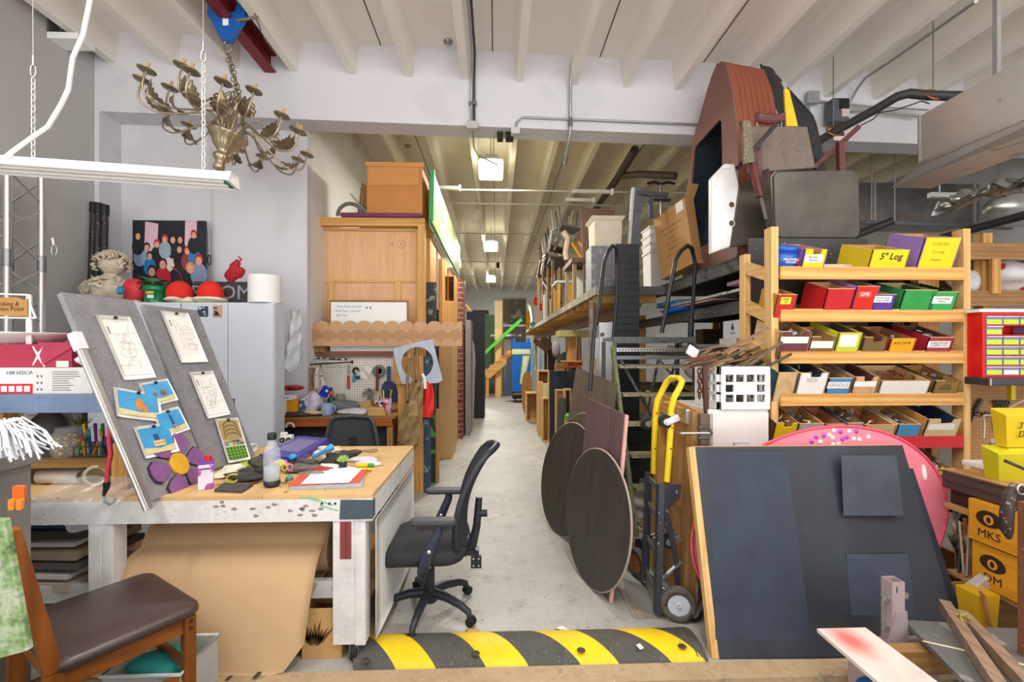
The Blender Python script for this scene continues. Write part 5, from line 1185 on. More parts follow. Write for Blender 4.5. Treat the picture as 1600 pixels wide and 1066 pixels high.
# sloping bin rack at right
yR,TH=3.1,math.radians(20)
ca,sa=math.cos(TH),math.sin(TH);DB,DU=V((0,ca,sa)),V((0,-sa,ca))
rx0,rx1=wx(1204,yR),wx(1500,yR)
rzt=wz(357,yR,1204)
BINW=Wood('#e0b068','#b97c34',.5,.8,0,1.25)
r=T('bin_rack','tall pine rack with five sloping shelves of parts bins at right','rack',((rx0+rx1)/2,yR+.16,0))
for x in(rx0,rx1):
 part(r,'post',MB().bx(x-.026,x+.026,yR-.05,yR+.035,0,rzt),PINEL,bevel=.003)
 part(r,'post',MB().bx(x-.026,x+.026,yR+.29,yR+.36,0,rzt-.12),PINEL,bevel=.003)
rows=[427,493,558,624,691]
LZ=[wz(p,yR-.06,1300)for p in rows]
for i,z in enumerate(LZ):
 part(r,'shelf_lip',MB().bx(rx0+.03,rx1-.045,yR-.07,yR-.05,z-.045,z+.045),plain('#c9242c',.5,0,.08)if i==4 else BINW,label='red painted shelf lip' if i==4 else None,bevel=.002)
 o=V((rx0+.028,yR-.045,z-.03));e=V((rx1-.03,yR-.045,z-.03))
 part(r,'shelf_board',MB().hexa([o,e,e+DB*.4,o+DB*.4,o+DU*.012,e+DU*.012,e+DB*.4+DU*.012,o+DB*.4+DU*.012]),PLY)
 for x in(rx0,rx1):part(r,'end_cleat',MB().hexa([V((x-.02,yR+.036,z-.04)),V((x+.02,yR+.036,z-.04)),V((x+.02,yR+.289,z+.05)),V((x-.02,yR+.289,z+.05)),V((x-.02,yR+.036,z+.05)),V((x+.02,yR+.036,z+.05)),V((x+.02,yR+.289,z+.14)),V((x-.02,yR+.289,z+.14))]),PINEL)
HW=[plain('#5a5856',.4,.6,.3,20),plain('#3a3b3e',.5,.2,.3),plain('#b5b3b0',.3,.6,.2),plain('#8a6a3c',.4,.5,.2),plain('#e6e4e0',.5),plain('#c02c34',.5),plain('#7d8fb5',.4)]
def bin_(row,p0,p1,pt,front,side,lab,name='parts_bin',label_px=None,text=None,notch=False,dep=.3,fill=None,seed=0,inner=None,tcol=INK,papc='#f1efea',hgt=None):
 z=LZ[row];yb=yR-.045;o0=V((0,yb,z-.03))+DU*.013
 a,b=wx(p0,yR-.07),wx(p1,yR-.07)
 hh=.05
 for k in range(200):
  q=o0+DU*hh;d=V(((a+b)/2,q.y,q.z));v_=(d.x*CA-d.y*SA,d.x*SA+d.y*CA);py=CY-F*(d.z-H)/v_[1]
  if py<=pt:break
  hh+=.002
 h=hh;w=b-a;o=V((a,o0.y,o0.z))
 rt=T(name,lab,'bin',o+X_*w/2,group=None)
 t=.009;inn=inner or PLYD
 def pl(p,u,v,n):return[p,p+u,p+u+v,p+v]
 bd=MB()
 for x in(0,w-t):
  c0=o+X_*x;q=[c0,c0+DB*dep,c0+DB*dep+DU*h,c0+DU*h]
  bd.m(0).hexa(q+[p+X_*t for p in q])
 c0=o+X_*t+DB*t;q=[c0,c0+X_*(w-2*t),c0+X_*(w-2*t)+DB*(dep-t),c0+DB*(dep-t)];bd.m(1).hexa(q+[p+DU*t for p in q])
 c0=o+X_*t+DB*(dep-t)+DU*t;q=[c0,c0+X_*(w-2*t),c0+X_*(w-2*t)+DB*(t*.9),c0+DB*t*.9];bd.m(1).hexa(q+[p+DU*(h-t)for p in q])
 c0=o+X_*(t+.0006)+DB*t;q=[c0+DU*t,c0+DB*(dep-t)+DU*t,c0+DB*(dep-t)+DU*(h-.004),c0+DU*(h-.004)];bd.m(1).hexa(q+[p+X_*.0006 for p in q])
 c0=o+X_*(w-t-.0012)+DB*t;q=[c0+DU*t,c0+DB*(dep-t)+DU*t,c0+DB*(dep-t)+DU*(h-.004),c0+DU*(h-.004)];bd.m(1).hexa(q+[p+X_*.0006 for p in q])
 part(rt,'body',bd,[side,inn])
 if notch:pp=[(0,0),(w,0),(w,h),(w*.78,h),(w*.74,h-.03),(w*.4,h-.034),(w*.36,h),(0,h)]
 else:pp=rect(0,w,0,h)
 part(rt,'front_panel',MB().prism(pp,o,X_,DU,-t*.98),front)
 part(rt,'edge',MB().prism([(x,y)for x,y in((0,h),(w*.36 if notch else w,h),(w*.36 if notch else w,h+.003),(0,h+.003))],o,X_,DU,-t),PINEL,label='bare wood top edge')
 if label_px:
  l0,l1,t0,t1=label_px;x0,x1=wx(l0,yR-.08)-a,wx(l1,yR-.08)-a
  sc=h/max(1,(rows[row]+8-pt));y1,y0=h-(t0-pt)*sc,h-(t1-pt)*sc
  lb_=part(rt,'paper_label',MB().prism(rect(x0,x1,y0,y1),o-DB*.0006,X_,DU,.0006),plain(papc,.7,0,.03))
  if text:
   n=text.count('\n')+1;sz=min((y1-y0)/n*.85,(x1-x0)/max(len(s)for s in text.split('\n'))*1.75)
   part(lb_,'lettering',MB().text(text,sz,o-DB*.0018+X_*(x0+x1)/2+DU*(y0+y1)/2,X_,DU,.0003,shear=.12,ls=.9,bold=.0013 if text[0]=='5' else 0),tcol)
 if fill:
  q=random.Random(seed+row*31+p0);mb=MB();lv=h*fill[1]
  for i in range(fill[0]):
   p=o+X_*q.uniform(.02,max(.022,w-.02))+DB*q.uniform(.025,dep-.03)+DU*(lv*q.uniform(.55,1))
   k=q.choice(fill[2]);rot=(q.uniform(0,3),q.uniform(0,3),q.uniform(0,3));mb.m(k)
   ty=q.random();s=min(.034,w*.2)
   if ty<.4:mb.box(p,(s*q.uniform(.5,1.2),s*q.uniform(.3,.7),s*.3),rot)
   elif ty<.75:d=V((q.uniform(-1,1),q.uniform(-1,1),q.uniform(-.3,.6))).normalized()*s*.6;mb.cyl(p-d,p+d,.005,n=6)
   else:mb.tube([p+V((s*.4*math.cos(t_),s*.4*math.sin(t_),s*.2*math.sin(t_+rot[0])))for t_ in[j*PI/4 for j in range(8)]],.0035,5,True)
  solo('loose_hardware',fill[3]if len(fill)>3 else 'loose hardware filling the '+lab.split(' on the ')[0].split(', ')[0],'hardware',mb,HW,kind='stuff')
 return rt
M=lambda c,v=.1:plain(c,.55,0,v,9)
TAN=Wood('#d9b98e','#c39c68');BRN=M('#7d6338',.2);MAR=M('#6d3f45');YB_=M('#f1cf1c')
lv=V((wx(1228,3.06),yR+.05,LZ[0]));tubc=V((wx(1229,3.08),yR+.045,LZ[0]-.03))+DU*.014+DB*.03
r=T('coffee_tub','bright blue plastic coffee tub at the left end of the top rack shelf','tub',tubc)
ax=DU
part(r,'tub',MB().lathe([(.07,0),(.082,.008),(.084,.12),(.074,.14),(.078,.142),(.078,.16),(.072,.165),(.0,.165)],tubc,ax,32)if 0 else MB().lathe([(a_*1.12,b_*1.35)for a_,b_ in[(.07,0),(.082,.008),(.084,.12),(.074,.14),(.078,.142),(.078,.16),(.072,.165),(.0,.165)]],tubc,ax,32),plain('#1757b8',.3,0,.1,6,coat=.3))
part(r,'lettering',MB().text('MAXWELL\nHOUSE',.024,tubc-DB*.0975+DU*.13,X_,DU,.001,shear=.15,ls=.8),WHITE)
part(r,'emblem',MB().prism(ell(.014,.017,14),tubc-DB*.094+X_*.055+DU*.12,(X_+Y_*.45).normalized(),DU,-.004),plain('#b32a38',.5))
bin_(0,1252,1287,390,YB_,M('#8a5fb0'),'yellow fronted bin with purple sides right of the blue tub on the top shelf',label_px=(1256,1284,399,412),text='Buckles /\nEyelets',notch=True,fill=(12,.9,[0,2,5]))
bin_(0,1357,1414,391,YB_,M('#d9c020'),'yellow bin marked 5" Log on the top shelf',label_px=(1366,1412,392,412),text='5" Log',papc='#f1cf1c',hgt=1,fill=(14,.95,[2,4,6]))
bin_(0,1432,1488,372,YB_,M('#9a78c4',.15),'tall yellow bin with purple side at the right end of the top shelf',label_px=(1440,1478,374,415),text='CORNER\n\nTurning\n\nHinges',papc='#f1cf1c',tcol=plain('#8f8320',.7))
p=V((wx(1402,3.2),3.3,LZ[0]+.16))
solo('white_tray','low white framed tray lying between the bins on the top shelf','tray',MB().hexa([V((wx(1290,3.1),yR-.02,LZ[0]+.0))+DU*.0+DB*.12,V((wx(1352,3.1),yR-.02,LZ[0]))+DB*.12,V((wx(1352,3.1),yR-.02,LZ[0]))+DB*.13,V((wx(1290,3.1),yR-.02,LZ[0]))+DB*.13]+[q+DU*.05 for q in(V((wx(1290,3.1),yR-.02,LZ[0]))+DB*.12,V((wx(1352,3.1),yR-.02,LZ[0]))+DB*.12,V((wx(1352,3.1),yR-.02,LZ[0]))+DB*.13,V((wx(1290,3.1),yR-.02,LZ[0]))+DB*.13)]),plain('#d9d5cf',.6))
bin_(1,1211,1241,461,RED,M('#b8802c'),'small red bin with yellow notes at the left of the second shelf',label_px=(1218,1234,465,477),text='PINS\n1/4',papc='#d8e23a',fill=(10,.85,[2,4]),dep=.2)
bin_(1,1286,1328,452,RED,RED,'wide red bin left of its red twin on the second shelf',dep=.24,inner=TAN)
bin_(1,1330,1365,448,plain('#d42a22',.45),M('#9a78c4'),'red bin with faint pale lettering on the second shelf',label_px=(1336,1356,456,466),text='GPR',papc='#d9534a',tcol=WHITE,inner=M('#a58a80'))
bin_(1,1361,1394,461,M('#56389a'),M('#3a4a66'),'purple bin with a white label on the second shelf',label_px=(1363,1390,463,474),text='Dowel Rods\nScrap Lumber',fill=(16,.95,[2,6,4]),dep=.26)
bin_(1,1405,1455,454,M('#2f9a4e',.2),M('#3a8a4c',.2),'wide green bin without a label on the second shelf',dep=.26,inner=TAN)
bin_(1,1449,1489,457,M('#37a558',.15),M('#2c6a42'),'green bin with a torn white label at the right of the second shelf',label_px=(1454,1484,464,476),text='Decorating\nFence',inner=M('#2b4035'))
bin_(2,1214,1262,519,MAR,TAN,'maroon bin with a blank white label at the left of the third shelf',label_px=(1217,1260,527,538),notch=True,fill=(20,1,[2,0,4,6]))
bin_(2,1264,1302,527,BRN,TAN,'small brown bin with a blank white label and blue packet on the third shelf',label_px=(1266,1300,534,546),notch=True,fill=(8,1,[6,6,1]),dep=.24)
bin_(2,1304,1340,521,M('#cfd23a'),M('#c9cf2c'),'lime yellow bin with a big blank white label on the third shelf',label_px=(1309,1336,524,544),fill=(6,.85,[4,0]),inner=M('#6d5a50'))
bin_(2,1345,1382,528,BRN,BRN,'brown speckled bin with a notch in the middle of the third shelf',notch=True,fill=(16,.9,[1,0,4]),inner=M('#7a4a35'))
bin_(2,1387,1426,530,plain('#f0a81a',.5),M('#b8402c'),'orange bin marked ANCHOR on the third shelf',label_px=(1394,1420,533,541),text='ANCHOR',papc='#f0a81a',fill=(14,.95,[0,2,4,3]),inner=M('#a87a50'))
bin_(2,1446,1484,528,M('#a33a4a'),M('#a8283a',.15),'crimson bin with a curling white label at the right of the third shelf',label_px=(1448,1482,534,545),text='SUPERSTRONG\nCLAMPLOCKS',fill=(10,.95,[6,2,4]),inner=M('#5a463a'))
bin_(3,1208,1240,583,TAN,M('#2f5a6a'),'plain tan bin with dark teal inside at the left of the fourth shelf',inner=M('#2a5566'))
bin_(3,1243,1287,584,M('#eceae6',.05),TAN,'white fronted bin with pencilled words on the fourth shelf',label_px=(1249,1280,590,600),text='PEGS ETC\nSMALLER',papc='#eceae6',tcol=plain('#8d8d90',.7),notch=True,fill=(16,.9,[0,1,6]),inner=M('#41434c'))
bin_(3,1290,1326,592,plain('#4f8fc4',.5),M('#7a5a3a'),'blue bin with a white band reading HANDLES on the fourth shelf',label_px=(1291,1325,598,609),text='HANDLES',tcol=plain('#9aa3ad',.7),fill=(18,1.05,[0,1,2]))
bin_(3,1330,1367,590,Wood('#dcb48a','#c79a6a'),M('#b09a88'),'tan bin with a blank white label in the middle of the fourth shelf',label_px=(1332,1366,597,606),notch=True,inner=M('#6a4238'))
bin_(3,1372,1448,596,M('#e6e3dd',.05),Wood('#dcbb8c','#c79a62'),'wide white fronted tray on the fourth shelf',fill=(30,.9,[5,4,2,3]),inner=TAN)
bin_(3,1456,1495,596,M('#8a7236',.2),BRN,'olive brown bin marked LONG at the right of the fourth shelf',label_px=(1462,1488,599,614),text='LONG\nHINGES',papc='#8a7236',notch=True,fill=(8,1.05,[4,6,1]))
bin_(4,1207,1243,662,YB_,M('#6a4a38'),'yellow fronted bin of silver screws at the left of the fifth shelf',notch=True,fill=(26,.95,[2,0,4]))
bin_(4,1244,1283,663,M('#bdbcba'),TAN,'pale grey fronted bin on the fifth shelf',fill=(14,.9,[2,4,6]),dep=.27)
bin_(4,1286,1316,664,plain('#d42a22',.45),M('#5a3a32'),'red fronted bin with a yellow note on the fifth shelf',label_px=(1295,1314,667,672),papc='#e6d23a',inner=Wood('#c98f66','#a8704a'),dep=.27)
bin_(4,1318,1344,662,M('#9aa0a8'),M('#5a5f68'),'grey bin crammed with long packaged tools on the fifth shelf',fill=(22,1.05,[1,0,6,2]),dep=.28)
bin_(4,1347,1395,665,TAN,M('#d9c39a'),'pale wooden bin of mixed fittings on the fifth shelf',fill=(20,.95,[3,0,5,4]))
bin_(4,1399,1434,664,plain('#4f9acb',.5),M('#d9b98e'),'sky blue fronted bin on the fifth shelf',fill=(16,1,[2,6,4]))
bin_(4,1442,1494,656,M('#dcc49a'),Wood('#d9a866','#c08a45'),'tan bin with a blank white label at the right of the fifth shelf',label_px=(1447,1488,664,674),notch=True,fill=(14,.85,[1,2,6]),inner=M('#2c3f5c'))
z=wz(752,yR-.06,1472)
LZ.append(z);rows.append(753)
part(T('bin_shelf','short sloping shelf with a red lip under the fifth rack shelf','shelf',(wx(1470,3.1),yR,z)),'shelf_lip',MB().bx(wx(1440,3.1),rx1-.045,yR-.07,yR-.05,z-.06,z-.005).hexa([V((wx(1440,3.1),yR-.045,z-.03)),V((rx1-.03,yR-.045,z-.03)),V((rx1-.03,yR-.045,z-.03))+DB*.36,V((wx(1440,3.1),yR-.045,z-.03))+DB*.36,V((wx(1440,3.1),yR-.045,z-.022)),V((rx1-.03,yR-.045,z-.022)),V((rx1-.03,yR-.045,z-.022))+DB*.36,V((wx(1440,3.1),yR-.045,z-.022))+DB*.36]),plain('#b3202a',.5))
bin_(5,1452,1489,734,M('#b3202a'),M('#8d8a86'),'red bin with a lime note below the fifth shelf at right',label_px=(1463,1480,737,744),papc='#b8e03a',fill=(24,1,[2,6,4]))
# black painted shelf unit behind the rack
BW=speck('#4b4b4b','#9a9894',.65,30,.66,'#5c5b5a');bX0,bX1,bY0,bY1=2.1,3.3,3.56,6.5
DKS=[(2.41,.125),(2.02,.11),(1.62,.1),(1.12,.09),(.5,.09)]
r=T('black_shelving','heavy black painted timber shelving along the right of the aisle','shelving',((bX0+bX1)/2,4.7,0))
for z,t in DKS:
 part(r,'deck',MB().bx(bX0,bX1,bY0,bY1,z-.03,z),plain('#3f3c38',.8));part(r,'deck_beam',MB().bx(bX0-.001,bX0+.045,bY0,bY1,z-t,z-.031),BW)
 part(r,'end_beam',MB().bx(bX0+.046,bX1,bY0,bY0+.04,z-t,z-.031),BW)
for x,y in((bX0+.05,bY0-.025),(bX1-.05,bY0-.025),(bX0+.05,bY1+.03),(bX1-.05,bY1+.03)):
 part(r,'post',MB().bx(x-.05,x+.05,y-.024,y+.024,0,2.43 if y<4 else 2.1),BW if y<4 else PINE)
yb=bY0-.11;a,b=W(1171,372,y=yb),W(1356,640,y=yb)
part(r,'end_board',MB().bx(a.x,b.x,yb,yb+.02,.3,a.z),speck('#3f3e3f','#a9a6a2',.65,24,.7,'#4a494a'),label='scuffed black end board behind the bin rack')
part(r,'back_board',MB().bx(bX1+.001,bX1+.02,bY0,bY1,.3,2.35),plain('#37342f',.8,0,.2,3))  # dark board added to close off the bright view through the shelves
q=random.Random(21)
for i in range(9):
 z=DKS[2+(i%2)][0]+.002;y=3.75+i*.29;h=q.uniform(.1,.3)
 solo('stored_carton','dark or tan carton stored deep on the black shelving','box',MB().bx(2.85,3.25,y,y+.25,z,z+h),plain(q.choice(['#3a3835','#7a6248','#4a4f55','#5d5348','#2f3238']),.7,0,.2),'cartons deep on the black shelving',bevel=.006)
def dk(i):return DKS[i][0]+.002
def sp(px,y,i):return V((max(wx(px,y),bX0+.02),y,dk(i)))
solo('pink_foam','pale pink foam sheet at the near end of the upper black shelf','foam',MB().hexa([V((2.2,3.66,2.19)),V((3.0,3.7,2.16)),V((3.0,4.3,2.19)),V((2.2,4.2,2.2)),V((2.2,3.66,2.235)),V((3.0,3.7,2.235)),V((3.0,4.3,2.235)),V((2.2,4.2,2.235))]),plain('#c79ac0',.8),bevel=.005)
solo('foam_offcut','crumpled grey packing blocks under the pink foam on the upper black shelf','block',MB().bx(2.6,3.1,3.7,4.2,2.025,2.155),plain('#77757a',.8))
solo('pink_board','thin pink board lying under the white board on the upper black shelf','board',MB().bx(2.14,2.5,4.35,5.8,2.09,2.105),plain('#d9a3b0',.6))
solo('white_board','long chipped white edged board on the upper black shelf','board',MB().hexa([V((2.125,3.75,2.11)),V((2.55,3.75,2.11)),V((2.55,5.4,2.115)),V((2.125,5.4,2.115)),V((2.125,3.75,2.135)),V((2.55,3.75,2.135)),V((2.55,5.4,2.14)),V((2.125,5.4,2.14))]),speck('#b9b6b0','#4a4a4a',.6,14,.6))
BL_=plain('#2f86d0',.6,0,.15,14)
solo('blue_tarp','folded bright blue tarp at the far end of the upper black shelf','tarp',crumple(V((2.3,5.45,2.075)),.38,20,.1,(.55,1,.15),4),plain('#1f78d6',.5,0,.2,14))
solo('blue_foam','light blue foam sheet over the folded tarp at the far end of the black shelf','foam',MB().hexa([V((2.14,5.3,2.145)),V((2.6,5.3,2.145)),V((2.6,5.9,2.145)),V((2.14,5.9,2.145)),V((2.2,5.3,2.2)),V((2.6,5.3,2.2)),V((2.6,5.9,2.21)),V((2.14,5.9,2.21))]),plain('#5fa8dc',.6),bevel=.006)
c=(2.32,3.95);r2=T('printed_white_box','white box with a dark flame emblem and one word on the third black shelf','box',(c[0],c[1],dk(2)))
part(r2,'carton',MB().bx(2.14,2.7,3.8,4.15,dk(2)+.08,dk(2)+.24),plain('#e3e4ec',.6,0,.03))
em=V((2.139,3.98,dk(2)+.17));part(r2,'emblem',MB().prism([(-.02,-.015),(.02,-.015),(.022,.005),(.0,.05),(-.022,.005)],em,-Y_,Z_,.002),plain('#2f4057',.6));part(r2,'lettering',MB().text('TANGO',.026,em-Z_*.045-X_*.001,-Y_,Z_),plain('#4a5468',.6))
solo('white_carton','plain white carton beside the flame box on the third black shelf','box',MB().bx(2.15,2.7,3.6,3.79,dk(2)+.08,dk(2)+.235),plain('#d6d9e3',.6,0,.03))
solo('orange_tray','white and orange board under the white boxes on the third black shelf','board',MB().bx(2.13,2.72,3.59,3.9,dk(2),dk(2)+.075).m(1).bx(2.13,2.72,3.901,4.2,dk(2),dk(2)+.078),[plain('#d98a2c',.5),plain('#e6e4e2',.5)])
solo('grey_sheet_stack','thin grey metal sheets stacked on the third black shelf toward the far end','sheets',MB().bx(2.13,2.8,4.25,5.5,dk(2),dk(2)+.03),plain('#9a9a98',.5,.2))
solo('plywood_offcut','bent plywood offcut sticking out of the fourth black shelf','offcut',MB().grid(lambda u,v:V((2.02+u*.7,4.3+v*.9,dk(3)+.02+.03*math.sin(u*4+v*2)+.05*v*(1-u))),8,8,True,.012),PLYD)
solo('white_sack','white plastic sack on the plywood offcut of the fourth black shelf','sack',crumple(V((2.4,5.0,dk(3)+.22)),.24,18,.14,(1,1.3,.6),3),plain('#dfe0e6',.5,0,.05))
solo('black_bundle','heap of black wires and hoses on the fourth black shelf','hoses',crumple(V((2.45,4.35,dk(3)+.2)),.24,20,.28,(1,1.2,.6),8),plain('#2c2c2d',.5,0,.6,12))
solo('teal_bottle','clear teal bottle lying at the near end of the fourth black shelf','bottle',MB().lathe([(.05,0),(.055,.02),(.05,.18),(.02,.23),(.02,.26)],(2.15,3.72,dk(3)),n=16),plain('#6f9a95',.2,0,.3,alpha=.6))
q=random.Random(12)
for i in range(7):
 z=dk(4);y=3.7+i*.3;h=q.uniform(.15,.45);cc=q.choice(['#33353a','#4a3c33','#55504a','#2f4a3a','#6a5a44'])
 solo('storage_tote','dark storage tote low on the black shelving','tote',MB().bx(2.14,2.8,y,y+.26,z,z+h),plain(cc,.7,0,.3),'dark totes low on the black shelving',bevel=.01)
a,b=W(980,453,y=6.6),W(992,515,y=6.6);solo('pine_post','bare pine post at the far end of the black shelving','post',MB().bx(a.x,b.x,6.6,6.69,0,a.z),PINE)
# on top of the black shelving
Z0=dk(0)
RB=plain('#8f4f3b',.6,0,.15,5);RBL=plain('#835a4f',.6,0,.1,6)
hx=2.3
prof=[(5.45,Z0),(5.45,3.0),(5.34,3.5),(5.12,4.08),(4.74,4.5),(4.57,4.59),(4.42,4.47),(4.3,4.17),(4.22,3.8),(4.18,3.4),(4.18,2.9),(4.2,Z0)]
cyp,czp=4.55,3.35
def ang_resample(P_,n,c):
 out=[]
 for k in range(n):
  t=2*PI*k/n;d=(math.cos(t),math.sin(t));best=None
  for i in range(len(P_)):
   p,q2=P_[i],P_[(i+1)%len(P_)];ex,ez=q2[0]-p[0],q2[1]-p[1];px_,pz_=p[0]-c[0],p[1]-c[1];den=d[0]*ez-d[1]*ex
   if abs(den)>1e-9:
    s_=(px_*ez-pz_*ex)/den;u_=(px_*d[1]-pz_*d[0])/den
    if s_>0 and-1e-6<=u_<=1+1e-6 and(best is None or s_<best):best=s_
  out.append((d[0]*best+c[0],d[1]*best+c[1]))
 return out
hole=[(5.2,2.75),(5.22,3.45),(5.14,3.94),(4.5,3.97),(4.48,3.6),(4.5,2.75)]
r=T('gothic_hut_prop','tall red brown slatted hut prop with a dark window on the black shelving','prop',(hx+.3,4.55,Z0))
n=72;cc_=(4.8,3.4)
part(r,'front_wall',MB().ring(ang_resample(prof,n,cc_),ang_resample(hole,n,cc_),(hx,0,0),Y_,Z_,.02),RBL)
part(r,'inner_darkness',MB().prism([(y*1.0,z)for y,z in[(5.3,2.5),(5.3,3.5),(5.05,4.1),(4.4,4.1),(4.3,2.5)]],(hx+.3,0,0),Y_,Z_,.01).ring([(y*.998+.0096,z)for y,z in[(cc_[0]+(a_-cc_[0])*.935,cc_[1]+(b_-cc_[1])*.965)for a_,b_ in ang_resample(prof,n,cc_)]],[(cc_[0]+(a_-cc_[0])*.91,cc_[1]+(b_-cc_[1])*.94)for a_,b_ in ang_resample(prof,n,cc_)],(hx+.0205,0,0),Y_,Z_,.28),plain('#22303a',.6,0,.4,5))  # navy sheets stand in for the darkness inside the hut
for i in range(7):
 x0=hx+.021+i*.058
 pr=[(y,z)for y,z in prof if True]
 k=i/7;sh=[(y+(.0 if z<3.6 else .05*k*(z-3.6)),z-.05*k*max(0,z-3.9))for y,z in prof]
 inner=[(c_[0]+(y-c_[0])*.94,c_[1]+(z-c_[1])*.97)for(y,z),c_ in[((y,z),cc_)for y,z in sh]]
 part(r,'slat_ring',MB().ring(sh,inner,(x0,0,0),Y_,Z_,.055),RB,bevel=.006)
part(r,'black_cloth',MB().grid(lambda u,v:V((hx+.43+u*(.2+.25*v),4.55-.32*min(1,v*2.2)-.05*v+.03*math.sin(u*9+v*4),4.55-.12*u-v*(1.5-.1*u)+.02*math.sin(u*7))),12,16,True,.02),plain('#37373a',.9,0,.15),label='black cloth hanging over the far end')
p=[W(*q_,y=3.95)for q_ in((1226,138),(1233,140),(1247,197),(1229,197))]
solo('hanging_sheet','bright yellow sheet strip hanging behind the black cloth of the hut','sheet',MB().slab(*p,.02),plain('#efc42c',.5))
solo('crumpled_wrap','crumpled clear wrap beside the yellow strip near the ceiling','wrap',crumple(W(1222,140,y=4.45),.07,12,.3,(.8,.5,1),2),plain('#d9d9d9',.3,0,.1,alpha=.6))
yw=3.95;pts=[(1112,396),(1112,277),(1133,255),(1148,256),(1155,290),(1141,386)]
P_=[W(*q_,y=yw)for q_ in pts];z_=min(p.z for p in P_)
r=T('white_moulded_panel','white moulded plastic panel with two round holes leaning on the hut','panel',(P_[0].x,yw,Z0))
c_=W(1131,325,y=yw);poly=[(p.x-c_.x,p.z-c_.z)for p in P_]
part(r,'panel',MB().prism(poly,c_,X_,Z_,-.07),plain('#eceaec',.4,0,.03),bevel=.012)
for py in(320,349):p=W(1143,py,y=yw-.001);part(r,'hole',MB().cyl(p+Y_*.0,p-Y_*.003,.027,n=20).m(1).tube([p-Y_*.002+V((.028*math.cos(t),0,.028*math.sin(t)))for t in[i*PI/10 for i in range(20)]],.004,6,True),[plain('#5a4340',.7),WHITE],label='dark round hole')
p=W(1132,275,y=yw-.002);part(r,'raised_rim',MB().tube([p+V((-.07,0,-.1)),p+V((-.07,0,.02)),p+V((-.02,0,.07)),p+V((.05,0,.07))],.01,6),WHITE)
o=V((wx(1040,4.75),4.75,Z0+.01));ux,uy_,uz_=V((.78,-.62,-.0)).normalized(),None,None
tl=math.radians(-11)
qa=1.26;ux=V((math.cos(qa)*math.cos(tl),-math.sin(qa)*math.cos(tl),-math.sin(tl)));un=V((-math.sin(qa),-math.cos(qa),0));uz_=ux.cross(un)*-1
uz_=un.cross(ux)if un.cross(ux).z>0 else ux.cross(un)
w_,d_,h_=.56,.13,.78;o=V((2.0,5.36,Z0+.03));
r=T('printed_carton','tilted brown carton with faded printing standing on the black shelving edge','box',o)
q=[o,o+ux*w_,o+ux*w_-un*d_,o-un*d_]
part(r,'carton',MB().hexa(q+[p+uz_*h_ for p in q]),plain('#bb8f5c',.8,0,.1,5),bevel=.004)
for i,s_ in enumerate(('KEEP THIS CARTON','THIS WAY UP','KWM','QTY 1 SET','MADE IN','N.W. 30 KGS')):part(r,'lettering',MB().text(s_,.042,o+ux*(w_*.48)+uz_*(h_*(.72-i*.085))+un*.0012,ux,uz_),plain('#8a653c',.8))
part(r,'white_label',MB().prism(rect(.0,.12,0,.12),o+ux*(w_*.72)+uz_*(h_*.84)+un*.0016,ux,uz_,-.001),plain('#e3e0da',.6))
part(r,'flap',MB().slab(o+ux*(w_+.001)+uz_*h_,o+ux*(w_+.001)-un*d_+uz_*h_,o+ux*(w_+.1)-un*d_+uz_*(h_+.12),o+ux*(w_+.1)+uz_*(h_+.12),.005),CARD)
part(r,'tape',MB().prism(rect(.0,.055,0,h_*.2),o+ux*(w_*.38)+uz_*(h_*.8)+un*.0014,ux,uz_,-.001),plain('#a87a45',.4))
cc_=V((2.29,6.26,Z0));px0,px1=wx(1000,5.45),wx(1034,5.45)
r=T('white_bin_stack','stack of nested white plastic bins on the far end of the black shelving','bins',(cc_.x,cc_.y,Z0));bw_=.17
def sqf(z0,z1,a,b,c=cc_):return[V((c.x+x*a,c.y+y*a,z0))for x,y in((-1,-1),(1,-1),(1,1),(-1,1))]+[V((c.x+x*b,c.y+y*b,z1))for x,y in((-1,-1),(1,-1),(1,1),(-1,1))]
part(r,'bottom_bin',MB().hexa(sqf(Z0,Z0+.52,.155,.165)).hexa(sqf(Z0+.52,Z0+.56,.18,.18)),plain('#e9e9ea',.45,0,.03),bevel=.01)
for i in range(3):
 z=Z0+.565+i*.11;part(r,'nested_bin',MB().hexa(sqf(z,z+.075,.165,.172)).hexa(sqf(z+.075,z+.105,.182,.188)),plain('#e9e9ea',.45,0,.03),bevel=.008)
part(r,'foot_rim',MB().hexa(sqf(Z0+.001,Z0+.03,.17,.17)),WHITE)
DUST=speck('#73675e','#8d8176',.8,90,.62);LEG=Wood('#6a3a3a','#44252a',.35,coat=.3)
LEA=plain('#565049',.38,.1,.45,2.5)
yk=3.75
r=T('upturned_chair','upturned brown chair showing its dusty seat underside on the shelving','chair',(wx(1218,yk),yk,Z0))
a=[W(*q_,y=yk-.0)for q_ in((1172,270),(1275,262),(1262,197),(1172,197))]
part(r,'seat',MB().slab(*a,-.06),DUST,bevel=.012)
a=[W(*q_,y=yk-.2)for q_ in((1158,190),(1170,192),(1175,255),(1160,258))];part(r,'side_board',MB().slab(*a,-.03),speck('#6a6350','#8a8270',.7,40,.6))
part(r,'front_leg',MB().beam(W(1161,190,y=yk-.12),W(1186,308,y=yk-.25),.045,.035),LEG)
part(r,'diagonal_leg',MB().beam(W(1152,263,y=yk-.15),W(1211,196,y=yk-.1),.035,.03),plain('#2b2526',.4));part(r,'rear_leg',MB().beam(W(1186,228,y=yk-.1),W(1187,300,y=yk-.05),.042,.035),LEG)
part(r,'back_rail',MB().grid(lambda u,v:W(1179+45*u,178+14*v+3*math.sin(PI*u),y=yk+.12),8,3,True,.03),LEG)
for px in(1183,1221):part(r,'back_post',MB().cyl(W(px,190,y=yk+.1),W(px,215,y=yk+.1),.008,n=6),STEEL)
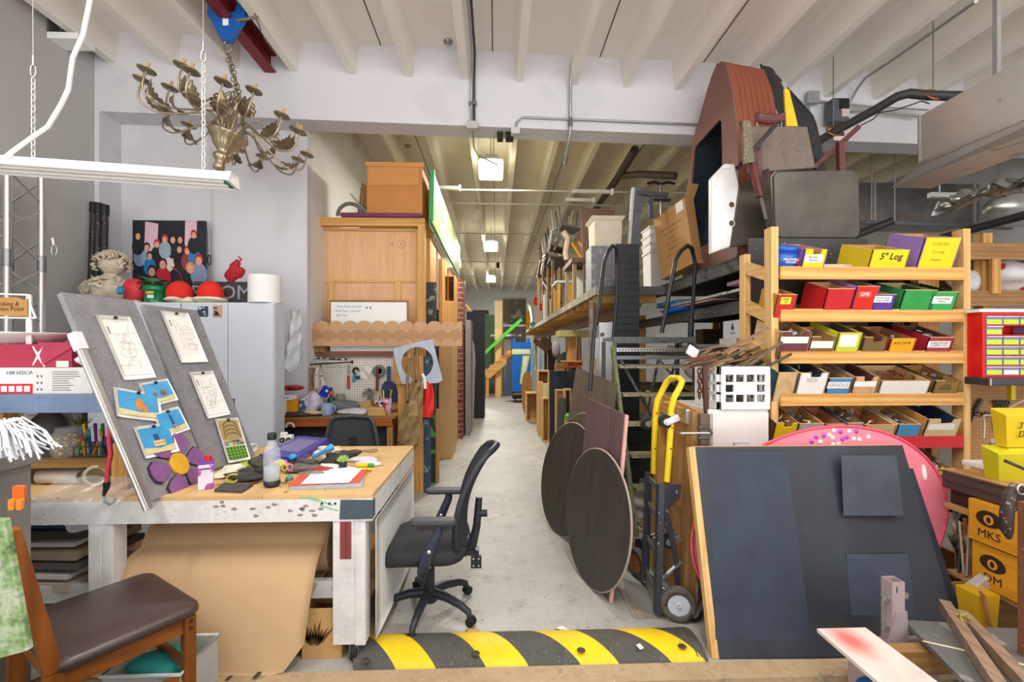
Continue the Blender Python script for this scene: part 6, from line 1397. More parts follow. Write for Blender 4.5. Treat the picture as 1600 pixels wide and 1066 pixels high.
part(r,'bracket',MB().beam(W(1189,309,y=yk-.26),W(1197,342,y=yk-.2),.02,.012),ALU)
part(r,'dark_leg',MB().beam(W(1196,265,y=yk-.18),W(1205,370,y=yk-.12),.05,.03),Wood('#4a3f38','#322a26'))
yk2=3.62
r=T('upended_table','scratched dark grey table top standing on edge behind the bin rack','table top',(wx(1275,yk2),yk2,Z0))
P_=[W(*q_,y=yk2)for q_ in((1214,268),(1332,266),(1342,272),(1344,364),(1338,372),(1220,371),(1212,364),(1209,275))];P_=P_[::-1]
c_=P_[0];part(r,'top',MB().prism([(p.x-c_.x,p.z-c_.z)for p in P_],c_,X_,Z_,-.035),LEA,bevel=.008)
part(r,'rim',MB().tube([p-Y_*.0+Y_*.036 for p in P_],.012,6,True),plain('#a5947f',.6))
yk3=4.0;r=T('upended_table','second scratched dark table top leaning behind the upturned chair legs','table top',(wx(1175,yk3),yk3,Z0))
P_=[W(*q_,y=yk3)for q_ in((1141,386),(1205,378),(1200,285),(1183,273),(1157,292))];c_=P_[0];part(r,'top',MB().prism([(p.x-c_.x,p.z-c_.z)for p in P_],c_,X_,Z_,-.03),plain('#554f44',.5,0,.4,4),bevel=.006)
r=T('loose_strut','glossy red brown chair leg jutting up at right of the scratched table top','leg',W(1276,262,y=3.9))
part(r,'stick',MB().beam(W(1272,263,y=3.9),W(1342,198,y=3.75),.05,.035),Wood('#6a2622','#45181a',.3,coat=.4));part(r,'upright',MB().beam(W(1313,222,y=3.78),V((W(1316,266,y=3.78).x,3.78,Z0)),.05,.04),LEG)
# conduits, ducts and pipes overhead
GALV=speck('#d2d0cc','#a5a3a0',.3,5,.62,'#bdbbb7')
for k in list(MATS):
 if MATS[k].name.startswith('worn_d2d0cc'):MATS[k].node_tree.nodes['Principled BSDF'].inputs['Metallic'].default_value=.6
CON=plain('#a7a8aa',.4,.6,.08)
def conduit(label,pts,rr=.013,name='conduit',m=None,grp=None):
 return solo(name,label,'conduit',MB().tube(pts,rr,8),m or CON,grp)
x0=wx(737,5.08);yw=YB+SKW*x0-.02
r=T('conduit_drop','pair of grey conduits dropping down the beam face above the aisle','conduit',(x0,yw,4.1))
for dx,m in((0,CON),(.03,DSTEEL)):
 part(r,'pipe',MB().tube([(x0+dx+.02,0,ZR+.1),(x0+dx+.02,yw-.3,ZR+.1),(x0+dx,yw-.02,ZR-.03),(x0+dx,yw-.02,ZS+.02)],.013,8),m)
part(r,'strap',MB().bx(x0-.03,x0+.06,yw-.04,yw,4.35,4.38),STEEL)
part(r,'junction_box',MB().bx(x0-.05,x0+.07,yw-.06,yw+.04,ZS-.06,ZS+.02),plain('#bcbcba',.5,.3))
part(r,'lower_pipe',MB().tube([(x0+.01,yw,ZS-.06),(x0+.01,yw+.35,ZS-.1),(x0+.05,yw+.5,ZS-.12),(x0+.3,yw+.6,ZS-.2)],.01,6),CON)
x1=wx(891,5.1);yw=YB+SKW*x1-.02
r=T('conduit_drop','grey conduit slanting along a rib and down the beam face right of the aisle','conduit',(x1,yw,4.0))
part(r,'pipe',MB().tube([(x1+.02,1.0,ZC-.03),(x1+.01,yw-.5,ZC-.03),(x1,yw-.1,ZC-.2),(x1,yw-.02,ZR-.1),(x1,yw-.02,ZS-.02),(x1-.01,yw+.2,ZS-.22)],.018,8),CON)
part(r,'coupling',MB().cyl((x1,yw-.02,ZS+.02),(x1,yw-.02,ZS+.12),.025,n=10),STEEL);part(r,'end_fitting',MB().cyl((x1-.01,yw+.2,ZS-.22),(x1-.015,yw+.25,ZS-.3),.022,n=10),STEEL)
xa,xb_=wx(808,5.1),wx(1068,5.15)
conduit('thin pale conduit running along the lower edge of the beam',[(xa-.02,yw-.03,ZS-.02),(xa,yw-.03,ZS+.06),(xa+.06,yw-.03,ZS+.11),(xb_+.5,YB+SKW*xb_-.03,ZS+.1)],.013)
r=T('junction_box','small pale junction box at the end of the beam conduit','junction box',(xa-.02,yw-.03,ZS-.08));part(r,'box',MB().bx(xa-.07,xa+.03,yw-.07,yw+.01,ZS-.09,ZS-.02),plain('#c9c9c7',.5,.2))
p=W(790,214,y=5.25);r=T('ceiling_sensor','small black two part device under the beam above the aisle','sensor',(p.x,5.25,ZS-.08));part(r,'body',MB().bx(p.x-.1,p.x-.03,5.2,5.3,ZS-.08,ZS-.001),BLACK);part(r,'mount',MB().bx(p.x-.0,p.x+.09,5.2,5.3,ZS-.08,ZS-.001),BLACK)
for i,(px,py,y,lb)in enumerate(((700,66,4.95,'left of the aisle conduit'),(637,228,7.2,'in the corridor above the cardboard box'))):
 p=W(px,py,y=y);c=V((p.x,p.y,ZC if i==0 else ZC));p=W(px,py,z=ZC-.01)
 r=T('sprinkler_plate','small round metal plate on the ceiling '+lb,'plate',p,group='round ceiling plates');part(r,'plate',MB().lathe([(.0,-.02),(.03,-.02),(.05,-.004),(.05,.01)],p,n=18),STEEL);part(r,'nozzle',MB().cyl(p-Z_*.045,p-Z_*.02,.012,n=10),ALU)
yw=YB+SKW*3.3-.02;P_=lambda px,py:W(px,py,y=yw)
p=P_(1267,155);r=T('junction_box','square grey junction box on the beam right of the yellow strip','junction box',p);part(r,'box',MB().bx(p.x-.07,p.x+.07,yw-.06,yw,p.z-.07,p.z+.07),plain('#9fa3a6',.5,.3),bevel=.006);part(r,'cover',MB().bx(p.x-.05,p.x+.05,yw-.064,yw-.0605,p.z-.05,p.z+.05),CON)
conduit('short vertical conduit under the square junction box',[P_(1264,165),P_(1262,215),P_(1262,240)],.014);conduit('thin grey conduit running right from the square junction box',[P_(1277,158),P_(1365,167),P_(1450,172)],.012);conduit('second thin grey conduit along the beam by the switch box',[P_(1312,172),P_(1352,173),P_(1437,182)],.016)
conduit('thin conduit slanting down from the rib to the switch box',[W(1525,2,y=3.4),W(1400,90,y=4.6),W(1352,122,y=5.0),P_(1340,138),P_(1312,190)],.014)
p=P_(1301,180);r=T('switch_box','dark grey electrical switch box on the beam at right','switch box',p);part(r,'box',MB().bx(p.x-.1,p.x+.09,yw-.14,yw,p.z-.14,p.z+.13),plain('#5e656b',.5,.2),bevel=.006);part(r,'black_cover',MB().bx(p.x-.03,p.x+.09,yw-.145,yw-.141,p.z+.0,p.z+.12),BLACK);part(r,'warning_label',MB().bx(p.x+.0,p.x+.09,yw-.147,yw-.141,p.z-.09,p.z-.0),plain('#d9c6c6',.5));
p=P_(1309,212);solo('notice_plate','small white notice plate under the switch box','notice',MB().bx(p.x-.07,p.x+.08,yw-.03,yw-.02,p.z-.07,p.z+.07).m(1).bx(p.x-.05,p.x+.06,yw-.031,yw-.03,p.z-.02,p.z+.03),[WHITE,plain('#4a4a4c',.6)])
a=[W(px,py,y=y)for px,py,y in((1270,226,5.0),(1300,208,4.85),(1370,170,4.55),(1402,151,4.4),(1420,146,4.35),(1450,149,4.3),(1484,150,4.22),(1560,152,4.1))]
r=T('insulated_pipe','black insulated pipe hanging on copper rings from the ceiling at right','pipe',a[3])
part(r,'pipe',MB().tube(a,.045,12),plain('#3b3836',.5,0,.15))
for px,py,y,top in((1302,205,4.85,92),(1458,148,4.28,45)):
 c=W(px,py,y=y);part(r,'copper_ring',MB().tube([c+V((.02*math.cos(t),.03*math.sin(t),.06*math.sin(t)+.0))*1.0+V((.05*math.cos(t),0,0))for t in[i*PI/10 for i in range(20)]],.012,6,True),plain('#b06a3a',.35,.7),label='copper ring')
 part(r,'rod',MB().cyl(c+Z_*.06,V((c.x,c.y,ZR+.2)),.006,n=6),STEEL)
conduit('thin black cable sagging under the insulated pipe',[W(px,py,y=4.5)for px,py in((1345,196),(1365,186),(1374,176),(1400,172),(1440,158),(1452,162))],.006,'cable',BLACK)
yd0=3.55;A=W(1437,180,y=yd0);B=W(1437,258,y=yd0)
dx0,dzt,dzb=A.x,A.z,B.z;yn=1.2
r=T('air_duct','big dented galvanised air duct hanging at the upper right','duct',(dx0+.5,2.4,dzb))
dx1=dx0+.4
part(r,'duct_body',MB().hexa([V((dx0,yd0,dzb)),V((dx0,yn,dzb)),V((dx1,yn,dzb)),V((dx1,yd0,dzb)),V((dx0,yd0,dzt)),V((dx0,yn,dzt)),V((dx1,yn,dzt)),V((dx1,yd0,dzt))]),GALV,bevel=.012)
part(r,'lower_seam',MB().beam((dx0-.004,yn,dzb+.01),(dx0-.004,yd0+.004,dzb+.01),.012,.03).beam((dx0-.002,yd0+.004,dzb),(dx0-.002,yd0+.004,dzt),.012,.012),plain('#d9d6d0',.3,.8))
b0,b1=W(1436,268,y=yd0+.02),W(1441,291,y=yd0+.25)
part(r,'taper',MB().hexa([V((dx0+.03,yd0+.3,b1.z)),V((dx0+.1,yn+.8,b1.z)),V((dx1,yn+.8,b1.z)),V((dx1,yd0+.3,b1.z)),V((dx0,yd0,dzb-.002)),V((dx0,yn+.5,dzb-.002)),V((dx1,yn+.5,dzb-.002)),V((dx1,yd0,dzb-.002))]),GALV)
y=1.95
part(r,'flange',MB().bx(dx0-.04,dx0-.002,y,y+.05,dzb-.05,dzt+.04).bx(dx0-.04,dx1,y,y+.05,dzb-.05,dzb-.002),plain('#c4c1bb',.3,.8))
for yy in(3.0,2.4):
 part(r,'hanger_strap',MB().bx(dx0+.02,dx0+.05,yy,yy+.03,dzt,ZC),CON)
a,b=W(1345,285,y=6.6),W(1600,348,y=6.6)
GD=plain('#8d8983',.3,.8,.35,3)
r=T('cross_duct','long dull metal duct running across the back room behind the scratched table top','duct',((a.x+7.5)/2,6.8,b.z))
part(r,'duct',MB().bx(a.x-.2,7.4,6.6,7.2,b.z,a.z),GD,bevel=.01)
for px in(1366,1522,1562):x=wx(px,6.59);part(r,'joint',MB().bx(x-.02,x+.02,6.575,6.599,b.z-.02,a.z+.02),plain('#bdbab5',.35,.7))
r2=T('hanging_channel','grey steel strut channel hung under the cross duct','channel',(4,6.4,b.z-.1))
p,q2=W(1350,347,y=6.2),W(1580,356,y=6.2);part(r2,'channel',MB().beam(p,q2,.05,.05),plain('#6d7377',.5,.4))
for px in(1362,1398,1560):t_=W(px,348,y=6.2);part(r2,'threaded_rod',MB().cyl(t_,V((t_.x,t_.y,ZC)),.008,n=6),CON)
p,q2=W(1452,305,y=4.6),W(1500,306,y=4.6)
r=T('hanging_strut','short bright steel strut hanging below the big duct','strut',(p+q2)/2);part(r,'channel',MB().beam(p,q2,.05,.05),ALU);part(r,'rod',MB().cyl(W(1468,282,y=4.6),W(1468,310,y=4.6),.008,n=6),CON)
p,q2=W(1480,312,y=4.4),W(1640,270,y=3.6)
r=T('foil_duct','shiny foil wrapped duct slanting below the big galvanised duct','duct',(p+q2)/2)
part(r,'foil',MB().grid(lambda u,v:p+(q2-p)*u+V((0,.25*(v-.5),.03*math.sin(u*21+v*5)-.1*abs(v-.5)+.05*math.sin(v*11+u*5))),20,8,True,.05),plain('#b9b9b8',.25,.85,.2,14))
r=T('foil_wrapped_duct','crinkled foil covered duct behind the black pipe at the far right','duct',W(1590,330,y=5.2))
part(r,'foil',crumple(W(1590,326,y=5.6),.36,22,.07,(1.1,.6,.6),9),plain('#c9c9c7',.3,.8,.2,10))
a=[W(px,py,y=y)for px,py,y in((1330,371,6.1),(1395,345,5.9))];conduit('black pipe slanting down behind the bins at left of the strut',a,.05,'hanging_pipe',plain('#3a3836',.5))
a=[W(px,py,y=y)for px,py,y in((1470,372,5.8),(1550,350,5.2),(1640,326,4.4))];conduit('long black pipe slanting across below the foil duct',a,.05,'hanging_pipe',plain('#3a3836',.5))
a=[W(px,py,y=y)for px,py,y in((992,234,6.0),(965,278,7.0),(945,306,8.5),(922,338,10))];conduit('dark insulated pipe running back along the corridor ceiling',a,.06,'dark_pipe',plain('#3f3428',.7));a=[W(px,py,y=y)for px,py,y in((968,275,6.9),(1000,272,6.4),(1056,275,6.0))];conduit('dark branch pipe turning right toward the hut prop',a,.05,'dark_pipe',plain('#3f3428',.7))
for py,y,pxa,pxb,lb in((296,7.3,690,1000,'nearest the shop'),(317,8.4,700,960,'second from the shop'),(364,11.2,705,900,'third from the shop'),(408,14.4,712,870,'fourth from the shop'),(431,17.4,715,860,'farthest back')):
 conduit('thin pipe across the corridor ceiling, '+lb,[V((XC,y,W(pxa,py,y=y).z)),V((5.5,y,W(pxb,py+5,y=y).z))],.016,'cross_pipe',plain('#bdb8aa',.5,.3),'thin pipes across the corridor')
for px,py,y,w in((700,293,7.2,34),(925,299,7.0,60),(905,312,7.8,42)):
 a,b=W(px-w/2,py,y=y),W(px+w/2,py+1,y=y);r=T('hanging_tube_light','unlit tube fitting under the corridor pipes '+{700:'at left by the green panel',925:'nearest the grey post',905:'behind another by the brown panel'}[px],'light',a.lerp(b,.5));part(r,'housing',MB().beam(a,b,.05,.05),plain('#d9d6cc',.5));part(r,'end_cap',MB().beam(b,b+X_*.03,.06,.09),WHITE)
for px,py,y in((745,335,9.5),(778,413,16),):
 p=W(px,py,y=y);r=T('ceiling_heater',{745:'small pale device under the corridor ceiling beside the second light',778:'tall black device under the corridor ceiling left of the far light'}[px],'device',p);part(r,'body',MB().bx(p.x-.06,p.x+.06,y,y+.12,p.z-.12,p.z+.1),plain('#d6d2c6',.5)if px==745 else BLACK);part(r,'bracket',MB().bx(p.x-.01,p.x+.01,y+.05,y+.07,p.z+.1,ZC),STEEL)
p=W(713,408,y=13);r=T('wall_mount_light','white emergency light fitting on the left of the corridor','light',p);part(r,'body',MB().bx(XC,p.x+.12,13,13.2,p.z-.18,p.z+.1),plain('#e6e3c9',.5));part(r,'lens',MB().cyl(p+V((-.15,-.01,.15)),p+V((-.15,.1,.15)),.08,n=14),plain('#d6d2a8',.5))
zl=4.45
for i,(py,lb)in enumerate(((265,'nearest'),(385,'middle'),(436,'farthest'))):
 q_=W(767,py,z=zl);y=q_.y;c=V((q_.x,y,zl));s=.19
 r=T('ceiling_light','bright white high bay light over the aisle, the '+lb+' of three','ceiling light',c,group='high bay lights over the aisle')
 part(r,'lens',MB().bx(c.x-s,c.x+s,y-.19,y+.19,zl-.11,zl+.1),emit('#fffbea',8),bevel=.03)
 part(r,'housing',MB().bx(c.x-.1,c.x+.1,y-.1,y+.1,zl+.131,zl+.2),ALU);part(r,'rod',MB().cyl(c+Z_*.2,V((c.x,y,ZC)),.008,n=6),STEEL)
 l=bpy.data.lights.new('lamp','AREA');l.shape='SQUARE';l.size=.4;l.energy=(150,210,330)[i];l.color=(1,.965,.88);o=bpy.data.objects.new('lamp',l);COL.objects.link(o);o.location=c-Z_*.13
 # mezzanine deck and its junk on the right of the aisle
mz=2.36;A0,A1=V((1.66,6.9,mz)),V((1.66,17.5,mz))
near=W(931,447,z=mz);
mX0,mY0,mY1=near.x,near.y,19.4
r=T('mezzanine_deck','long timber storage deck with exposed joists over the right side of the aisle','deck',(mX0+.7,(mY0+mY1)/2,mz-.12))
part(r,'fascia',MB().bx(mX0,mX0+.04,mY0,mY1,mz-.1,mz-.001),speck('#8f8b84','#c9a06a',.7,5,.6));part(r,'near_beam',MB().bx(mX0+.041,mX0+.84,mY0,mY0+.05,mz-.1,mz-.001),plain('#5d5b58',.7));part(r,'planking',MB().bx(mX0+.041,mX0+.84,mY0+.051,mY1,mz-.025,mz),Wood('#8f6c42','#6f5230'))  # planking coloured darker to put shade in the gaps between joists
for i in range(24):y=mY0+.3+i*.58;part(r,'joist',MB().bx(mX0+.041,mX0+.84,y,y+.045,mz-.17,mz-.026),PINE)
part(r,'bearer',MB().bx(mX0+.45,mX0+.53,mY0,mY1,mz-.34,mz-.171),Wood('#7a4a2c','#5a341f'))
for y in(mY0+.4,10.5,14,18.8):part(r,'post',MB().bx(mX0+.45,mX0+.53,y,y+.08,0,mz-.341),OLDW)
def mp(px,y):return V((max(wx(px,y),mX0+.02),y,mz+.002))
def mbox(name,label,cat,px0,pyt,px1,y,d,m,grp=None,bev=0,zb=None):
 a,b=W(px0,pyt,y=y),W(px1,pyt,y=y);return solo(name,label,cat,MB().bx(a.x,b.x,y,y+d,mz+.002 if zb is None else zb,a.z),m,grp,bevel=bev)
ym=mY0+.35
a,b=W(924,387,y=ym),W(963,387,y=ym)
mbox('marble_pedestal','square grey marbled pedestal at the near end of the mezzanine deck','pedestal',924,384,963,ym,.34,speck('#85868b','#9d9ea2',.5,12,.6,'#77787d'))
zt=W(940,384,y=ym).z+.002;a,b,tp_=W(930,384,y=ym),W(971,384,y=ym),W(950,338,y=ym)
r=T('stone_planter','cream stone effect planter box standing on the grey marbled pedestal','planter',((a.x+b.x)/2,ym+.15,zt))
CR=plain('#d6cbb8',.7,0,.12,8);hT=tp_.z-zt
part(r,'box',MB().hexa([V((a.x,ym+.01,zt)),V((b.x,ym+.01,zt)),V((b.x,ym+.36,zt)),V((a.x,ym+.36,zt))]+[V((a.x-.01,ym,zt+hT-.05)),V((b.x+.01,ym,zt+hT-.05)),V((b.x+.01,ym+.37,zt+hT-.05)),V((a.x-.01,ym+.37,zt+hT-.05))]),CR)
part(r,'rim',MB().hexa([V((a.x-.015,ym-.01,zt+hT-.049)),V((b.x+.015,ym-.01,zt+hT-.049)),V((b.x+.015,ym+.38,zt+hT-.049)),V((a.x-.015,ym+.38,zt+hT-.049))]+[V((a.x-.05,ym-.03,zt+hT)),V((b.x+.05,ym-.03,zt+hT)),V((b.x+.05,ym+.41,zt+hT)),V((a.x-.05,ym+.41,zt+hT))]),CR)
yl=5.02;a,b=W(962,381,y=yl),W(999,520,y=yl)
r=T('louvred_panel','tall black louvred panel standing behind the rolling ladder','panel',((a.x+b.x)/2,yl,.3))
part(r,'frame',MB().bx(a.x,b.x,yl,yl+.04,.06,a.z),plain('#2c2d31',.6));sl=MB();n=34
for i in range(n):z=.1+(a.z-.15)*i/n;sl.box(((a.x+b.x)/2+.008,yl-.006,z),(b.x-a.x-.02,.008,.012),(.4,0,0))
part(r,'slats',sl,plain('#3a3b40',.5));part(r,'foot',MB().bx(a.x,b.x,yl,yl+.05,0,.059),BLACK)
yg=mY0+.15;p0,p1=W(981,378,y=yg),W(992,293,y=yg);p0.z=max(p0.z,mz)
r=T('grey_gibbet','grey and white angled post with a braced arm standing on the mezzanine','post',V((p0.x,yg,mz+.002)))
base=V((p0.x,yg,mz+.002));part(r,'post',MB().slab(base,base+X_*.09,p1+X_*.1,p1,-.05),plain('#5d616b',.6));part(r,'white_edge',MB().slab(base-X_*.03,base-X_*.001,p1-X_*.001,p1-X_*.03,-.06),plain('#c9c8c4',.6))
q0,q1=W(996,302,y=yg),W(1043,305,y=yg);part(r,'arm',MB().beam(q0,q1,.05,.05),plain('#4b4e56',.6));part(r,'brace',MB().beam(W(994,330,y=yg),W(1014,310,y=yg),.04,.04),plain('#5d616b',.6));part(r,'drop',MB().beam(W(1017,307,y=yg),W(1017,340,y=yg),.05,.05),plain('#4b4e56',.6))
c=W(1033,288,y=6.3);r=T('swivel_stool','black curved stool base upside down above the white bins','stool',c)
for a_ in(-1,1):part(r,'arm',MB().tube([c,c+V((a_*.1,0,.03)),c+V((a_*.2,0,.01))],.02,8),BLACK)
part(r,'stem',MB().cyl(c,W(1032,312,y=6.3),.02,n=10),STEEL);part(r,'tripod',MB().beam(W(1018,312,y=6.3),W(1047,313,y=6.3),.06,.03),BLKP);part(r,'lower_stem',MB().cyl(W(1033,315,y=6.3),W(1033,365,y=6.3),.016,n=8),STEEL)
c_=[W(*q_,y=7.6)for q_ in((911,437),(907,325),(960,330),(962,437))]
solo('brown_board','big brown board standing behind the cream planter on the mezzanine','board',MB().slab(*[V((p.x,p.y,max(p.z,mz+.003)))for p in c_],-.04),plain('#77594c',.6,0,.1))
def mtable(label,px0,px1,py,y,d,th,leg_py,mtop,mleg,grp=None,name='stacked_table',legx=2):
 a,b=W(px0,py,y=y),W(px1,py,y=y);z=a.z;r=T(name,label,'table',((a.x+b.x)/2,y+d/2,mz),group=grp)
 part(r,'top',MB().bx(a.x,b.x,y,y+d,z-th,z),mtop,bevel=.01)
 zz=mz+.002;n=legx
 for x in([a.x+.06,b.x-.06]if n==2 else[(a.x+b.x)/2]):
  for yy in(y+.06,y+d-.06):part(r,'leg',MB().hexa([V((x-.03,yy-.03,zz)),V((x+.03,yy-.03,zz)),V((x+.03,yy+.03,zz)),V((x-.03,yy+.03,zz)),V((x-.03,yy-.03,z-th)),V((x+.03,yy-.03,z-th)),V((x+.03,yy+.03,z-th)),V((x-.03,yy+.03,z-th))]),mleg)
 return r
mtable('reddish brown layered table on the mezzanine left of the marbled pedestal',893,925,402,7.55,.9,.09,452,Wood('#6f584b','#52403a'),Wood('#a58666','#85684a'))
mtable('dark topped table with orange legs tipped on the mezzanine',860,890,401,10.0,1.0,.06,470,Wood('#5f524b','#463c38'),OLDW)
mtable('pale blue topped bench with yellow legs on the mezzanine',869,897,438,9.0,.7,.05,470,plain('#b9d3de',.5),Wood('#d9a83c','#b5842a'))
mtable('long dark brown table far along the mezzanine',846,872,416,12.0,1.5,.07,490,Wood('#5a4038','#3f2d28'),OLDW)
q=random.Random(31)
ch=(('white_frame_chair','white tube framed chair stacked on the tables, nearest of the pile',872,345,9.3,'#d9d8d4'),('grey_frame_chair','grey wire backed chair on the pile over the aisle',884,338,8.7,'#6f6f70'),('dark_frame_chair','dark wood framed chair tipped on the pile over the aisle',866,372,9.8,'#4a2f2c'),('pale_frame_chair','pale framed chair far along the pile over the aisle',860,385,10.4,'#d2cfc8'),('red_frame_chair','dark red chair frame at the far end of the pile',853,395,11.4,'#6a2a30'))
for nm,lb,px,py,y,col in ch:
 c=W(px,py,y=y);r=T(nm,lb,'chair',V((c.x,c.y,mz)));m=plain(col,.4,.2)
 s=.17;part(r,'seat',MB().box(c+V((.05,0,-.25)),(.38,.4,.035),(0,.2,.2)),m)
 for i,(dx,dy)in enumerate(((-s,-s),(s,-s),(s,s),(-s,s))):part(r,'leg',MB().cyl(c+V((dx+.05,dy,-.25)),c+V((dx*1.3+.05,dy*1.2,.16)),.016,n=7),m)
 part(r,'backrest',MB().tube([c+V((-.15,-.15,-.25)),c+V((-.2,-.17,-.62)),c+V((-.2,.17,-.62)),c+V((-.15,.15,-.25))],.018,7).tube([c+V((-.18,-.15,-.45)),c+V((-.18,.15,-.45))],.014,6),m)
a=[W(px,py,y=8.5)for px,py in((880,362),(888,372),(884,395),(886,406))];solo('cream_bolster','cream padded arm standing on the stacked tables','cushion',MB().tube(a,[.06,.07,.06,.06],10),plain('#c9b3a0',.7))
for i,(p0,p1,lb)in enumerate((((895,380),(912,406),'nearer the pedestal'),((905,378),(925,402),'just left of the planter'))):
 solo('wooden_strut','golden wooden strut leaning on the stacked tables '+lb,'strut',MB().beam(W(*p0,y=8.0),W(*p1,y=7.7),.05,.05),Wood('#b0792c','#8a5a1c'),'golden struts on the mezzanine')
a,b=W(846,442,y=9.6),W(876,472,y=9.2);solo('crossed_legs','crossed dark brown trestle legs under the far table','trestle',MB().beam(W(850,440,y=12),W(874,473,y=10),.1,.07).beam(W(858,466,y=11.6),W(872,444,y=11.4),.08,.06),DARKW)
y=8.05;a,b=W(897,420,y=y),W(911,460,y=y);solo('white_column','white and grey square column standing on the mezzanine under the table','column prop',MB().bx(a.x,b.x,y,y+.14,mz+.002,a.z-.02),speck('#dcdcd8','#a9aaac',.5,3,.6))
y=11.6;a,b=W(850,460,y=y),W(861,490,y=y);solo('white_board_upright','white upright board far along the mezzanine','board',MB().bx(a.x,b.x,y,y+.1,mz+.002,a.z),WHITE)
y=18.6;c=W(820,472,y=y);r=T('bone_toy','cream bone shaped prop with a round knob at the far end of the mezzanine','prop',V((c.x,y,mz)))
part(r,'knob',MB().ball(c,.14,14),plain('#e3dcc9',.6));part(r,'shaft',MB().tube([W(823,470,y=y),W(829,480,y=y),W(832,498,y=y),V((W(830,508,y=y).x,y,mz+.03))],[.075,.09,.07,.06],10),plain('#ded6b8',.6))
for px,py,s,col,nm,lb in((837,471,.1,'#d9302a','red_lantern','bright red round prop on the far mezzanine, upper one'),(845,480,.085,'#c92a2c','red_ball','bright red ball prop on the far mezzanine, lower one'),(852,462,.13,'#e3e0da','white_doll','white crumpled figure prop on the far mezzanine'),(833,497,.09,'#3f8f7a','teal_prop','teal prop low on the far mezzanine edge'),(840,489,.07,'#4a2f33','dark_prop','dark round prop on the far mezzanine edge'),(848,497,.08,'#8fa38a','green_wire_toy','pale green wire toy on the far mezzanine edge')):
 s*=1.35;c=W(px,py,y=16.2);c.z=mz+s*1.0 if py>485 else c.z;solo(nm,lb,'prop',crumple(c,s,14,.12,(.8,.8,1.1),px),plain(col,.6))
c=W(823,493,y=18.2);solo('gold_disc','golden half disc prop standing at the far mezzanine edge','prop',MB().prism([(.12*math.cos(t),.4*math.sin(t))for t in[PI/2+i*PI/12 for i in range(13)]]+[(.13,-.4),(.13,.4)],V((c.x,18.2,mz+.41)),X_,Z_,-.06),plain('#c58f1f',.5))
# far end of the corridor
yE=16.0
def far(name,label,cat,px0,pyt,px1,pyb,y,t,m,grp=None,floor=True):
 a,b=W(px0,pyt,y=y),W(px1,pyb,y=y);return solo(name,label,cat,MB().bx(a.x,b.x,y,y+t,0 if floor else b.z,a.z),m,grp)
far('green_wall_flat','dark green flat standing at the far end of the aisle','flat',757,492,773,600,16.2,.1,plain('#3f5a42',.6,0,.3))
far('cream_door_flat','tall cream flat standing at the far end left of the dark framed backdrop','flat',773,470,785,600,16.0,.15,plain('#e8cf9a',.6))
y=16.4;a,b=W(785,465,y=y),W(822,507,y=y);r=T('framed_backdrop','dark mottled framed backdrop panel at the far end of the aisle','panel',((a.x+b.x)/2,y,0))
part(r,'panel',MB().bx(a.x,b.x,y,y+.05,b.z,a.z),speck('#4a463f','#726d62',.7,3,.58,'#38352f'));part(r,'frame',MB().bx(a.x-.03,a.x+.03,y-.03,y-.001,0,a.z).bx(a.x+.031,b.x,y-.03,y-.001,a.z-.06,a.z),GREYW);part(r,'lower_panel',MB().bx(a.x,b.x,y,y+.05,0,b.z-.08),plain('#55504a',.7))
far('white_board_flat','white board leaning in the far stairs behind the blue flat','board',787,531,799,551,15.6,.06,plain('#dcdcda',.5))
ys=14.6;r=T('timber_stair','small timber stair with a bright green handrail at the end of the aisle','stairs',(W(770,600,y=ys).x,ys,0))
a,b=W(759,588,y=ys),W(790,561,y=ys)
part(r,'stringer',MB().beam(a,b,.06,.28),PINE)
n=4
for i in range(n):p=a.lerp(b,(i+.5)/n);part(r,'tread',MB().bx(p.x-.12,p.x+.14,ys-.03,ys+.9,p.z+.09,p.z+.13),PINE)
part(r,'post',MB().bx(a.x-.0,a.x+.1,ys,ys+.09,0,a.z),PINE)
part(r,'handrail',MB().beam(W(757,552,y=ys-.05),W(815,499,y=ys-.05),.05,.1),plain('#52c23a',.4),label='bright green handrail')
part(r,'tall_post',MB().bx(W(774,560,y=ys).x,W(783,560,y=ys).x,ys+.1,ys+.2,0,W(775,515,y=ys).z),PINEL)
a,b=W(766,519,y=ys),W(815,523,y=ys);solo('timber_platform','white and grey edged timber platform above the far stair','platform',MB().bx(a.x,b.x,ys+.21,ys+1.2,b.z-.05,b.z+.02),speck('#8f8d92','#c9b9bb',.6,2,.5))
p=[W(*q_,y=13.6)for q_ in((785,618),(792,562),(800,562),(800,618))];solo('slate_flat','slanted slate blue flat leaning against the bright blue flat','flat',MB().slab(*[V((q_.x,q_.y,max(0,q_.z)))for q_ in p],-.05),plain('#4a525f',.6))
p=W(776,587,y=15);solo('brown_bench','reddish brown chair seat under the far stair','bench',MB().bx(p.x-.1,p.x+.14,14.9,15.2,p.z-.3,p.z+.2).bx(p.x-.08,p.x+.12,14.95,15.15,0,p.z-.3),plain('#a86a55',.6))
p=W(796,555,y=14);solo('amber_lamp','amber glass round prop beside the blue flat','prop',MB().ball(p,.13,14,(.9,.9,1.2)),plain('#b8792c',.3))
solo('yellow_strip','narrow yellow strip standing by the tall black panel at the aisle end','strip',MB().bx(W(755,600,y=13).x,W(757.5,600,y=13).x,13,13.1,0,W(756,572,y=13).z),YELL)
yb_=13.3;a,b=W(800,535,y=yb_),W(830,612,y=yb_)
r=T('blue_scenic_flat','bright blue scenery flat with yellow green tape outlines on casters at the aisle end','flat',((a.x+b.x)/2,yb_,0))
BLU=plain('#1565c4',.5,0,.08);GT=plain('#d3e06a',.5);zt,zb0=a.z,b.z
part(r,'panel',MB().bx(a.x,b.x,yb_,yb_+.06,zb0+.0,zt),BLU)
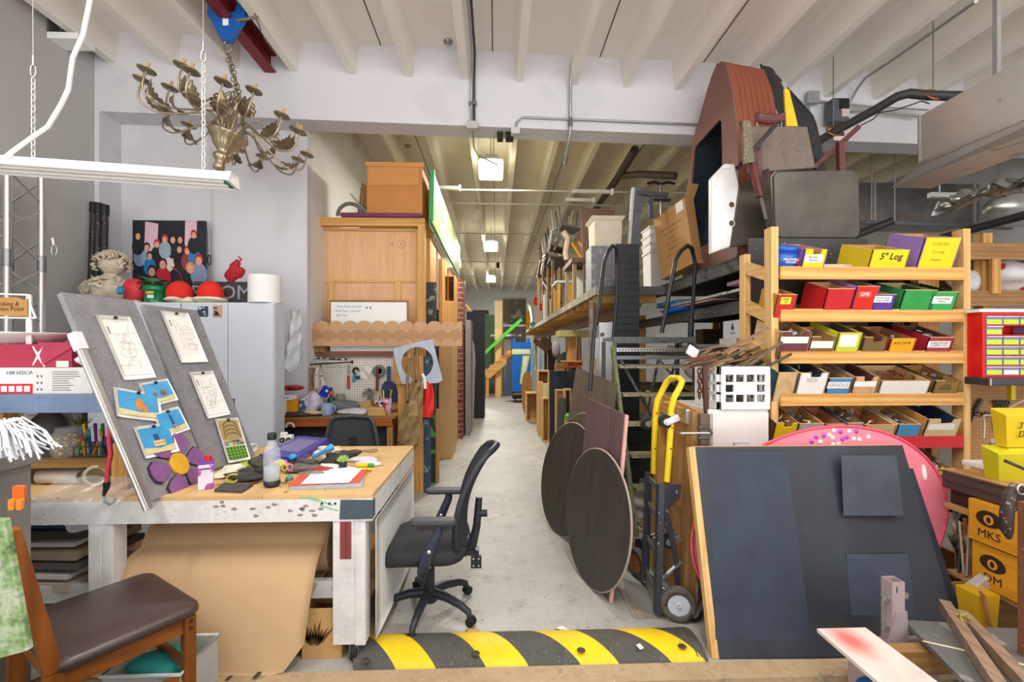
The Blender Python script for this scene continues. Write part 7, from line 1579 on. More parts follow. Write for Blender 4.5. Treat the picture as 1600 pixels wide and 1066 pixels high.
part(r,'tape_outline',MB().bx(a.x,b.x-.02,yb_-.004,yb_-.001,zt-.36,zt-.2).m(1).bx(a.x+.03,b.x-.05,yb_-.006,yb_-.0041,zt-.32,zt-.23).m(0).slab(W(812,600,y=yb_-.002),W(818,600,y=yb_-.002),W(828,556,y=yb_-.002),W(817,556,y=yb_-.002),-.003).m(1).slab(W(815,596,y=yb_-.006),W(818,596,y=yb_-.006),W(825,558,y=yb_-.006),W(819,558,y=yb_-.006),-.003),[GT,plain('#dfe3da',.5)])
part(r,'upright',MB().bx(a.x+.02,a.x+.1,yb_,yb_+.06,zt,zt+.12).bx(b.x-.12,b.x-.04,yb_,yb_+.06,zt,zt+.12),BLU)
part(r,'base',MB().bx(a.x+.02,b.x,yb_+.061,yb_+.7,.12,.18),BLACK)
for x in(a.x+.1,b.x-.08):part(r,'caster',MB().cyl((x-.02,yb_+.15,.06),(x+.02,yb_+.15,.06),.06,n=14),RUBBER)
def oval(name,label,px0,pyt,px1,y,m,t=.04,z0=0.0,cat='board'):
 a,b=W(px0,pyt,y=y),W(px1,pyt,y=y);h=a.z-z0;w=b.x-a.x
 return solo(name,label,cat,MB().prism([(w/2*math.cos(t_)*(1 if abs(math.sin(t_))<.999 else 1),h/2*(abs(math.sin(t_))**.75)*(1 if math.sin(t_)>0 else-1))for t_ in[i*PI/20 for i in range(40)]],V(((a.x+b.x)/2,y,z0+h/2)),X_,Z_,-t),m)
LB=speck('#a8c9d6','#d9e3e3',.5,8,.6)
oval('paddle_board','pale blue rounded board standing by the aisle, the taller of two',829,535,838,11.6,LB);oval('paddle_board','pale blue rounded board standing further from the aisle, the shorter of two',842,541,848,11.9,LB)
oval('oval_board','orange wood grain oval board leaning beside the pale blue boards',815,580,832,10.9,Wood('#c98f48','#a86e2c'))
def floorcase(name,label,px0,pyt,px1,y,d,m,cat='case',open_=True):
 a,b=W(px0,pyt,y=y),W(px1,pyt,y=y);r=T(name,label,cat,((a.x+b.x)/2,y,0));t=.025
 if not open_:part(r,'board',MB().bx(a.x,b.x,y,y+d,0,a.z),m);return r
 part(r,'frame',MB().bx(a.x,a.x+t,y,y+d,0,a.z).bx(b.x-t,b.x,y,y+d,0,a.z).bx(a.x+t,b.x-t,y,y+d,a.z-t,a.z).bx(a.x+t,b.x-t,y,y+d,0,t),PINEL);part(r,'inner_panel',MB().bx(a.x+t,b.x-t,y+d-.02,y+d-.001,t,a.z-t),m);return r
floorcase('low_stool','low pale wooden stool frame beside the orange oval board',822,614,840,9.9,.35,PLYD)
floorcase('wooden_crate','upright wooden case with an orange inner panel left of the navy panel',840,579,858,8.5,.25,ORANGEW)
floorcase('tan_flat','tan flat edge below the upright wooden case',841,597,849,8.2,.15,PINEL,'flat',False);floorcase('yellow_flat','pale yellow board with a small square hole beside the navy panel',849,600,858,8.0,.1,plain('#e3d89a',.6),'board',False)
floorcase('pine_case','small pine framed case at the foot of the navy panel',847,622,859,7.7,.2,PINE)
floorcase('navy_panel_flat','dark navy panel standing on edge on the right of the aisle',859,580,905,7.5,.06,plain('#2b3340',.6,0,.2),'panel',False)
floorcase('pine_window_frame','pine framed flat leaning in front of the navy panel',868,609,884,7.0,.08,PLYD,'frame');floorcase('dark_framed_board','dark board with pale edges right of the pine framed flat',882,608,893,6.8,.12,plain('#3c3238',.6),'frame')
p0,p1=W(872,672,y=6.6),W(879,622,y=6.7);p0.z=0;solo('dark_plank','dark green plank leaning against the pine framed flat','plank',MB().beam(p0,p1,.1,.03),plain('#3f4a48',.6));p0,p1=W(881,680,y=6.4),W(889,652,y=6.45);p0.z=.0;solo('tan_wedge','tan wedge board leaning low beside the dark green plank','board',MB().beam(p0,p1,.16,.03),PLYD)
solo('green_leaf_prop','small bright green scrap on the boards beside the aisle','scrap',crumple(W(888,652,y=6.3),.05,10,.2,(1,1,1),3),plain('#3fa84a',.5))
for i,(p0,p1)in enumerate((((836,532),(858,550)),((847,530),(872,560)),((851,529),(884,570)))):
 solo('dark_baluster','dark brown timber rail leaning among the stored boards '+('nearest the aisle','in the middle','furthest right')[i],'rail',MB().beam(W(*p0,y=9.6),W(*p1,y=9.3),.1,.08),DARKW,'dark rails by the aisle')
for px0,px1 in((851,855),(857,868)):a,b=W(px0,540,y=9.7),W(px1,540,y=9.7);solo('dark_post','dark brown square post standing behind the leaning rails, the '+('narrow' if px0==851 else 'wide')+' one','post',MB().bx(a.x,b.x,9.7,9.85,0,W(px0,537 if px0==851 else 545,y=9.7).z),DARKW)
y=8.2;a,b=W(875,516,y=y),W(922,526,y=y);r=T('olive_table','olive topped pedestal table under the mezzanine','table',((a.x+b.x)/2,y,0));part(r,'top',MB().bx(a.x,b.x,y,y+.6,b.z,a.z),plain('#b3a86a',.6));part(r,'pedestal',MB().bx(wx(889,y),wx(902,y),y+.1,y+.3,0,b.z),PLYD);part(r,'turned_leg',MB().lathe([(.05,0),(.07,.3),(.04,.5),(.06,.9),(.04,b.z-.01)],(wx(908,y),y+.2,0),n=14),Wood('#b98a45','#8f6528'))
y=8.0;a,b=W(880,557,y=y),W(912,566,y=y);r=T('orange_cabinet','red and orange carved table top low under the mezzanine','table',((a.x+b.x)/2,y,0));part(r,'top',MB().bx(a.x,b.x,y,y+.4,b.z,b.z+.02),Wood('#d9984a','#b5742c'));part(r,'apron',MB().bx(a.x+.04,b.x-.02,y+.02,y+.38,b.z-.1,b.z-.001),speck('#a8401f','#d98a3c',.5,20,.6));part(r,'leg',MB().bx(a.x+.2,a.x+.26,y+.1,y+.16,0,b.z-.101),DARKW)
y=8.6;a,b=W(870,536,y=y),W(905,580,y=y);solo('dark_cloth_heap','dark hanging cloths under the mezzanine','cloth',crumple(V(((a.x+b.x)/2,y+.3,.8)),.5,18,.1,(.55,.4,1.4),4),plain('#33333a',.9,0,.4));p=W(868,545,y=8.5);solo('grey_hat','pale grey curved prop under the mezzanine left of the dark cloths','prop',crumple(p,.12,12,.1,(.7,.5,1.2),6),plain('#9a9a9c',.7))
p=W(875,573,y=7.45);solo('wood_block','small wood block resting on the navy panel','block',MB().bx(p.x-.07,p.x+.08,7.45,7.6,W(875,580,y=7.45).z,p.z+.05),OLDW)
# leaning discs and boards at the aisle right
BRB=Wood('#48423d','#393430',.45,strength=.4);EDGE=plain('#c9a48a',.7)
def lean_board(name,label,pts,t,m,y=None,cat='board',grp=None,edge=True):
 """pts: bottom-left, bottom-right, top-right, top-left world points"""
 r=T(name,label,cat,(pts[0]+pts[1])/2,group=grp);mb=MB().slab(*pts,t);part(r,'panel',mb,m);return r
bl,br=W(926,922,z=0),W(957,941,z=0)
tl,tr=W(926,634,y=3.1),W(985,652,y=3.0)
br=W(956,941,z=0.004);bl=W(900,860,z=.004)
tr=V((br.x+.13,br.y+.1,1.17));tl=V((bl.x+.13,bl.y+.1,1.2))
r=lean_board('brown_sheet','tall purple brown plywood sheet with a pink edge leaning beside the ladder',[bl,br,tr,tl],.02,PURW)
d=(br-bl).normalized();part(r,'pink_edge',MB().slab(br+d*.0005,br+d*.018,tr+d*.018,tr+d*.0005,.021),plain('#d9a39a',.7),label='pink raw edge')
def disc(name,label,base,lean_dir,along,rx,rz,t,m,grp=None,lean=.2):
 up=(Z_+lean_dir*lean).normalized();al=along.normalized();n=al.cross(up)
 c=base+up*rz;r=T(name,label,'disc',base,group=grp)
 part(r,'face',MB().prism(ell(rx,rz,48),c,al,up,t),m);part(r,'rim',MB().tube([c+al*(rx*math.cos(a))+up*(rz*math.sin(a))+n*t*.5 for a in[i*PI/24 for i in range(48)]],t*.52,6,True),plain('#a8988a',.7),label='pale worn rim')
 return r
nrm=Z_.cross(d)
lean=nrm if nrm.x>0 else-nrm
base=W(916,912,z=.006);disc('round_board','dark round board leaning against the purple brown sheet, the largest and nearest',base,lean,(d+V((.12,0,0))),.46,.455,-.016,BRB,'dark round boards',.12)
b2=W(866,834,z=.006);disc('round_board','dark oval board leaning further back on the aisle side, its face showing',b2+V((.02,.0,0)),V((.92,.38,0)),V((.38,-.92,0)),.42,.48,-.016,BRB,'dark round boards',.2)
disc('round_board','dark round board half hidden behind the nearest leaning oval',b2+V((.1,.06,0)),V((.92,.38,0)),V((.38,-.92,0)),.41,.52,-.014,Wood('#6a5d53','#50463f',.5,strength=.4),'dark round boards',.22)
b_l,b_r=b2+V((.12,.75,0)),b2+V((.36,.05,0));o=V((.24,.1,1.28));r=lean_board('grey_brown_sheet','grey brown sheet leaning behind the dark round boards',[b_l,b_r,b_r+o,b_l+o+Z_*.12],.018,Wood('#75695c','#5f554b',.5,strength=.4))
q=random.Random(5)
for i in range(10):
 x0=mX0+.12+(i%2)*.36;y0=5.5+(i//4)*.42;k=i%4//2;h=[.42,.3][k];z0=0 if k==0 else .422
 cc=q.choice(['#2f3136','#3d3a38','#46423c','#2c3a4a','#3a4238'])
 solo('dark_box','dark storage box on the floor under the near end of the mezzanine','box',MB().bx(x0,x0+.33,y0,y0+.38,z0,z0+h),plain(cc,.7,0,.3),'dark boxes under the mezzanine',bevel=.008)
 # rolling ladder
LG=speck('#5a5f5c','#353a38',.45,30,.62,'#686d69');MOSS=speck('#6d7650','#4c5540',.5,20,.6);LBK=plain('#303236',.35,.3,.2)
lx0,lx1=wx(955,4.35),wx(1078,4.35);ly0,ly1=3.45,4.55
r=T('rolling_ladder','grey rolling warehouse ladder with black handrails between the discs and the shelving','ladder',((lx0+lx1)/2,4.0,0))
zt=wz(527,4.3,1010)
part(r,'platform',MB().bx(lx0,lx1,4.25,4.7,zt-.035,zt),plain('#7d807c',.5,.4));part(r,'platform_edge',MB().bx(lx0-.01,lx1,4.22,4.249,zt-.06,zt-.005),LG)
gr=MB();[gr.bx(lx0+i*(lx1-lx0)/26,lx0+(i+.5)*(lx1-lx0)/26,4.24,4.248,zt-.13,zt-.115)for i in range(26)];gr.bx(lx0,lx1,4.24,4.25,zt-.115,zt-.105).bx(lx0,lx1,4.24,4.25,zt-.14,zt-.13)
part(r,'grating_edge',gr,ALU)
for s,x in((0,lx0),(1,lx1)):
 part(r,'rear_upright',MB().beam((x,4.66,.06),(x,4.66,zt-.04),.035,.035),LG)
 part(r,'front_upright',MB().beam((x,4.24,.5 if s else .3),(x,4.24,zt-.061),.035,.03),MOSS if s==0 else LG)
 part(r,'step_stringer',MB().beam((x+(.02 if s else-.02),3.5,.12),(x+(.02 if s else-.02),4.22,zt-.1),.03,.06),MOSS if s==0 else LG)
n=6
for i in range(n):
 k=(i+.3)/n;y,z=3.5+.72*k,.12+(zt-.24)*k
 part(r,'tread',MB().bx(lx0+.012,lx1-.012,y-.06,y+.1,z,z+.022),speck('#a39a78','#6a6654',.6,50,.55))
for py in(559,572,617):z=wz(py,4.2,1000);part(r,'cross_bar',MB().beam((lx0,4.19,z),(lx1,4.19,z),.03,.034),plain('#7b7f80',.4,.5))
p=[W(*q,y=4.19)for q in((970,563),(1020,655))];part(r,'brace',MB().beam(p[0],p[1],.03,.02),LG)
p=[W(*q,y=4.4)for q in((1030,557),(1012,640))];part(r,'brace',MB().beam(p[0],p[1],.025,.02),LG);p=[W(*q,y=4.4)for q in((1028,560),(1053,590))];part(r,'brace',MB().beam(p[0],p[1],.025,.02),GREYW)
p=[W(*q,y=4.3)for q in((1066,530),(1045,600))];part(r,'brace',MB().beam(p[0],p[1],.02,.02),LG)
h=[W(*q,y=y)for q,y in(((922,610),3.95),((928,520),4.1),((937,470),4.2),((944,410),4.3),((949,395),4.33),((957,384),4.36),((963,388),4.45),((964,420),4.5),((963,470),4.5),((958,530),4.5))]
part(r,'left_handrail',MB().tube(h,.019,8),LBK,label='black painted handrail')
h=[W(*q,y=y)for q,y in(((1034,520),4.25),((1047,450),4.27),((1056,405),4.3),((1064,392),4.33),((1074,384),4.38),((1081,388),4.45),((1086,410),4.5),((1084,460),4.5),((1080,500),4.5),((1079,535),4.5))]
part(r,'right_handrail',MB().tube(h,.021,8),LBK,label='black painted handrail')
part(r,'rail_joint',MB().cyl(W(1080,498,y=4.48),W(1079,540,y=4.48),.03,n=10),LBK)
for x in(lx0,lx1):
 for y in(3.5,4.66):part(r,'caster',MB().cyl((x-.015,y,.05),(x+.015,y,.05),.05,n=14),RUBBER)
for(p0,p1,y0,y1,w,m,lb)in(((922,690),(924,470),4.9,5.4,.05,GREYW,'grey weathered plank leaning left of the ladder beside the white door'),((911,660),(927,560),4.95,5.1,.07,PINE,'short yellow pine strip leaning against the grey plank')):
 a,b=W(*p0,y=y0),W(*p1,y=y1);a.z=0;solo('leaning_plank',lb,'plank',MB().beam(a,b,w,.04),m)
y=5.2;a,b=W(937,504,y=y),W(957,740,y=y)
r=T('white_door_panel','narrow white door panel with a round knob hole standing left of the ladder','panel',((a.x+b.x)/2,y,0));part(r,'panel',MB().bx(a.x,b.x,y,y+.04,0,a.z),plain('#e3e4ea',.5,0,.03));p=W(941,523,y=y-.001);part(r,'knob_hole',MB().cyl(p,p-Y_*.004,.025,n=16),plain('#6a6a6c',.6))
solo('white_board_leaning','white board standing just behind the white door panel','board',MB().bx(wx(928,5.3),wx(936.5,5.3),5.3,5.33,0,wz(528,5.3,930)),plain('#d6d8de',.5))
# milk crate of wood scraps on a file cabinet, wheeled panel
yc=2.98
a,b=W(1109,640,y=yc),W(1203,700,y=yc);FC=plain('#e6e3de',.5,0,.03)
fz=wz(641,yc,1150)
r=T('file_cabinet','white two drawer file cabinet under the white milk crate','cabinet',((a.x+b.x)/2,yc+.3,0))
part(r,'body',MB().bx(a.x,b.x,yc+.022,yc+.6,0,fz),FC,bevel=.004)
for k in(0,1):
 z1=fz-.02-k*.34;d_=part(r,'drawer',MB().bx(a.x+.02,b.x-.008,yc,yc+.021,z1-.32,z1),FC,bevel=.004)
 hx_=wx(1158,yc);part(d_,'handle',MB().bx(hx_-.055,hx_+.055,yc-.006,yc-.0005,z1-.245,z1-.2).m(1).bx(hx_-.05,hx_+.05,yc-.014,yc-.0062,z1-.225,z1-.205),[plain('#8f939b',.4),plain('#d2d4d8',.4)])
r=T('milk_crate','white plastic milk crate full of scraps on the file cabinet','crate',((a.x+b.x)/2,yc+.2,fz+.002))
cz0,cz1=fz+.004,wz(573,yc,1160);ca_,cb_=wx(1127,yc),b.x
PW=plain('#eceeee',.4,0,.02);hh=cz1-cz0;ww=cb_-ca_
def crate_wall(o,ux,w,m):
 mb=MB();uy=Z_;nx,nz=4,3;px_,pz_=.08*w,.14*hh;gx,gz=(w-.14*w)/nx,(hh-.3*hh)/nz
 o2=o
 for i in range(nx+1):
  x=.07*w+i*gx;mb.prism(rect(x-.022*w if i else 0,x+.022*w if i<nx else w,0,hh),o2,ux,uy,.02)
 for j in range(nz+1):
  z=.14*hh+j*gz;mb.prism(rect(0,w,0 if j==0 else z-.03*hh,hh if j==nz else z+.03*hh),o2+ux.cross(uy)*-.0006,ux,uy,.0212)
 return mb
fr=crate_wall(V((ca_,yc+.02,cz0)),X_,ww,0);fr.prism(rect(ww*.29,ww*.72,hh*.36,hh*.63),V((ca_,yc-.001,cz0)),X_,Z_,-.0035)
part(r,'front_wall',fr,PW,bevel=.003)
part(r,'side_wall',crate_wall(V((ca_,yc+.36,cz0)),-Y_,.335,0),PW);part(r,'side_wall',crate_wall(V((cb_-.002,yc+.025,cz0)),Y_,.335,0),PW)
part(r,'back_wall',crate_wall(V((cb_,yc+.36,cz0)),-X_,ww,0),PW);part(r,'floor_grid',MB().bx(ca_+.01,cb_-.01,yc+.03,yc+.35,cz0,cz0+.012),PW)
q=random.Random(44)
mb=MB()
for i in range(40):mb.m(i%4).box((q.uniform(ca_+.04,cb_-.04),q.uniform(yc+.05,yc+.32),cz0+.02+q.uniform(0,hh*.8)),(q.uniform(.04,.1),q.uniform(.01,.04),q.uniform(.01,.05)),(q.uniform(0,3),q.uniform(0,3),q.uniform(0,3)))
solo('crate_scraps','mixed grey and tan scraps filling the white milk crate','scraps',mb,[plain('#6d7078',.5),plain('#8f7a52',.6),plain('#3c3f46',.5),plain('#c9c4ba',.6)],kind='stuff')
SC_=[Wood('#8f7058','#6d5340'),Wood('#7a6248','#5f4b36'),Wood('#8a5a40','#6a4230'),Wood('#a58a68','#82694c')]
cx_=(ca_+cb_)/2
for i in range(46):
 x=q.uniform(ca_-.1,cb_+.02);y=q.uniform(yc+.05,yc+.36);z=cz1+.005+q.uniform(0,.17)*max(.15,1-abs(x-cx_-.0)/.42);ln=q.uniform(.1,.24);an=q.uniform(.1,.55);az=q.uniform(-.5,.5)
 d=V((math.cos(an)*math.cos(az),math.sin(az)*.6,math.sin(an)))*ln
 rr_=solo('wood_scrap','thin weathered wood strip in the heap on the milk crate','scrap',MB().beam(V((x,y,z))-d*.5,V((x,y,z))+d*.5,q.uniform(.012,.03),q.uniform(.006,.014)),SC_[i%4],'wood scraps heaped on the milk crate')
for p0,p1,m,nb in(((1128,553),(1200,512),SC_[0],'highest, pointing right'),((1152,583),(1222,534),SC_[1],'middle one crossing the rack post'),((1176,585),(1237,553),Wood('#5d4a38','#453729'),'lowest, sticking out at the right'),((1073,563),(1118,555),Wood('#7d4a35','#5d3626'),'rusty one jutting left')):
 solo('long_wood_strip','long weathered wood strip on the milk crate heap, '+nb,'strip',MB().beam(W(*p0,y=yc+.12),W(*p1,y=yc-.0),.03,.018),m)
p0,p1=W(1083,548,y=yc+.1),W(1095,560,y=yc+.1);solo('paper_tag','white paper scrap hanging at the left of the wood strips','paper',MB().box(W(1082,550,y=yc+.12),(.09,.01,.07),(0,.5,.3)),plain('#d9dade',.6))
c0=W(1093,575,y=yc+.12);c1=W(1093,622,y=yc+.12);RUST=speck('#7a5340','#4a342a',.8,60,.55)
for dx in(0,.03):solo('rusty_chain','rusty chain hanging left of the milk crate, '+('left' if dx==0 else 'right')+' strand','chain',chain(MB(),c1+X_*dx,c0+X_*dx,.034,.006,.013),RUST,'rusty chains by the crate')
solo('dark_wood_post','dark narrow wood strip beside the milk crate left side','strip',MB().beam(W(1104,655,y=yc+.05),W(1101,572,y=yc+.05),.03,.02),DARKW)
q0,q1,q2,q3=W(1118,985,z=.0),W(1052,880,z=.0),W(1056,620,y=2.9),W(1104,655,y=2.7)
P0,P1=V((1.21,2.69,.004)),V((1.19,3.26,.004));hD=wz(648,2.65,1085)
r=T('platform_dolly','big wooden platform dolly standing on its edge with casters facing the aisle','dolly',(P0+P1)/2)
u=P1-P0;off=V((.06,0,0))
part(r,'deck',MB().slab(P1,P0,P0+off+Z_*hD,P1+off+Z_*(hD+.05),.02),Wood('#c4915a','#9a6a35',strength=.7))
nn=V((-1,0,.05))
for k,m in((0,OLDW),(1,PINE)):
 s0=P0.lerp(P1,.86*k);part(r,'rail',MB().beam(s0+nn*.045+Y_*.04,s0+nn*.045+Y_*.04+off+Z_*(hD-.0),.05,.07,Y_),m)
part(r,'top_rail',MB().beam(P0+nn*.04+off+Z_*(hD-.05)+Y_*.09,P1+nn*.04+off+Z_*(hD-.03)-Y_*.09,.04,.09),PINE)
part(r,'dark_edge',MB().bx(P0.x+.02,P0.x+.08,P0.y-.035,P0.y-.001,.02,hD),BROWNW)
for(py,yy,k)in((651,2.78,0),(655,3.12,0),(838,2.74,1),(838,3.1,1)):
 z=wz(py,yy,1070);c=V((P0.x-.09,yy,z))
 cs=part(r,'caster',MB().cyl(c+V((-.055,-.018,-.03)),c+V((-.055,.018,-.03)),.042,n=20).m(1).cyl(c+V((-.055,-.0185,-.03)),c+V((-.055,-.021,-.03)),.02,n=14).bx(c.x+.06,c.x+.08,yy-.04,yy+.04,z-.04,z+.05).beam(c+V((.02,-.024,0)),c+V((-.06,-.024,-.035)),.005,.04).beam(c+V((.02,.024,0)),c+V((-.06,.024,-.035)),.005,.04),[RUBBER,ALU])
p=W(1085,677,y=2.58);r=T('screw_clamp','steel screw clamp gripping the edge of the wooden dolly','clamp',p)
part(r,'screw',MB().cyl(p-X_*.09,p+X_*.1,.007,n=8),ALU);part(r,'frame',MB().tube([p+V((.02,0,.03)),p+V((.08,0,.035)),p+V((.1,0,.0)),p+V((.08,0,-.03)),p+V((.02,0,-.03))],.011,8),plain('#55504e',.5,.5));part(r,'handle',MB().cyl(p+V((-.09,-.03,0)),p+V((-.09,.03,0)),.006,n=8),plain('#8a5a3c',.6))
# hand truck
HT=speck('#3d4048','#8f9096',.4,35,.66);HY=speck('#f2cf1f','#5a4f1a',.4,40,.72);GRY=plain('#8f949c',.4,.5)
x0,y0=W(1025,955,z=0).x,W(1025,955,z=0).y
r=T('hand_truck','black and yellow hand truck standing beside the wooden dolly','hand truck',(x0,y0,0))
fA,fB=W(1027,958,z=.03),W(1008,910,z=.03)
tA,tB=W(1032,757,y=fA.y+.06),W(1013,738,y=fB.y+.06)
for f_,t_ in((fA,tA),(fB,tB)):part(r,'rail',MB().beam(f_,t_,.035,.05),HT)
for k in(.12,.42,.72,.95):
 part(r,'crossbar',MB().beam(fA.lerp(tA,k),fB.lerp(tB,k),.014,.035),plain('#6d6a66',.5,.3))
part(r,'toe_plate',MB().slab(fA+V((.0,0,-.025)),fB+V((0,0,-.025)),fB+V((0,0,.06)),fA+V((0,0,.06)),.008).slab(fA+V((0,0,-.026)),fB+V((0,0,-.026)),W(973,905,z=.006),W(985,950,z=.006),.004),plain('#8f8b86',.5,.3))
hp=[W(*q,y=y)for q,y in(((1042,753),2.74),((1046,700),2.76),((1048,668),2.78),((1048,642),2.78),((1053,622),2.79),((1063,604),2.8),((1066,596),2.82),((1061,591),2.86),((1050,590),2.92),((1042,597),2.97),((1034,612),2.98),((1027,626),3.0),((1024,645),3.0),((1022,700),3.0),((1021,740),3.0))]
part(r,'handle',MB().tube(hp,.0195,10),HY,label='yellow loop handle')
ps=MB()
for p in(hp[1],hp[2],hp[12],hp[13]):ps.cyl(p-Y_*.021,p-Y_*.024,.005,n=8)
part(r,'holes',ps,BLACK)
sA=[W(*q,y=fA.y+.08)for q in((1034,757),(1064,757),(1060,780),(1047,790),(1044,800),(1054,840),(1060,880),(1062,920),(1056,922),(1053,885),(1046,845),(1038,812))]
c_=sA[0];part(r,'side_plate',MB().prism([(p.x-c_.x,p.z-c_.z)for p in sA],c_,X_,Z_,.012),HT)
for sgn,(p0,p1)in enumerate((((1034,905),(1064,878)),((1034,905),(1058,925)))):part(r,'strut',MB().beam(W(*p0,y=fA.y+.04),W(*p1,y=fA.y+.08),.02,.012),GRY)
wc=W(1060,944,y=2.595);wc.z=.104;rw=.102
for c,m in((wc,'near'),(V((W(998,895,y=fB.y+.1).x,fB.y+.12,rw)),'far')):
 ax=V((-.25,-1,0)).normalized()if m=='near' else V((-1,-.3,0)).normalized()
 wl=part(r,'wheel',MB().lathe([(rw*.62,-.022),(rw*.95,-.024),(rw,-.012),(rw,.012),(rw*.95,.024),(rw*.62,.022),(rw*.62,-.022)],c,ax,32),speck('#5d574f','#3c3834',.8,30,.6))
 part(wl,'hub',MB().lathe([(.0,.016),(.012,.03),(.016,.016),(rw*.45,.01),(rw*.62,.018)],c,ax,28,flute=.04,nf=8),plain('#c3c9d6' if m=='near' else '#a8642c',.4),label='grey moulded hub' if m=='near' else 'orange wooden hub')
part(r,'axle',MB().cyl(wc,V((W(998,895,y=fB.y+.1).x,fB.y+.12,rw)),.01,n=8),STEEL)
c=W(1083,958,z=.05);solo('spare_caster','small black caster on the dolly foot beside the hand truck wheel','caster',MB().cyl(c-Y_*.02,c+Y_*.02,.045,n=18).m(1).cyl(c-Y_*.022,c-Y_*.0201,.018,n=12).beam(c-Y_*.026,c+V((.05,-.026,.08)),.006,.03),[RUBBER,ALU])
# big black panels and pink oval
m,nt,b=_base('black_brushed_paint');co_=_coord(nt,(3,3,1.2));f1=_noise(nt,co_,1.3,4,.5)
v1=_n(nt,'ShaderNodeTexVoronoi',distance='CHEBYCHEV');v1.inputs['Scale'].default_value=1.1;nt.links.new(_coord(nt,(1.6,0,1.2)),v1.inputs['Vector'])
cc=_mix(nt,_ramp(nt,f1,[(.35,lin('#26282e')),(.65,lin('#343a45'))]),lin('#2f3540'),_ramp(nt,v1.outputs['Distance'],[(.3,(.5,.5,.5,1)),(.6,(0,0,0,1))]))
fi=_noise(nt,_coord(nt,(260,260,8)),1,2);cc=_mix(nt,cc,_ramp(nt,fi,[(.3,(.85,.85,.85,1)),(.7,(1.1,1.1,1.1,1))]),.7,'MULTIPLY')
nt.links.new(cc,b.inputs['Base Color']);b.inputs['Roughness'].default_value=.55;BPAN=m
def panel(name,label,BL,BR,TR,TL,t,mat,batten):
 r=T(name,label,'panel',(BL+BR)/2);part(r,'face',MB().slab(BL,BR,TR,TL,-t),mat)
 n=(BR-BL).cross(TL-BL).normalized()*-1
 if batten:
  e=(BR-BL).normalized();part(r,'edge_batten',MB().slab(BL-e*.036,BL-e*.0005,TL-e*.0005,TL-e*.036,-.045),PINEL,label='bare pine edge batten')
  part(r,'back_batten',MB().slab(TL+n*(t+.001)-V((0,0,.06)),TR+n*(t+.001)-V((0,0,.06)),TR+n*(t+.001),TL+n*(t+.001),-.03),PINEL)
 return r
pr_=panel('black_scenic_panel','big black painted panel with a pine edge leaning on the floor at right',V((1.15,2.27,.002)),V((2.44,2.235,.002)),V((2.435,2.6,1.025)),V((1.15,2.55,1.035)),.02,BPAN,True)
o_=V((1.15,2.27,.002));e1,e2=V((1.29,-.035,0)),V((0,.28,1.033));pn_=e1.cross(e2).normalized();pn_=pn_ if pn_.y<0 else-pn_
def onp_(px,py):
 d=W(px,py,y=1)-V((0,0,H));k=(o_-V((0,0,H))).dot(pn_)/d.dot(pn_);return V((0,0,H))+d*k+pn_*.0004
for q4_,cl in((((1318,806),(1412,806),(1400,712),(1314,712)),'#404854'),(((1330,962),(1432,962),(1418,866),(1322,866)),'#3c4656'),(((1118,1000),(1268,1000),(1228,705),(1105,705)),'#333c4b')):
 part(pr_,'paint_and_tint_patch',MB().slab(*[onp_(*q_)for q_ in q4_],.0004),plain(cl,.55,0,.25,6),label='bluish patch of repainted black and painted daylight tint')  # left band paints in a daylight tint; the squares are repainted patches
panel('black_board','slightly lower black board peeking out behind the big black panel at right',V((1.6,2.3,.002)),V((2.53,2.28,.002)),V((2.52,2.62,.88)),V((1.6,2.6,.88)),.012,BPAN,False)
c=V((1.93,2.592,.57));up=V((0,.16,1)).normalized()
OV_=[(x*.954-y*.299,x*.299+y*.954)for x,y in ell(.81,.535,72)]
r=T('pink_oval','large pink oval board dotted with jewels behind the big black panel','board',V((1.93,2.5,0)))
part(r,'oval',MB().prism(OV_,c,X_,up,-.02),plain('#ef7f92',.5,0,.05));nn=X_.cross(up)*-1
nn=V((0,-1,.16)).normalized();part(r,'edge',MB().tube([c+X_*x+up*y for x,y in OV_],.009,6,True),plain('#e8586f',.5),label='darker pink rim')
for i,(px,py)in enumerate(((1268,690),(1275,683),(1287,681),(1282,691),(1301,684),(1302,695),(1296,680),(1313,675),(1316,686),(1323,683),(1334,686),(1327,674),(1338,674),(1343,687),(1357,683),(1303,673),(1310,694))):
 d=W(px,py,y=1)-V((0,0,H));k=(c-V((0,0,H))).dot(nn)/d.dot(nn);p=V((0,0,H))+d*k
 pu=i in(0,1,2,7,8,9,12);part(r,'jewel',MB().lathe([(.015,.0),(.011,.005),(.0,.007)],p+nn*.001,nn,8),plain('#9a3fb0' if pu else '#e6d3da',.15,0,.05,coat=.5),label='purple jewel' if pu else 'clear jewel')
d=W(1444,738,y=1)-V((0,0,H));k=(c-V((0,0,H))).dot(nn)/d.dot(nn);p=V((0,0,H))+d*k;part(r,'white_spot',MB().prism(ell(.014,.045,20),p+nn*.002,X_,up,-.003),WHITE)
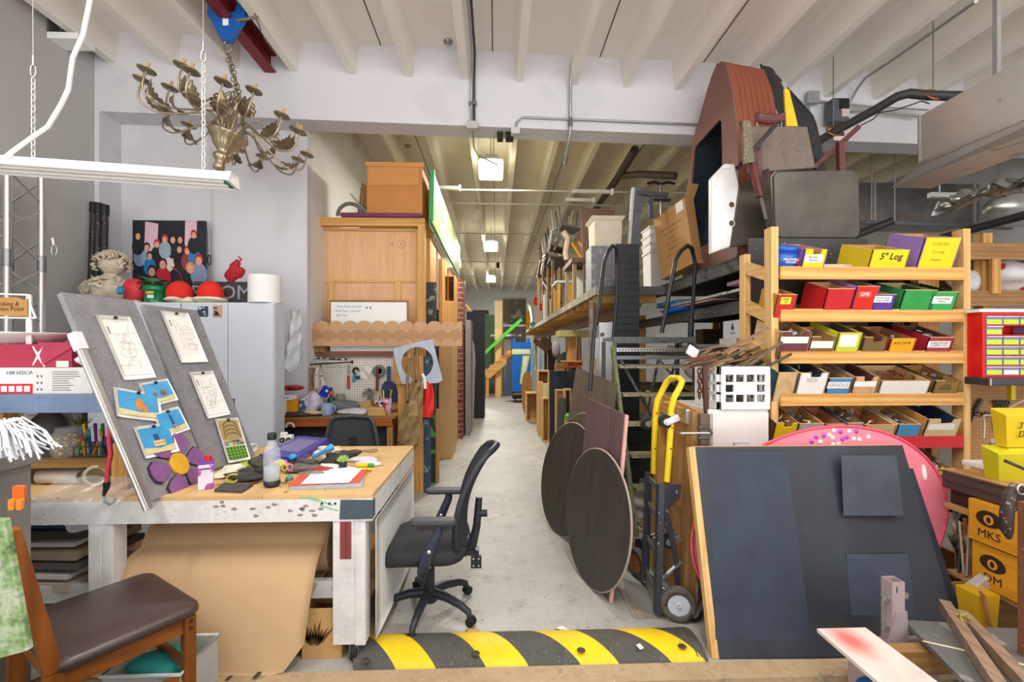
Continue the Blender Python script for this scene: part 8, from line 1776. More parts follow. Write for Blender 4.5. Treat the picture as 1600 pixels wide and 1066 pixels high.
# right hand bench, pegboard and shelves
yp=3.28;a,b=W(1500,600,y=yp),W(1640,735,y=yp)
r=T('brown_pegboard','brown hardboard pegboard of hanging tools to the right of the bin rack','pegboard',((a.x+b.x)/2+.2,yp,b.z))
part(r,'panel',MB().bx(a.x,a.x+1.2,yp,yp+.008,b.z,a.z),m_peg('#bb8a55','#5f3f22',.026,.004));part(r,'top_rail',MB().bx(a.x,a.x+1.2,yp-.02,yp+.04,a.z,a.z+.06),OLDW);part(r,'foot',MB().bx(a.x+.02,a.x+.08,yp+.009,yp+.05,0,b.z+.2).bx(a.x+1.1,a.x+1.16,yp+.009,yp+.05,0,b.z+.2),OLDW)
def hang(px,py):return W(px,py,y=yp-.015)
p=hang(1526,640);r=T('screwdriver','dark screwdriver hanging aslant on the brown pegboard','screwdriver',p)
part(r,'handle',MB().cyl(p+V((-.01,0,-.01)),p+V((.03,-.01,.08)),.018,.014,10),plain('#5a5350',.4));part(r,'shank',MB().cyl(p+V((-.01,0,-.01)),p+V((-.05,0,-.1)),.006,n=8),DSTEEL)
for i,px in enumerate((1555,1560,1564,1569,1574)):
 p=hang(px,632);r=T('spanner','steel spanner in the row hanging on the brown pegboard','spanner',p,group='spanners on the brown pegboard');L_=.2-.03*i
 part(r,'shank',MB().beam(p,p-Z_*L_,.012,.006),DSTEEL);part(r,'head',MB().tube([p+V((.016*math.cos(t),0,.012+.016*math.sin(t)))for t in[-.8+i_*.45 for i_ in range(11)]],.006,6),DSTEEL)
q=random.Random(2)
for i in range(7):
 p=hang(1503+i*6,645+(i%2)*4);solo('peg_hook','small wire hook on the brown pegboard','hook',MB().tube([p,p-Y_*.05,p-Y_*.06+Z_*.02],.004,6),DSTEEL,'hooks on the brown pegboard')
a_=[hang(*q_)for q_ in((1524,682),(1525,660),(1523,648),(1548,645),(1570,632),(1600,616),(1640,600))]
solo('white_string','thin white cord looping across the brown pegboard','cord',MB().tube([p-Y_*.06 for p in a_],.005,6),WHITE)
p=hang(1517,684)-Y_*.2
r=T('white_clamp_lamp','white clip lamp with a long white arm below the brown pegboard','lamp',p)
part(r,'head',MB().box(p,(.09,.06,.035),(0,.3,0)),WHITE,bevel=.006);part(r,'arm',MB().beam(p+V((-.01,-.02,-.01)),W(1552,700,y=yp-.3),.03,.02),plain('#e6dccf',.5));part(r,'clip',MB().tube([p+V((-.08,0,.0)),p+V((-.05,0,-.03)),p+V((.0,0,-.02))],.009,6),plain('#8f8a92',.4))
bz,bxx=.9,2.62
r=T('side_bench','dark brown work bench running along the right side toward the camera','bench',(3.0,1.9,0))
part(r,'top',MB().bx(bxx,3.5,1.1,2.52,bz-.02,bz),PLYD);part(r,'apron',MB().bx(bxx-.02,bxx-.001,1.1,2.52,bz-.1,bz-.004),Wood('#5a4640','#3f302c'));part(r,'drawer_band',MB().bx(bxx+.03,bxx+.06,1.1,2.52,bz-.19,bz-.105),DARKW);part(r,'lower_rail',MB().bx(bxx-.01,bxx+.02,1.1,2.52,bz-.22,bz-.191),PLYD)
for y in(1.2,2.45):part(r,'leg',MB().bx(bxx+.35,bxx+.43,y-.04,y+.04,0,bz-.02),DARKW)
part(r,'lower_shelf',MB().bx(bxx+.0,3.5,1.1,2.52,.3,.32),PLYD)
BZ=bz+.002
p=W(1530,733,z=BZ);solo('white_tray','flat white plastic tray on the far end of the side bench','tray',MB().bx(p.x,p.x+.22,p.y-.05,p.y+.1,BZ,BZ+.03),WHITE,bevel=.005)
def ybin(name,label,px,pyb,pyt,y,w,d,m,text=None):
 a=W(px,pyb,y=y);z1=W(px,pyt,y=y).z;z0=a.z;r=T(name,label,'bin',(a.x+w/2,y+d/2,z0))
 part(r,'body',MB().hexa([V((a.x,y,z0)),V((a.x+w,y,z0)),V((a.x+w,y+d,z0)),V((a.x,y+d,z0)),V((a.x-.03,y-.02,z1)),V((a.x+w,y-.02,z1)),V((a.x+w,y+d,z1+.03)),V((a.x-.03,y+d,z1+.03))]),m,bevel=.004)
 if text:part(r,'lettering',MB().text(text,.05,V((a.x+.115,y-.0215,z0+(z1-z0)*.55)),X_,V((0,-.1,1)),shear=.2,ls=.95),INK)
 return r,z1
y0=2.3;z0=BZ;a=W(1556,755,y=y0)
YG=plain('#c2b91b',.5,0,.06);YW=speck('#e0bf1e','#8f7f2a',.5,12,.72)
r,z1=ybin('yellow_bin','lower yellow green parts bin on the side bench at the right edge',1562,760,708,2.3,.4,.07,YG)
r2,z2=ybin('yellow_bin','upper yellow parts bin with black handwriting at the right edge',1574,700,648,2.31,.4,.06,YW,'3" PULL\nDrawer')
a=W(1575,714,y=2.3);solo('yellow_box','plain yellow box under the handwritten yellow bin','box',MB().bx(W(1576,712,y=2.31).x,W(1576,712,y=2.31).x+.39,2.31,2.36,z1+.001,W(1573,700,y=2.32).z-.001),YELL)
solo('metal_rasp','long dark metal rod resting on the lower yellow bin','rod',MB().cyl(W(1570,720,y=2.24),W(1612,738,y=2.2),.008,n=8),DSTEEL)
yo=2.95;a,b=W(1535,488,y=yo),W(1535,590,y=yo);x0,x1,z1,z0=a.x,a.x+.62,a.z,b.z
r=T('drawer_organiser','red small parts drawer organiser with lime labels at the right edge','organiser',((x0+x1)/2,yo+.08,z0));RO=plain('#d9201f',.4,0,.05)
part(r,'case',MB().bx(x0,x0+.02,yo,yo+.17,z0,z1).bx(x0+.0201,x1,yo+.15,yo+.17,z0,z1).bx(x0+.0201,x1,yo,yo+.15,z1-.02,z1).bx(x0+.0201,x1,yo,yo+.15,z0,z0+.012),RO)
nr,nc=6,5;ph=(z1-.02-z0-.012)/nr;pw=(x1-x0-.02)/nc;GP=plain('#8d86a8',.25,0,.1);LIME=plain('#c6ee3a',.5,0,.05)
for j in range(nr):
 part(r,'divider',MB().bx(x0+.0202,x1,yo+.001,yo+.149,z0+.012+j*ph-.0035,z0+.012+j*ph+.0035),RO)
 for i in range(nc):
  if j==4 and i in(1,2):continue
  xa,za=x0+.022+i*pw,z0+.016+j*ph
  d_=part(r,'drawer',MB().bx(xa+.002,xa+pw-.004,yo-.004,yo+.14,za,za+ph-.009),GP)
  part(d_,'label',MB().bx(xa+.006,xa+pw-.01,yo-.0055,yo-.0042,za+.004,za+ph*.5),WHITE if(j==0 and i==1)else LIME)
  part(d_,'lip',MB().bx(xa+.002,xa+pw-.004,yo-.012,yo-.0045,za+ph-.016,za+ph-.01),plain('#e9dfe6',.4))
p0=W(1507,486,y=yo+.1);solo('white_cover','long white plastic lid lying on top of the red organiser','lid',MB().bx(x0-.03,x1+.2,yo-.01,yo+.2,z1+.001,z1+.022),WHITE)
za=z0-.001;r=T('organiser_shelf','black metal shelf carrying the red drawer organiser','shelf',((x0+x1)/2,yo+.1,za-.06));part(r,'shelf',MB().bx(x0-.02,x1+.3,yo-.06,yp+.0,za-.05,za),plain('#4a4c50',.4,.3),bevel=.008);part(r,'upright',MB().bx(x0+.02,x0+.06,yp-.0+.05,yp+.1,0,za),OLDW);part(r,'rear_rail',MB().bx(x0-.02,x1+.3,yp+.001,yp+.1,za-.07,za-.02),OLDW)
part(r,'edge_strip',MB().bx(W(1546,600,y=yo-.061).x,W(1549,600,y=yo-.061).x,yo-.064,yo-.0605,za-.048,za-.002),ALU)
p=W(1581,600,y=yp-.15);solo('yellow_rod','short yellow rod hanging under the organiser shelf','rod',MB().bx(p.x-.016,p.x+.018,yp-.16,yp-.13,W(1581,625,y=yp-.15).z,za-.052),YELL)
yt=4.3;a,b=W(1500,382,y=yt),W(1500,475,y=yt)
r=T('timber_shelving','brown timber shelving with bags behind the bin rack at the right edge','shelving',(a.x+.8,yt+.3,0));TX1=a.x+2.0;OW=Wood('#a87f52','#86603a')
part(r,'upper_beam',MB().bx(a.x-.3,TX1,yt,yt+.04,W(1500,405,y=yt).z,W(1500,379,y=yt).z),OW);part(r,'lower_beam',MB().bx(a.x-.3,TX1,yt,yt+.04,W(1500,478,y=yt).z,W(1500,454,y=yt).z),OW)
dz_=W(1500,456,y=yt).z;part(r,'deck',MB().bx(a.x-.3,TX1,yt+.041,yt+.9,dz_-.03,dz_),PLYD)
for px in(1552,1700):x=W(px,400,y=yt).x;part(r,'post',MB().bx(x-.05,x+.05,yt+.05,yt+.14,0,W(1552,362,y=yt).z),PINE);part(r,'stud',MB().bx(x-.045,x+.045,yt-.03,yt-.001,dz_-.02,W(1500,405,y=yt).z),PINE)
part(r,'diagonal',MB().beam(W(1505,425,y=yt+.6),W(1552,403,y=yt+.3),.04,.06),PINE);part(r,'back_board',MB().bx(a.x-.3,TX1,yt+.9,yt+.93,dz_,dz_+.5),plain('#4a3322',.8))
for px,rr,col,nm,lb,s,yy in((1515,.15,'#d5d4dc','white_bag','white plastic bag at left on the brown timber shelving',3,.12),(1535,.22,'#2b2b2c','black_bag','black shiny bags beside the white bag on the timber shelving',5,.35),(1568,.2,'#4a4d50','grey_bag','dark grey bag right of the post on the timber shelving',7,.3),(1590,.22,'#e3dfe2','red_white_bag','white and red plastic bag at the right edge of the timber shelving',9,.15)):
 x=W(px,440,y=yt+yy).x;mm=speck('#e3dfe2','#c2252c',.4,5,.56)if 'red' in nm else plain(col,.35,0,.4,9);solo(nm,lb,'bag',crumple(V((x,yt+yy+.06,dz_+rr*.86)),rr,20,.16,(1,.8,.72),s),mm)
for px,pyt,col,lb in((1395,380,'#c79a68','left of the purple sided bin'),(1425,372,'#b98a55','behind the purple sided bin')):
 y=4.6;p=W(px,pyt,y=y);solo('tan_flat','tan timber flat seen above the top rack shelf '+lb,'panel',MB().bx(p.x-.25,p.x+.3,y,y+.05,0,p.z-(.06 if px==1395 else .04)),Wood(col,'#9a6f3f'))
OB=Wood('#e8a02c','#d08a1c',.5,strength=.3)
for zlo,zhi,nb,wds,sh in((.57,.79,'upper orange box with a dark eye logo under the side bench','MKS',0),(.33,.56,'lower orange box with a dark eye logo and two letters under the side bench','DM',.02)):
 xo=2.58+sh;r=T('orange_box',nb,'box',(xo+.15,2.0,zlo),group='orange boxes under the side bench')
 ya,yb_=1.7,2.36;part(r,'box',MB().bx(xo,xo+.3,ya,yb_,zlo,zhi),OB,bevel=.004)
 c_=V((xo-.001,2.255,(zlo+zhi)/2+.025));part(r,'logo',MB().prism([(.062*math.cos(t),.042*math.sin(t)*(1.1 if math.sin(t)>0 else .9))for t in[i*PI/14 for i in range(28)]],c_,-Y_,Z_,.0015).m(1).prism(ell(.024,.026,16),c_-X_*.0016,-Y_,Z_,.0008).m(0).prism(ell(.011,.016,12),c_-X_*.0025,-Y_,Z_,.0008),[plain('#3a2412',.7),plain('#e0a03a',.6)])
 part(r,'lettering',MB().text(wds,.06,c_-Z_*.08,-Y_,Z_,.0008),plain('#3a2412',.7))
pp=W(1604,900,y=1.78);r=T('rusty_post','rusty brown steel post at the right edge of the picture','post',(pp.x,1.78,0));part(r,'tube',MB().bx(pp.x-.018,pp.x+.02,1.76,1.8,.0,W(1592,785,y=1.78).z),speck('#7d4f38','#9a7f6a',.8,90,.66),bevel=.004);part(r,'foot',MB().bx(pp.x-.06,pp.x+.09,1.7,1.9,-.018,-.001),plain('#6a4434',.8))
bp=[W(*q_,y=1.72)for q_ in((1600,768),(1586,762),(1577,775),(1573,805),(1573,828),(1577,842))]
r=T('hanging_belt','dark leather belt hanging over the rusty post at the right edge','belt',bp[-1])
part(r,'strap',MB().tube(bp,[.018,.02,.022,.022,.021,.008],8),speck('#3b2f2a','#8a7b6f',.45,40,.62));part(r,'buckle',MB().tube([bp[1]+V((.02*math.cos(t),-.024,.02*math.sin(t)))for t in[i*PI/5 for i in range(10)]],.004,6,True),ALU)
q=random.Random(19);TOOLC=['#6a5a4a','#8a857d','#3a3632','#a8794a','#54504c','#c9c2b4']
for i in range(34):
 px,py=q.uniform(1492,1527),q.uniform(805,905);c_=W(px,py,y=q.uniform(2.45,2.7));an=q.uniform(-.6,.6);d=V((math.sin(an),q.uniform(-.2,.2),math.cos(an)))*q.uniform(.03,.11)
 c_.z=max(c_.z,.33);solo('old_tool','old hand tool in the jumble of tools beside the orange boxes','tool',MB().cyl(V((c_.x+q.uniform(-.02,.02),c_.y,.03)),c_-d*.2,.005,n=6).cyl(c_-d*.2,c_+d,q.uniform(.008,.017),n=8),plain(q.choice(TOOLC),.6,.2,.2),'jumbled tools beside the orange boxes')
tbx=MB()
for x0,x1,y0,y1 in((2.44,2.46,2.4,2.85),(2.92,2.94,2.4,2.85),(2.46,2.92,2.4,2.42),(2.46,2.92,2.83,2.85)):tbx.bx(x0,x1,y0,y1,0,.3)
solo('tool_crate','old brown timber crate holding the jumbled tools beside the side bench','crate',tbx.bx(2.46,2.92,2.42,2.83,0,.02),OLDW)
for p0,p1,nb in(((1499,815),(1506,900),'left'),((1514,820),(1510,900),'right')):
 solo('long_rod','long thin pale rod standing in the jumbled tools, '+nb+' of two','rod',MB().cyl(W(*p0,y=2.42),W(*p1,y=2.42),.006,n=8),plain('#b9aa9a',.5,.2),'pale rods in the tools')
solo('grey_block_tool','pale grey slotted block leaning by the yellow tub','tool',MB().beam(W(1516,926,y=2.3),W(1542,906,y=2.3),.05,.07),plain('#b5aea6',.6,0,.15),bevel=.008)
p=W(1535,988,y=2.22);p.z=0;zt=W(1530,926,y=2.22).z
r=T('yellow_tub','tapered yellow plastic tub standing behind the black panels at right','tub',p);part(r,'tub',MB().hexa([V((p.x-.03,2.2,0)),V((p.x+.04,2.2,0)),V((p.x+.04,2.28,0)),V((p.x-.03,2.28,0)),V((p.x-.06,2.19,zt)),V((p.x+.06,2.19,zt)),V((p.x+.06,2.3,zt)),V((p.x-.06,2.3,zt))]),plain('#d9a91c',.5,0,.1))
solo('copper_hose','pinkish copper hose trailing over the yellow tub to the floor','hose',MB().tube([W(*q_,y=2.17)for q_ in((1530,922),(1536,930),(1540,950),(1546,975),(1555,990))],.008,8),plain('#c98a6a',.4,.3))
for px,py,rr,s,nb in((1510,800,.09,3,'left'),(1540,805,.1,5,'right')):c_=W(px,py,y=2.62);solo('dark_tool_bag','dark greasy tool roll under the side bench, '+nb+' of two','tool roll',crumple(c_,rr,14,.25,(1,.8,.6),s),plain('#3f3a33',.6,0,.5,14),'tool rolls under the side bench')
# planks, stand and sticks at the front right
zP=.45;o=[W(1276,982,z=zP),W(1352,980,z=zP)];xl,xr=o[0].x,o[1].x
r=T('paint_plank','pale plank stained with pink and red paint at the front right','plank',((xl+xr)/2,1.5,zP-.02))
pm,pnt,pb_=_base('paint_stained_plank');pn=_noise(pnt,_coord(pnt,5),1,4,.6);sp=_n(pnt,'ShaderNodeTexGradient',gradient_type='SPHERICAL');mp_=_n(pnt,'ShaderNodeMapping');tcx=_n(pnt,'ShaderNodeTexCoord');mp_.inputs['Location'].default_value=(.25,-1.55,0);mp_.inputs['Scale'].default_value=(11,7,1);pnt.links.new(tcx.outputs['Object'],mp_.inputs[0]);pnt.links.new(mp_.outputs[0],sp.inputs[0])
base=_ramp(pnt,pn,[(.3,lin('#c9b3ac')),(.55,lin('#e0cfc8')),(.75,lin('#d9c9a8'))]);pnt.links.new(_mix(pnt,base,lin('#cf5a52'),_ramp(pnt,sp.outputs['Fac'],[(.1,(0,0,0,1)),(.8,(.85,.85,.85,1))])),pb_.inputs['Base Color']);pb_.inputs['Roughness'].default_value=.6
part(r,'plank',MB().bx(xl,xr,.9,o[0].y,zP-.016,zP),pm,bevel=.002);part(r,'under_board',MB().bx(xl+.05,xr-.02,.9,o[0].y-.03,zP-.045,zP-.0165),GREYW);part(r,'trestle',MB().bx(xl+.03,xl+.07,1.3,1.34,-.018,zP-.046).bx(xr-.07,xr-.03,1.3,1.34,-.018,zP-.046).bx(xl+.0701,xr-.0701,1.3,1.34,.2,.26),OLDW)
c_=V((xl+.1,1.6,-.018));r=T('blue_bucket','blue plastic bucket under the pink stained plank','bucket',c_);part(r,'bucket',MB().lathe([(.05,0),(.07,.36),(.064,.36),(.055,.01),(0,.01)],c_,n=24),plain('#2f6fb5',.4));part(r,'rim',MB().tube([c_+V((.072*math.cos(t),.072*math.sin(t),.355))for t in[i*PI/12 for i in range(24)]],.006,6,True),plain('#3a7fc4',.4))
s0=V((1.845,2.02,.24));PG=plain('#b5a3a5',.5,.2,.1);r=T('tube_stand','pinkish grey square steel tube stand marked 1 in front of the black panel','stand',V((s0.x,s0.y,0)))
part(r,'tube',MB().bx(s0.x-.03,s0.x-.024,s0.y-.03,s0.y+.03,.24,.53).bx(s0.x+.024,s0.x+.03,s0.y-.03,s0.y+.03,.24,.53).bx(s0.x-.0239,s0.x+.0239,s0.y-.03,s0.y-.024,.24,.53).bx(s0.x-.0239,s0.x+.0239,s0.y+.024,s0.y+.03,.24,.53),PG)
part(r,'gusset',MB().prism([(-.06,0),(.045,0),(.036,.16),(-.012,.16)],s0+V((0,-.032,.0)),X_,Z_,.004),PG);part(r,'base_bar',MB().bx(s0.x-.2,s0.x+.2,s0.y-.04,s0.y+.04,.2,.239),PG)
for x in(-.17,.17):part(r,'foot',MB().bx(s0.x+x-.02,s0.x+x+.02,s0.y-.03,s0.y+.03,-.018 if s0.y<2.1 else 0,.199),PG)
for z,s_ in((.45,-1),(.46,1),(.32,-1)):part(r,'bolt',MB().cyl(s0+V((s_*.03,-.01,z-.24)),s0+V((s_*.06,-.01,z-.24)),.009,n=8).cyl(s0+V((s_*.05,-.01,z-.25)),s0+V((s_*.05,-.01,z-.23)),.014,n=8),ALU)
part(r,'lettering',MB().text('1',.045,s0+V((-.008,-.0305,.255)),X_,Z_),INK)
zz=.34;q4=[W(1423,966,z=zz),W(1500,1080,z=zz),W(1560,1080,z=zz),W(1505,972,z=zz)]
SLATE=speck('#6d6d6c','#8f8d88',.5,9,.6,'#5b5b5b')
r=T('low_trestle','low timber trestle carrying the boards at the lower right corner','trestle',(2.0,1.75,0));part(r,'beam',MB().bx(1.7,2.6,1.86,1.92,.2,zz-.04),OLDW);
for x in(1.75,2.5):part(r,'leg',MB().bx(x-.03,x+.03,1.86,1.92,-.018,.199),OLDW)
A_=[V((1.9,2.02,zz)),V((1.63,1.2,zz)),V((1.85,1.2,zz)),V((2.12,1.99,zz))]
r=T('grey_plank','scratched dark grey board with a pale line at the lower right','board',(1.9,1.6,zz-.02));part(r,'board',MB().slab(*A_,-.02),SLATE);part(r,'pale_line',MB().slab(W(1441,1001,z=zz+.001),W(1442,1003,z=zz+.001),W(1512,1019,z=zz+.001),W(1511,1016,z=zz+.001),.0008),plain('#d8cfb0',.7))
A_=[V((2.14,1.98,zz-.012)),V((1.9,1.2,zz-.012)),V((2.7,1.2,zz-.012)),V((2.6,1.94,zz-.012))]
r=T('grey_sheet','wide dark grey sheet with a pale line at the bottom right corner','board',(2.3,1.6,zz-.03));part(r,'sheet',MB().slab(*A_,-.02),SLATE);part(r,'pale_line',MB().slab(W(1578,1032,z=zz-.011),W(1579,1035,z=zz-.011),W(1605,1042,z=zz-.011),W(1605,1039,z=zz-.011),.0008),plain('#d8cfb0',.7))
STK=Wood('#a48a74','#84695a')
for p0,p1,nb in(((1476,946),(1568,1085),'left of two'),((1503,962),(1618,1085),'right one of two')):
 a,b=W(*p0,z=zz+.05),W(*p1,z=zz+.03);a.z=zz+.025;b.z=zz+.025;solo('brown_stick','square brown timber stick on the dark boards at the lower right, '+nb,'stick',MB().beam(W(*p0,z=zz+.03),W(*p1,z=zz+.03),.042,.05),STK)
solo('plywood_scrap','small tan plywood scrap below the square tube stand','scrap',MB().slab(W(1400,1015,z=.2),W(1440,1045,z=.2),W(1458,1042,z=.2),W(1438,1012,z=.2),-.02),PLYD)
p=W(1500,962,z=zz+.06);q=random.Random(2);mb=MB();[mb.beam(p,p+V((q.uniform(-.03,.03),q.uniform(-.07,-.0),q.uniform(-.02,.03))),.008,.006)for i in range(10)];solo('splinters','yellowish splintered wood at the end of the right stick','splinters',mb,plain('#b5a24f',.8))
# speed bump
Bp,Fp=[548,573,632,708,770,838,900,965,1025,1075],[552,612,674,752,818,898,958,1038,1092,1103]
yB0,yB1,hB=2.25,2.53,.052
r=T('speed_bump','black rubber speed bump with slanted yellow stripes on the floor in front','speed bump',(.15,2.39,0))
SBK=speck('#55524f','#77746f',.75,90,.66,'#4a4846');SYL=speck('#f3cd1c','#b59a2c',.5,30,.72)
def bx_(i,s):
 xf,xb_=W(Fp[i],1045,y=yB0+.03).x,W(Bp[i],1014,y=yB1-.06).x;k=(s*(yB1-yB0)-.03)/(yB1-yB0-.09);return xf+(xb_-xf)*k
for i in range(len(Bp)-1):
 def f_(u,v,i=i):
  x=bx_(i,u)+(bx_(i+1,u)-bx_(i,u))*v;return V((x,yB0+(yB1-yB0)*u,.002+hB*math.sin(PI*u)**.7))
 part(r,'yellow_stripe' if i%2 else 'rubber_block',MB().grid(lambda u,v:f_(v,u),4,16,True),SYL if i%2 else SBK,label='bright yellow stripe' if i%2 else None)
for px,py in((571,1032),(743,1021),(908,1016),(1066,1010)):p=W(px,py,z=hB-.004);part(r,'bolt_hole',MB().lathe([(.022,.0),(.017,.004),(.0,.001)],p,n=16),plain('#4a4038',.8));
e0=bx_(len(Bp)-1,0);
for k in(.012,.03,.048):part(r,'end_ridge',MB().tube([V((bx_(len(Bp)-1,s)-k,yB0+(yB1-yB0)*s,.003+hB*math.sin(PI*s)**.7))for s in(.06,.2,.4,.6,.8,.94)],.003,5),SBK)
def lit(name,label,cat,px,py,mb_fn,m):p=W(px,py,z=.001);return solo(name,label,cat,mb_fn(p),m)
lit('paper_scrap','white paper scrap with a yellow pencil by the front table leg','paper',578,1000,lambda p:MB().slab(p+V((-.08,-.03,0)),p+V((.05,-.02,0)),p+V((.07,.05,.0)),p+V((-.02,.03,0)),.002),WHITE)
p=W(572,1001,z=.008);r=T('pencil','yellow pencil lying on the white paper scrap by the table leg','pencil',p);part(r,'barrel',MB().cyl(p-V((.07,.02,0)),p+V((.06,.03,0)),.004,n=6),YELL);part(r,'tip',MB().cyl(p+V((.06,.03,0)),p+V((.072,.0346,0)),.004,.0005,6),PINEL)
lit('label_scrap','curled black and white label scrap behind the speed bump','scrap',885,990,lambda p:MB().grid(lambda u,v:p+V((u*.1-.05,v*.03,.012*math.sin(u*6)+.012)),8,3,True,.0015).m(1).box(p+V((-.05,0,.015)),(.03,.02,.01)),[WHITE,BLACK])
lit('torn_scrap','tan torn scrap by the right caster of the office chair','scrap',738,990,lambda p:crumple(p+Z_*.008,.035,10,.25,(1.3,.8,.25),2),CARD)
lit('white_chip','small white chip lying on the speed bump','chip',1000,1028,lambda p:MB().box(p+V((0,0,hB+.006)),(.025,.03,.004),(.2,0,.4)),WHITE)
q=random.Random(8)
for i in range(26):
 px,py=q.uniform(580,1090),q.uniform(900,1005);p=W(px,py,z=.001);s=q.uniform(.004,.012);solo('floor_scrap','tiny pale scrap of litter on the concrete floor','litter',MB().box(p+Z_*.0015,(s*1.6,s,.002),(0,0,q.uniform(0,3))),plain(q.choice(['#e9e6e0','#cfc4b0','#5a544c','#b58f60']),.7),'tiny scraps on the floor')
solo('floor_hatch','old wooden floor hatch let into the concrete beside the hand truck','hatch',MB().slab(W(966,922,z=.002),W(990,966,z=.002),W(1040,968,z=.002),W(1010,922,z=.002),.004),Wood('#a89a88','#857868'))
# office chair
oc=V((-.403,2.74,0));OK=plain('#2f3035',.75,0,.15,30);OP=plain('#2c2e36',.4,0,.1)
r=T('office_chair','black office chair facing left in the middle of the aisle','chair',oc)
for i in range(5):
 a=math.radians(-101+72*i);d=V((math.cos(a),math.sin(a),0));s_=V((-d.y,d.x,0))
 lg=part(r,'leg',MB().tube([oc+d*.03+Z_*.125,oc+d*.12+Z_*.125,oc+d*.23+Z_*.1,oc+d*.28+Z_*.075,oc+d*.285+Z_*.05],[.03,.026,.021,.019,.016],10),OP)
 w0=oc+d*.295+Z_*.027;part(lg,'caster',MB().cyl(w0-s_*.022,w0-s_*.004,.026,n=16).cyl(w0+s_*.004,w0+s_*.022,.026,n=16).box(w0+Z_*.012,(.02,.02,.03)),RUBBER)
part(r,'base_hub',MB().lathe([(.0,.07),(.045,.075),(.05,.13),(.035,.15)],oc,n=20),OP);part(r,'column_sleeve',MB().cyl(oc+Z_*.14,oc+Z_*.27,.03,n=18),OP);part(r,'gas_column',MB().cyl(oc+Z_*.27,oc+Z_*.39,.014,n=14),ALU)
def seat(u,v):
 x=-.26+.5*u;y=-.25+.5*v;return x,y
sm_=MB();prof_=rrect(.5,.5,.13,6);top_,bot_=[],[]
for k,(sc_,z)in enumerate(((.8,.388),(.95,.392),(1.0,.42),(1.0,.45),(.96,.475),(.82,.488),(.4,.488),(.0,.486))):
 for(x,y)in prof_:
  xx=x*sc_;zz_=z-(.035*max(0,(-xx-.08)/.17)**2 if True else 0);sm_.v.append(oc+V((xx-.02,y*sc_,zz_)))
n_=len(prof_)
for k in range(7):
 for j in range(n_):sm_.f.append([k*n_+j,k*n_+(j+1)%n_,(k+1)*n_+(j+1)%n_,(k+1)*n_+j]);sm_.i.append(0);sm_.s.append(True)
sm_._add([sm_.v[j]for j in range(n_)],[list(range(n_))[::-1]],False)
part(r,'seat',sm_,OK);part(r,'seat_mechanism',MB().box(oc+V((.02,0,.375)),(.26,.16,.03)).beam(oc+V((.1,0,.375)),oc+V((.3,0,.37)),.07,.03),OP)
def bk(u,v):
 w=.23*(1-.28*v**3);y=(u-.5)*2*w;x=.235+.03*v+.14*v**2.2-.05*math.sin(PI*v)*.6-.05*(1-(2*u-1)**2)*-1-.05
 return oc+V((x,y,.44+.57*v))
loop=[bk(0,v/10)for v in range(1,10)]+[bk(.06,.97),bk(.2,1),bk(.5,1.01),bk(.8,1),bk(.94,.97)]+[bk(1,v/10)for v in range(9,0,-1)]+[bk(.85,.03),bk(.5,.0),bk(.15,.03)]
part(r,'back_frame',MB().tube(loop,.02,8,True),OP);part(r,'back_mesh',MB().grid(lambda u,v:bk(.02+.96*u,.02+.96*v),12,14,True,.012),plain('#33343a',.8,0,.1,60))
part(r,'back_support',MB().tube([oc+V((.2,0,.36)),oc+V((.26,0,.41)),oc+V((.285,0,.52)),oc+V((.3,0,.7))],[.03,.028,.024,.02],8),OP);part(r,'adjust_knob',MB().cyl(oc+V((.3,0,.6)),oc+V((.35,0,.6)),.022,n=14),BLKP)
pb_=MB().box(oc+V((.29,-.18,.39)),(.06,.02,.07));[pb_.m(1).ball(oc+V((.275+.03*(k%2),-.192,.37+.04*(k//2))),.006,8)for k in range(4)];part(r,'bolt_plate',pb_,[BLKP,ALU])
for s in(-1,1):
 y=s*.27
 ar=part(r,'arm_support',MB().tube([oc+V((-.02,s*.18,.385)),oc+V((-.0,y,.375)),oc+V((.02,y,.45)),oc+V((.085,y,.6)),oc+V((.09,y,.635))],[.022,.03,.032,.027,.022],10),plain('#343a4c',.4,0,.08));part(ar,'rivet',MB().lathe([(.012,0),(.008,.006),(0,.007)],oc+V((.04,y-.032,.5)),-Y_,12),ALU)
 am=MB();am.prism(rrect(.26,.09,.04,5),oc+V((.06,y,.64)),X_,Y_,.03);part(r,'arm_pad',am,plain('#3c3d42',.5),bevel=.012)
 # wooden dining chair at the front left
fw,sd=V((.56,.83,0)).normalized(),V((-.83,.56,0)).normalized();cc0=V((-1.64,1.95,-.018));sz=.5
CW=Wood('#96551f','#6f3c14',.35,.8,.2);LEA_=plain('#4a3b38',.36,0,.12,14,.0004,.5,coat=.15)
r=T('wooden_chair','brown wooden chair with a dark leather padded seat at the front left','chair',cc0)
def cp(f,s,z):return V((cc0.x,cc0.y,0))+fw*f+sd*s+Z_*z
sm_=MB();prof_=rrect(.47,.54,.05,5);lay=((.96,.45),(1.0,.458),(1.01,.475),(.99,.492),(.93,.502),(.6,.508),(0,.51))
for(k,z)in lay:sm_.v+=[cp(x*k+.01,y*k,z)for x,y in prof_]
n_=len(prof_)
for k in range(len(lay)-1):
 for j in range(n_):sm_.f.append([k*n_+j,k*n_+(j+1)%n_,(k+1)*n_+(j+1)%n_,(k+1)*n_+j]);sm_.i.append(0);sm_.s.append(True)
part(r,'seat',sm_,LEA_,label='dark brown leather seat pad')
def fbar(p,q_,w,h,up=Z_):return MB().beam(p,q_,w,h,up)
for s in(-1,1):part(r,'side_rail',fbar(cp(-.2,s*.23,.415),cp(.2,s*.23,.415),.025,.065),CW)
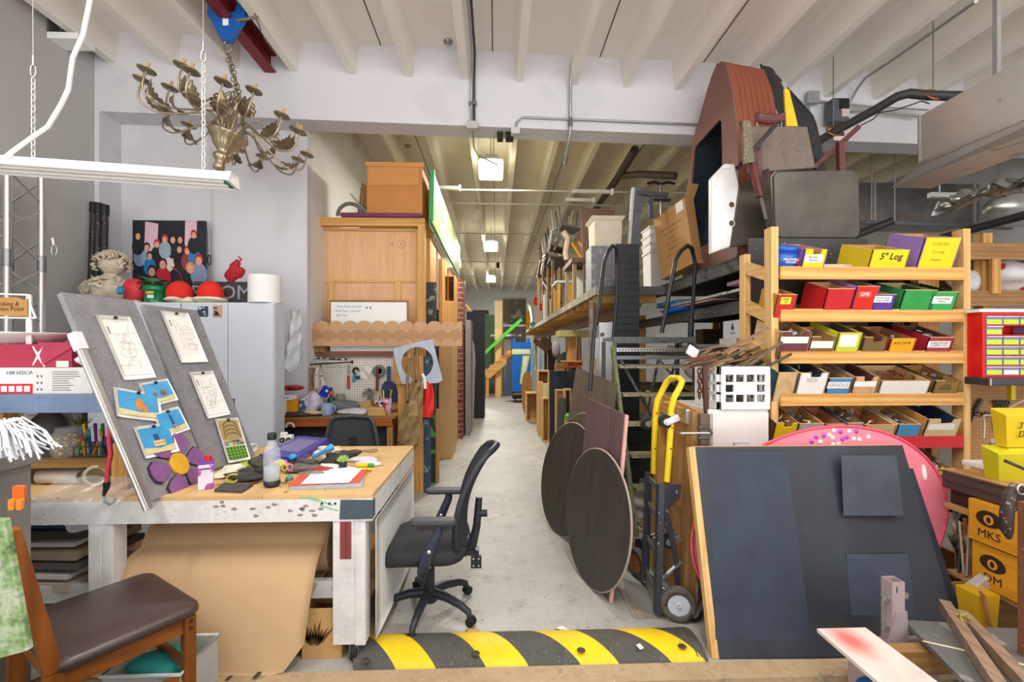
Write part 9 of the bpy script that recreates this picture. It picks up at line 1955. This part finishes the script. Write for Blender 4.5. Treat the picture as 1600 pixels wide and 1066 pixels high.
part(r,'front_rail',fbar(cp(.2,-.22,.415),cp(.2,.22,.415),.025,.065),CW);part(r,'rear_rail',fbar(cp(-.2,-.22,.415),cp(-.2,.22,.415),.025,.065),CW)
for s in(-1,1):
 lg=part(r,'front_leg',fbar(cp(.205,s*.235,-.018),cp(.205,s*.235,.449),.045,.045,fw),CW,bevel=.004)
 dw=MB();[dw.cyl(cp(.205,s*.2575,z),cp(.205,s*.2585,z),.009,n=12)for z in(.4,.43)];part(lg,'dowel',dw,plain('#4a2512',.5))
 part(r,'rear_post',MB().hexa([cp(-.25,s*.235-.024,-.018),cp(-.205,s*.235-.024,-.018),cp(-.205,s*.235+.024,-.018),cp(-.25,s*.235+.024,-.018),cp(-.24,s*.235-.024,.46),cp(-.19,s*.235-.024,.46),cp(-.19,s*.235+.024,.46),cp(-.24,s*.235+.024,.46)]),CW)
 part(r,'back_post',MB().hexa([cp(-.24,s*.235-.024,.461),cp(-.19,s*.235-.024,.461),cp(-.19,s*.235+.024,.461),cp(-.24,s*.235+.024,.461),cp(-.335,s*.235-.024,1.0),cp(-.295,s*.235-.024,1.0),cp(-.295,s*.235+.024,1.0),cp(-.335,s*.235+.024,1.0)]),CW,bevel=.004)
 part(r,'stretcher',fbar(cp(-.2,s*.235,.2),cp(.19,s*.235,.2),.02,.03),CW)
part(r,'cross_stretcher',fbar(cp(.19,-.21,.25),cp(.19,.21,.25),.02,.035),CW)
part(r,'top_rail',MB().grid(lambda u,v:cp(-.3-.02*math.sin(PI*u)-.03*v,(u-.5)*.42,.86+.13*v),10,3,True,.025),CW);part(r,'lower_back_rail',MB().grid(lambda u,v:cp(-.225-.012*v,(u-.5)*.42,.56+.05*v),8,2,True,.022),CW)
for k in(-.12,0,.12):part(r,'back_slat',MB().hexa([cp(-.24,k-.02,.59),cp(-.228,k-.02,.59),cp(-.228,k+.02,.59),cp(-.24,k+.02,.59),cp(-.3,k-.02,.87),cp(-.288,k-.02,.87),cp(-.288,k+.02,.87),cp(-.3,k+.02,.87)]),CW)
p=[W(*q_,y=1.36)for q_ in((-75,1050),(43,1018),(6,812),(-75,812))]
r=T('green_canvas','canvas smeared with green and white paint leaning on the chair back at the left edge','canvas',(p[0]+p[1])/2)
gm,gnt,gb=_base('smeared_green_paint');g1=_noise(gnt,_coord(gnt,14),1,5,.7);g2=_noise(gnt,_coord(gnt,45),1,3,.6);base=_ramp(gnt,g1,[(.3,lin('#3f5a30')),(.45,lin('#7d9a62')),(.58,lin('#b5bfa5')),(.72,lin('#54733c'))]);gnt.links.new(_mix(gnt,base,_ramp(gnt,g1,[(.4,lin('#3a4a3a')),(.6,lin('#d6cfd6'))]),_ramp(gnt,g2,[(.6,(0,0,0,1)),(.68,(.8,.8,.8,1))])),gb.inputs['Base Color']);gb.inputs['Roughness'].default_value=.7
part(r,'canvas',MB().slab(*p,-.02),gm,bevel=.004)
solo('black_coat','black crumpled coat heaped at the bottom left corner','coat',MB().grid(lambda u,v:V((-1.75+1.05*u,1.0+.48*v,-.02+.64*math.sin(PI*(.06+.88*u))**.35*math.sin(PI*(.04+.9*v))**.4-.12*u+.028*math.sin(u*19+v*7)+.018*math.sin(u*41+v*13))),40,24,True),plain('#2a2a2d',.7,0,.3,12))
c_=V((-1.5,2.08,-.018));r=T('clear_tote','clear plastic storage bin seen under the wooden chair','tote',c_)
CLR=plain('#c9d0d0',.2,0,.05,alpha=.55);tb_=MB()
for(x0,x1,y0,y1)in((-.16,.16,-.13,-.125),(-.16,.16,.125,.13),(-.16,-.155,-.1249,.1249),(.155,.16,-.1249,.1249)):tb_.bx(c_.x+x0,c_.x+x1,c_.y+y0,c_.y+y1,c_.z,c_.z+.24)
part(r,'walls',tb_.bx(c_.x-.1549,c_.x+.1549,c_.y-.1249,c_.y+.1249,c_.z,c_.z+.004),CLR);part(r,'rim',MB().tube([c_+V((x,y,.24))for x,y in rect(-.165,.165,-.135,.135)],.007,6,True),plain('#d9dddd',.3))
solo('teal_cloth','teal cloth sticking out of the clear storage bin','cloth',crumple(c_+V((0,0,.2)),.11,14,.2,(1.1,.9,.5),4),plain('#2fa09a',.7,0,.15));solo('yellow_book','yellow and grey books inside the clear storage bin','books',MB().bx(c_.x-.13,c_.x+.13,c_.y-.1,c_.y+.1,c_.z+.005,c_.z+.06).m(1).bx(c_.x-.13,c_.x+.13,c_.y-.1,c_.y+.1,c_.z+.061,c_.z+.11),[plain('#8f8a90',.6),plain('#b9a24a',.6)])
q=random.Random(13)
for i in range(9):
 z=.23+i*.055;c_=V((-2.42+q.uniform(-.05,.05),2.62,z+.02));cl=['#d9d6d0','#8f8a86','#c9bfae','#e6e4e0','#6a6660','#b5a88a','#dcd9d4','#4a4744','#2c3f6a'][i]
 solo('stacked_board',['white','grey','cream','bright white','dark grey','tan','off white','blackish','dark blue'][i]+' board in the stack under the left end of the work table','board',MB().box(c_,(.5,.4,.022+.012*(i%3)),(0,0,q.uniform(-.12,.12))),plain(cl,.7),'boards stacked under the work table')
for i in range(6):
 p=W(340+i*14,1040+(i%3)*7,z=.0);p.z=.004+.004*i;a=.4+.5*(i%3);d=V((math.cos(a),math.sin(a),0));solo('yellow_strip','yellow and black strip among the floor litter under the kraft paper','strip',MB().beam(p-d*.06,p+d*.06,.018,.003),plain(['#b9ab3a','#8f8530','#3a3a36'][i%3],.6),'yellow strips on the floor at left')
 # light and camera
w=bpy.data.worlds.new('daylight');SC.world=w;w.use_nodes=True
wn=w.node_tree;wt=_n(wn,'ShaderNodeTexCoord');ws=_n(wn,'ShaderNodeSeparateXYZ');wn.links.new(wt.outputs['Generated'],ws.inputs[0])
wr=_n(wn,'ShaderNodeMapRange');wn.links.new(ws.outputs['Z'],wr.inputs['Value']);wr.inputs['From Min'].default_value,wr.inputs['From Max'].default_value=-.12,.04
wr.inputs['To Min'].default_value,wr.inputs['To Max'].default_value=0,1
wc_=_mix(wn,(5.6,5.4,5.2,1),(1.75,1.8,1.88,1),wr.outputs[0]);wn.links.new(wc_,wn.nodes['Background'].inputs[0])
def area(name,loc,sx,sy,p,col=(1,1,1),rot=(0,0,0)):
 l=bpy.data.lights.new(name,'AREA');l.shape='RECTANGLE';l.size,l.size_y,l.energy,l.color=sx,sy,p,col
 o=bpy.data.objects.new(name,l);COL.objects.link(o);o.location,o.rotation_euler=loc,rot;return o
def fill_light(x,y,z,sx,sy,p,e,label,col,name='added_fill_light',tilt=0):
 r=T(name,label,'ceiling light',(x,y,z),group='added fill lights of the front room' if y<4 else None)
 part(r,'housing',MB().bx(x-sx/2,x+sx/2,y-sy/2,y+sy/2,z+.03,z+.09),WHITE)
 part(r,'diffuser',MB().bx(x-sx/2+.02,x+sx/2-.02,y-sy/2+.02,y+sy/2-.02,z,z+.03),emit('#fffaf0',e))
 rd=MB()
 for q in(-.35,.35):rd.cyl((x,y+q*sy,z+.09),(x,y+q*sy,ZC),.006,n=6)
 part(r,'hanger_rod',rd,STEEL)
 area('lamp',(x,y,z-.02),sx*.9,sy*.9,p,col)
for x in(-2.6,.6,3.6):  # unseen lights added overhead to brighten the front room
 fill_light(x,.4,4.35,.3,2.4,90,6,'long added fill light, unseen above the front of the shop',(1,.98,.95))
cam=bpy.data.cameras.new('camera');co=bpy.data.objects.new('camera',cam);COL.objects.link(co)
co.location=(0,0,H);co.rotation_euler=(PI/2,0,-YAW)
cam.shift_y=(CY-533)/1600;cam.sensor_width=36;cam.lens=F/1600*36;cam.clip_start=.05;cam.clip_end=200
SC.camera=co
SC.view_settings.view_transform='Standard';SC.view_settings.look='None';SC.view_settings.gamma=1
SC.view_settings.use_curve_mapping=False;SC.view_settings.exposure=-0.24
SC.cycles.use_denoising=True;SC.cycles.max_bounces=8;SC.cycles.diffuse_bounces=5;SC.cycles.sample_clamp_indirect=6
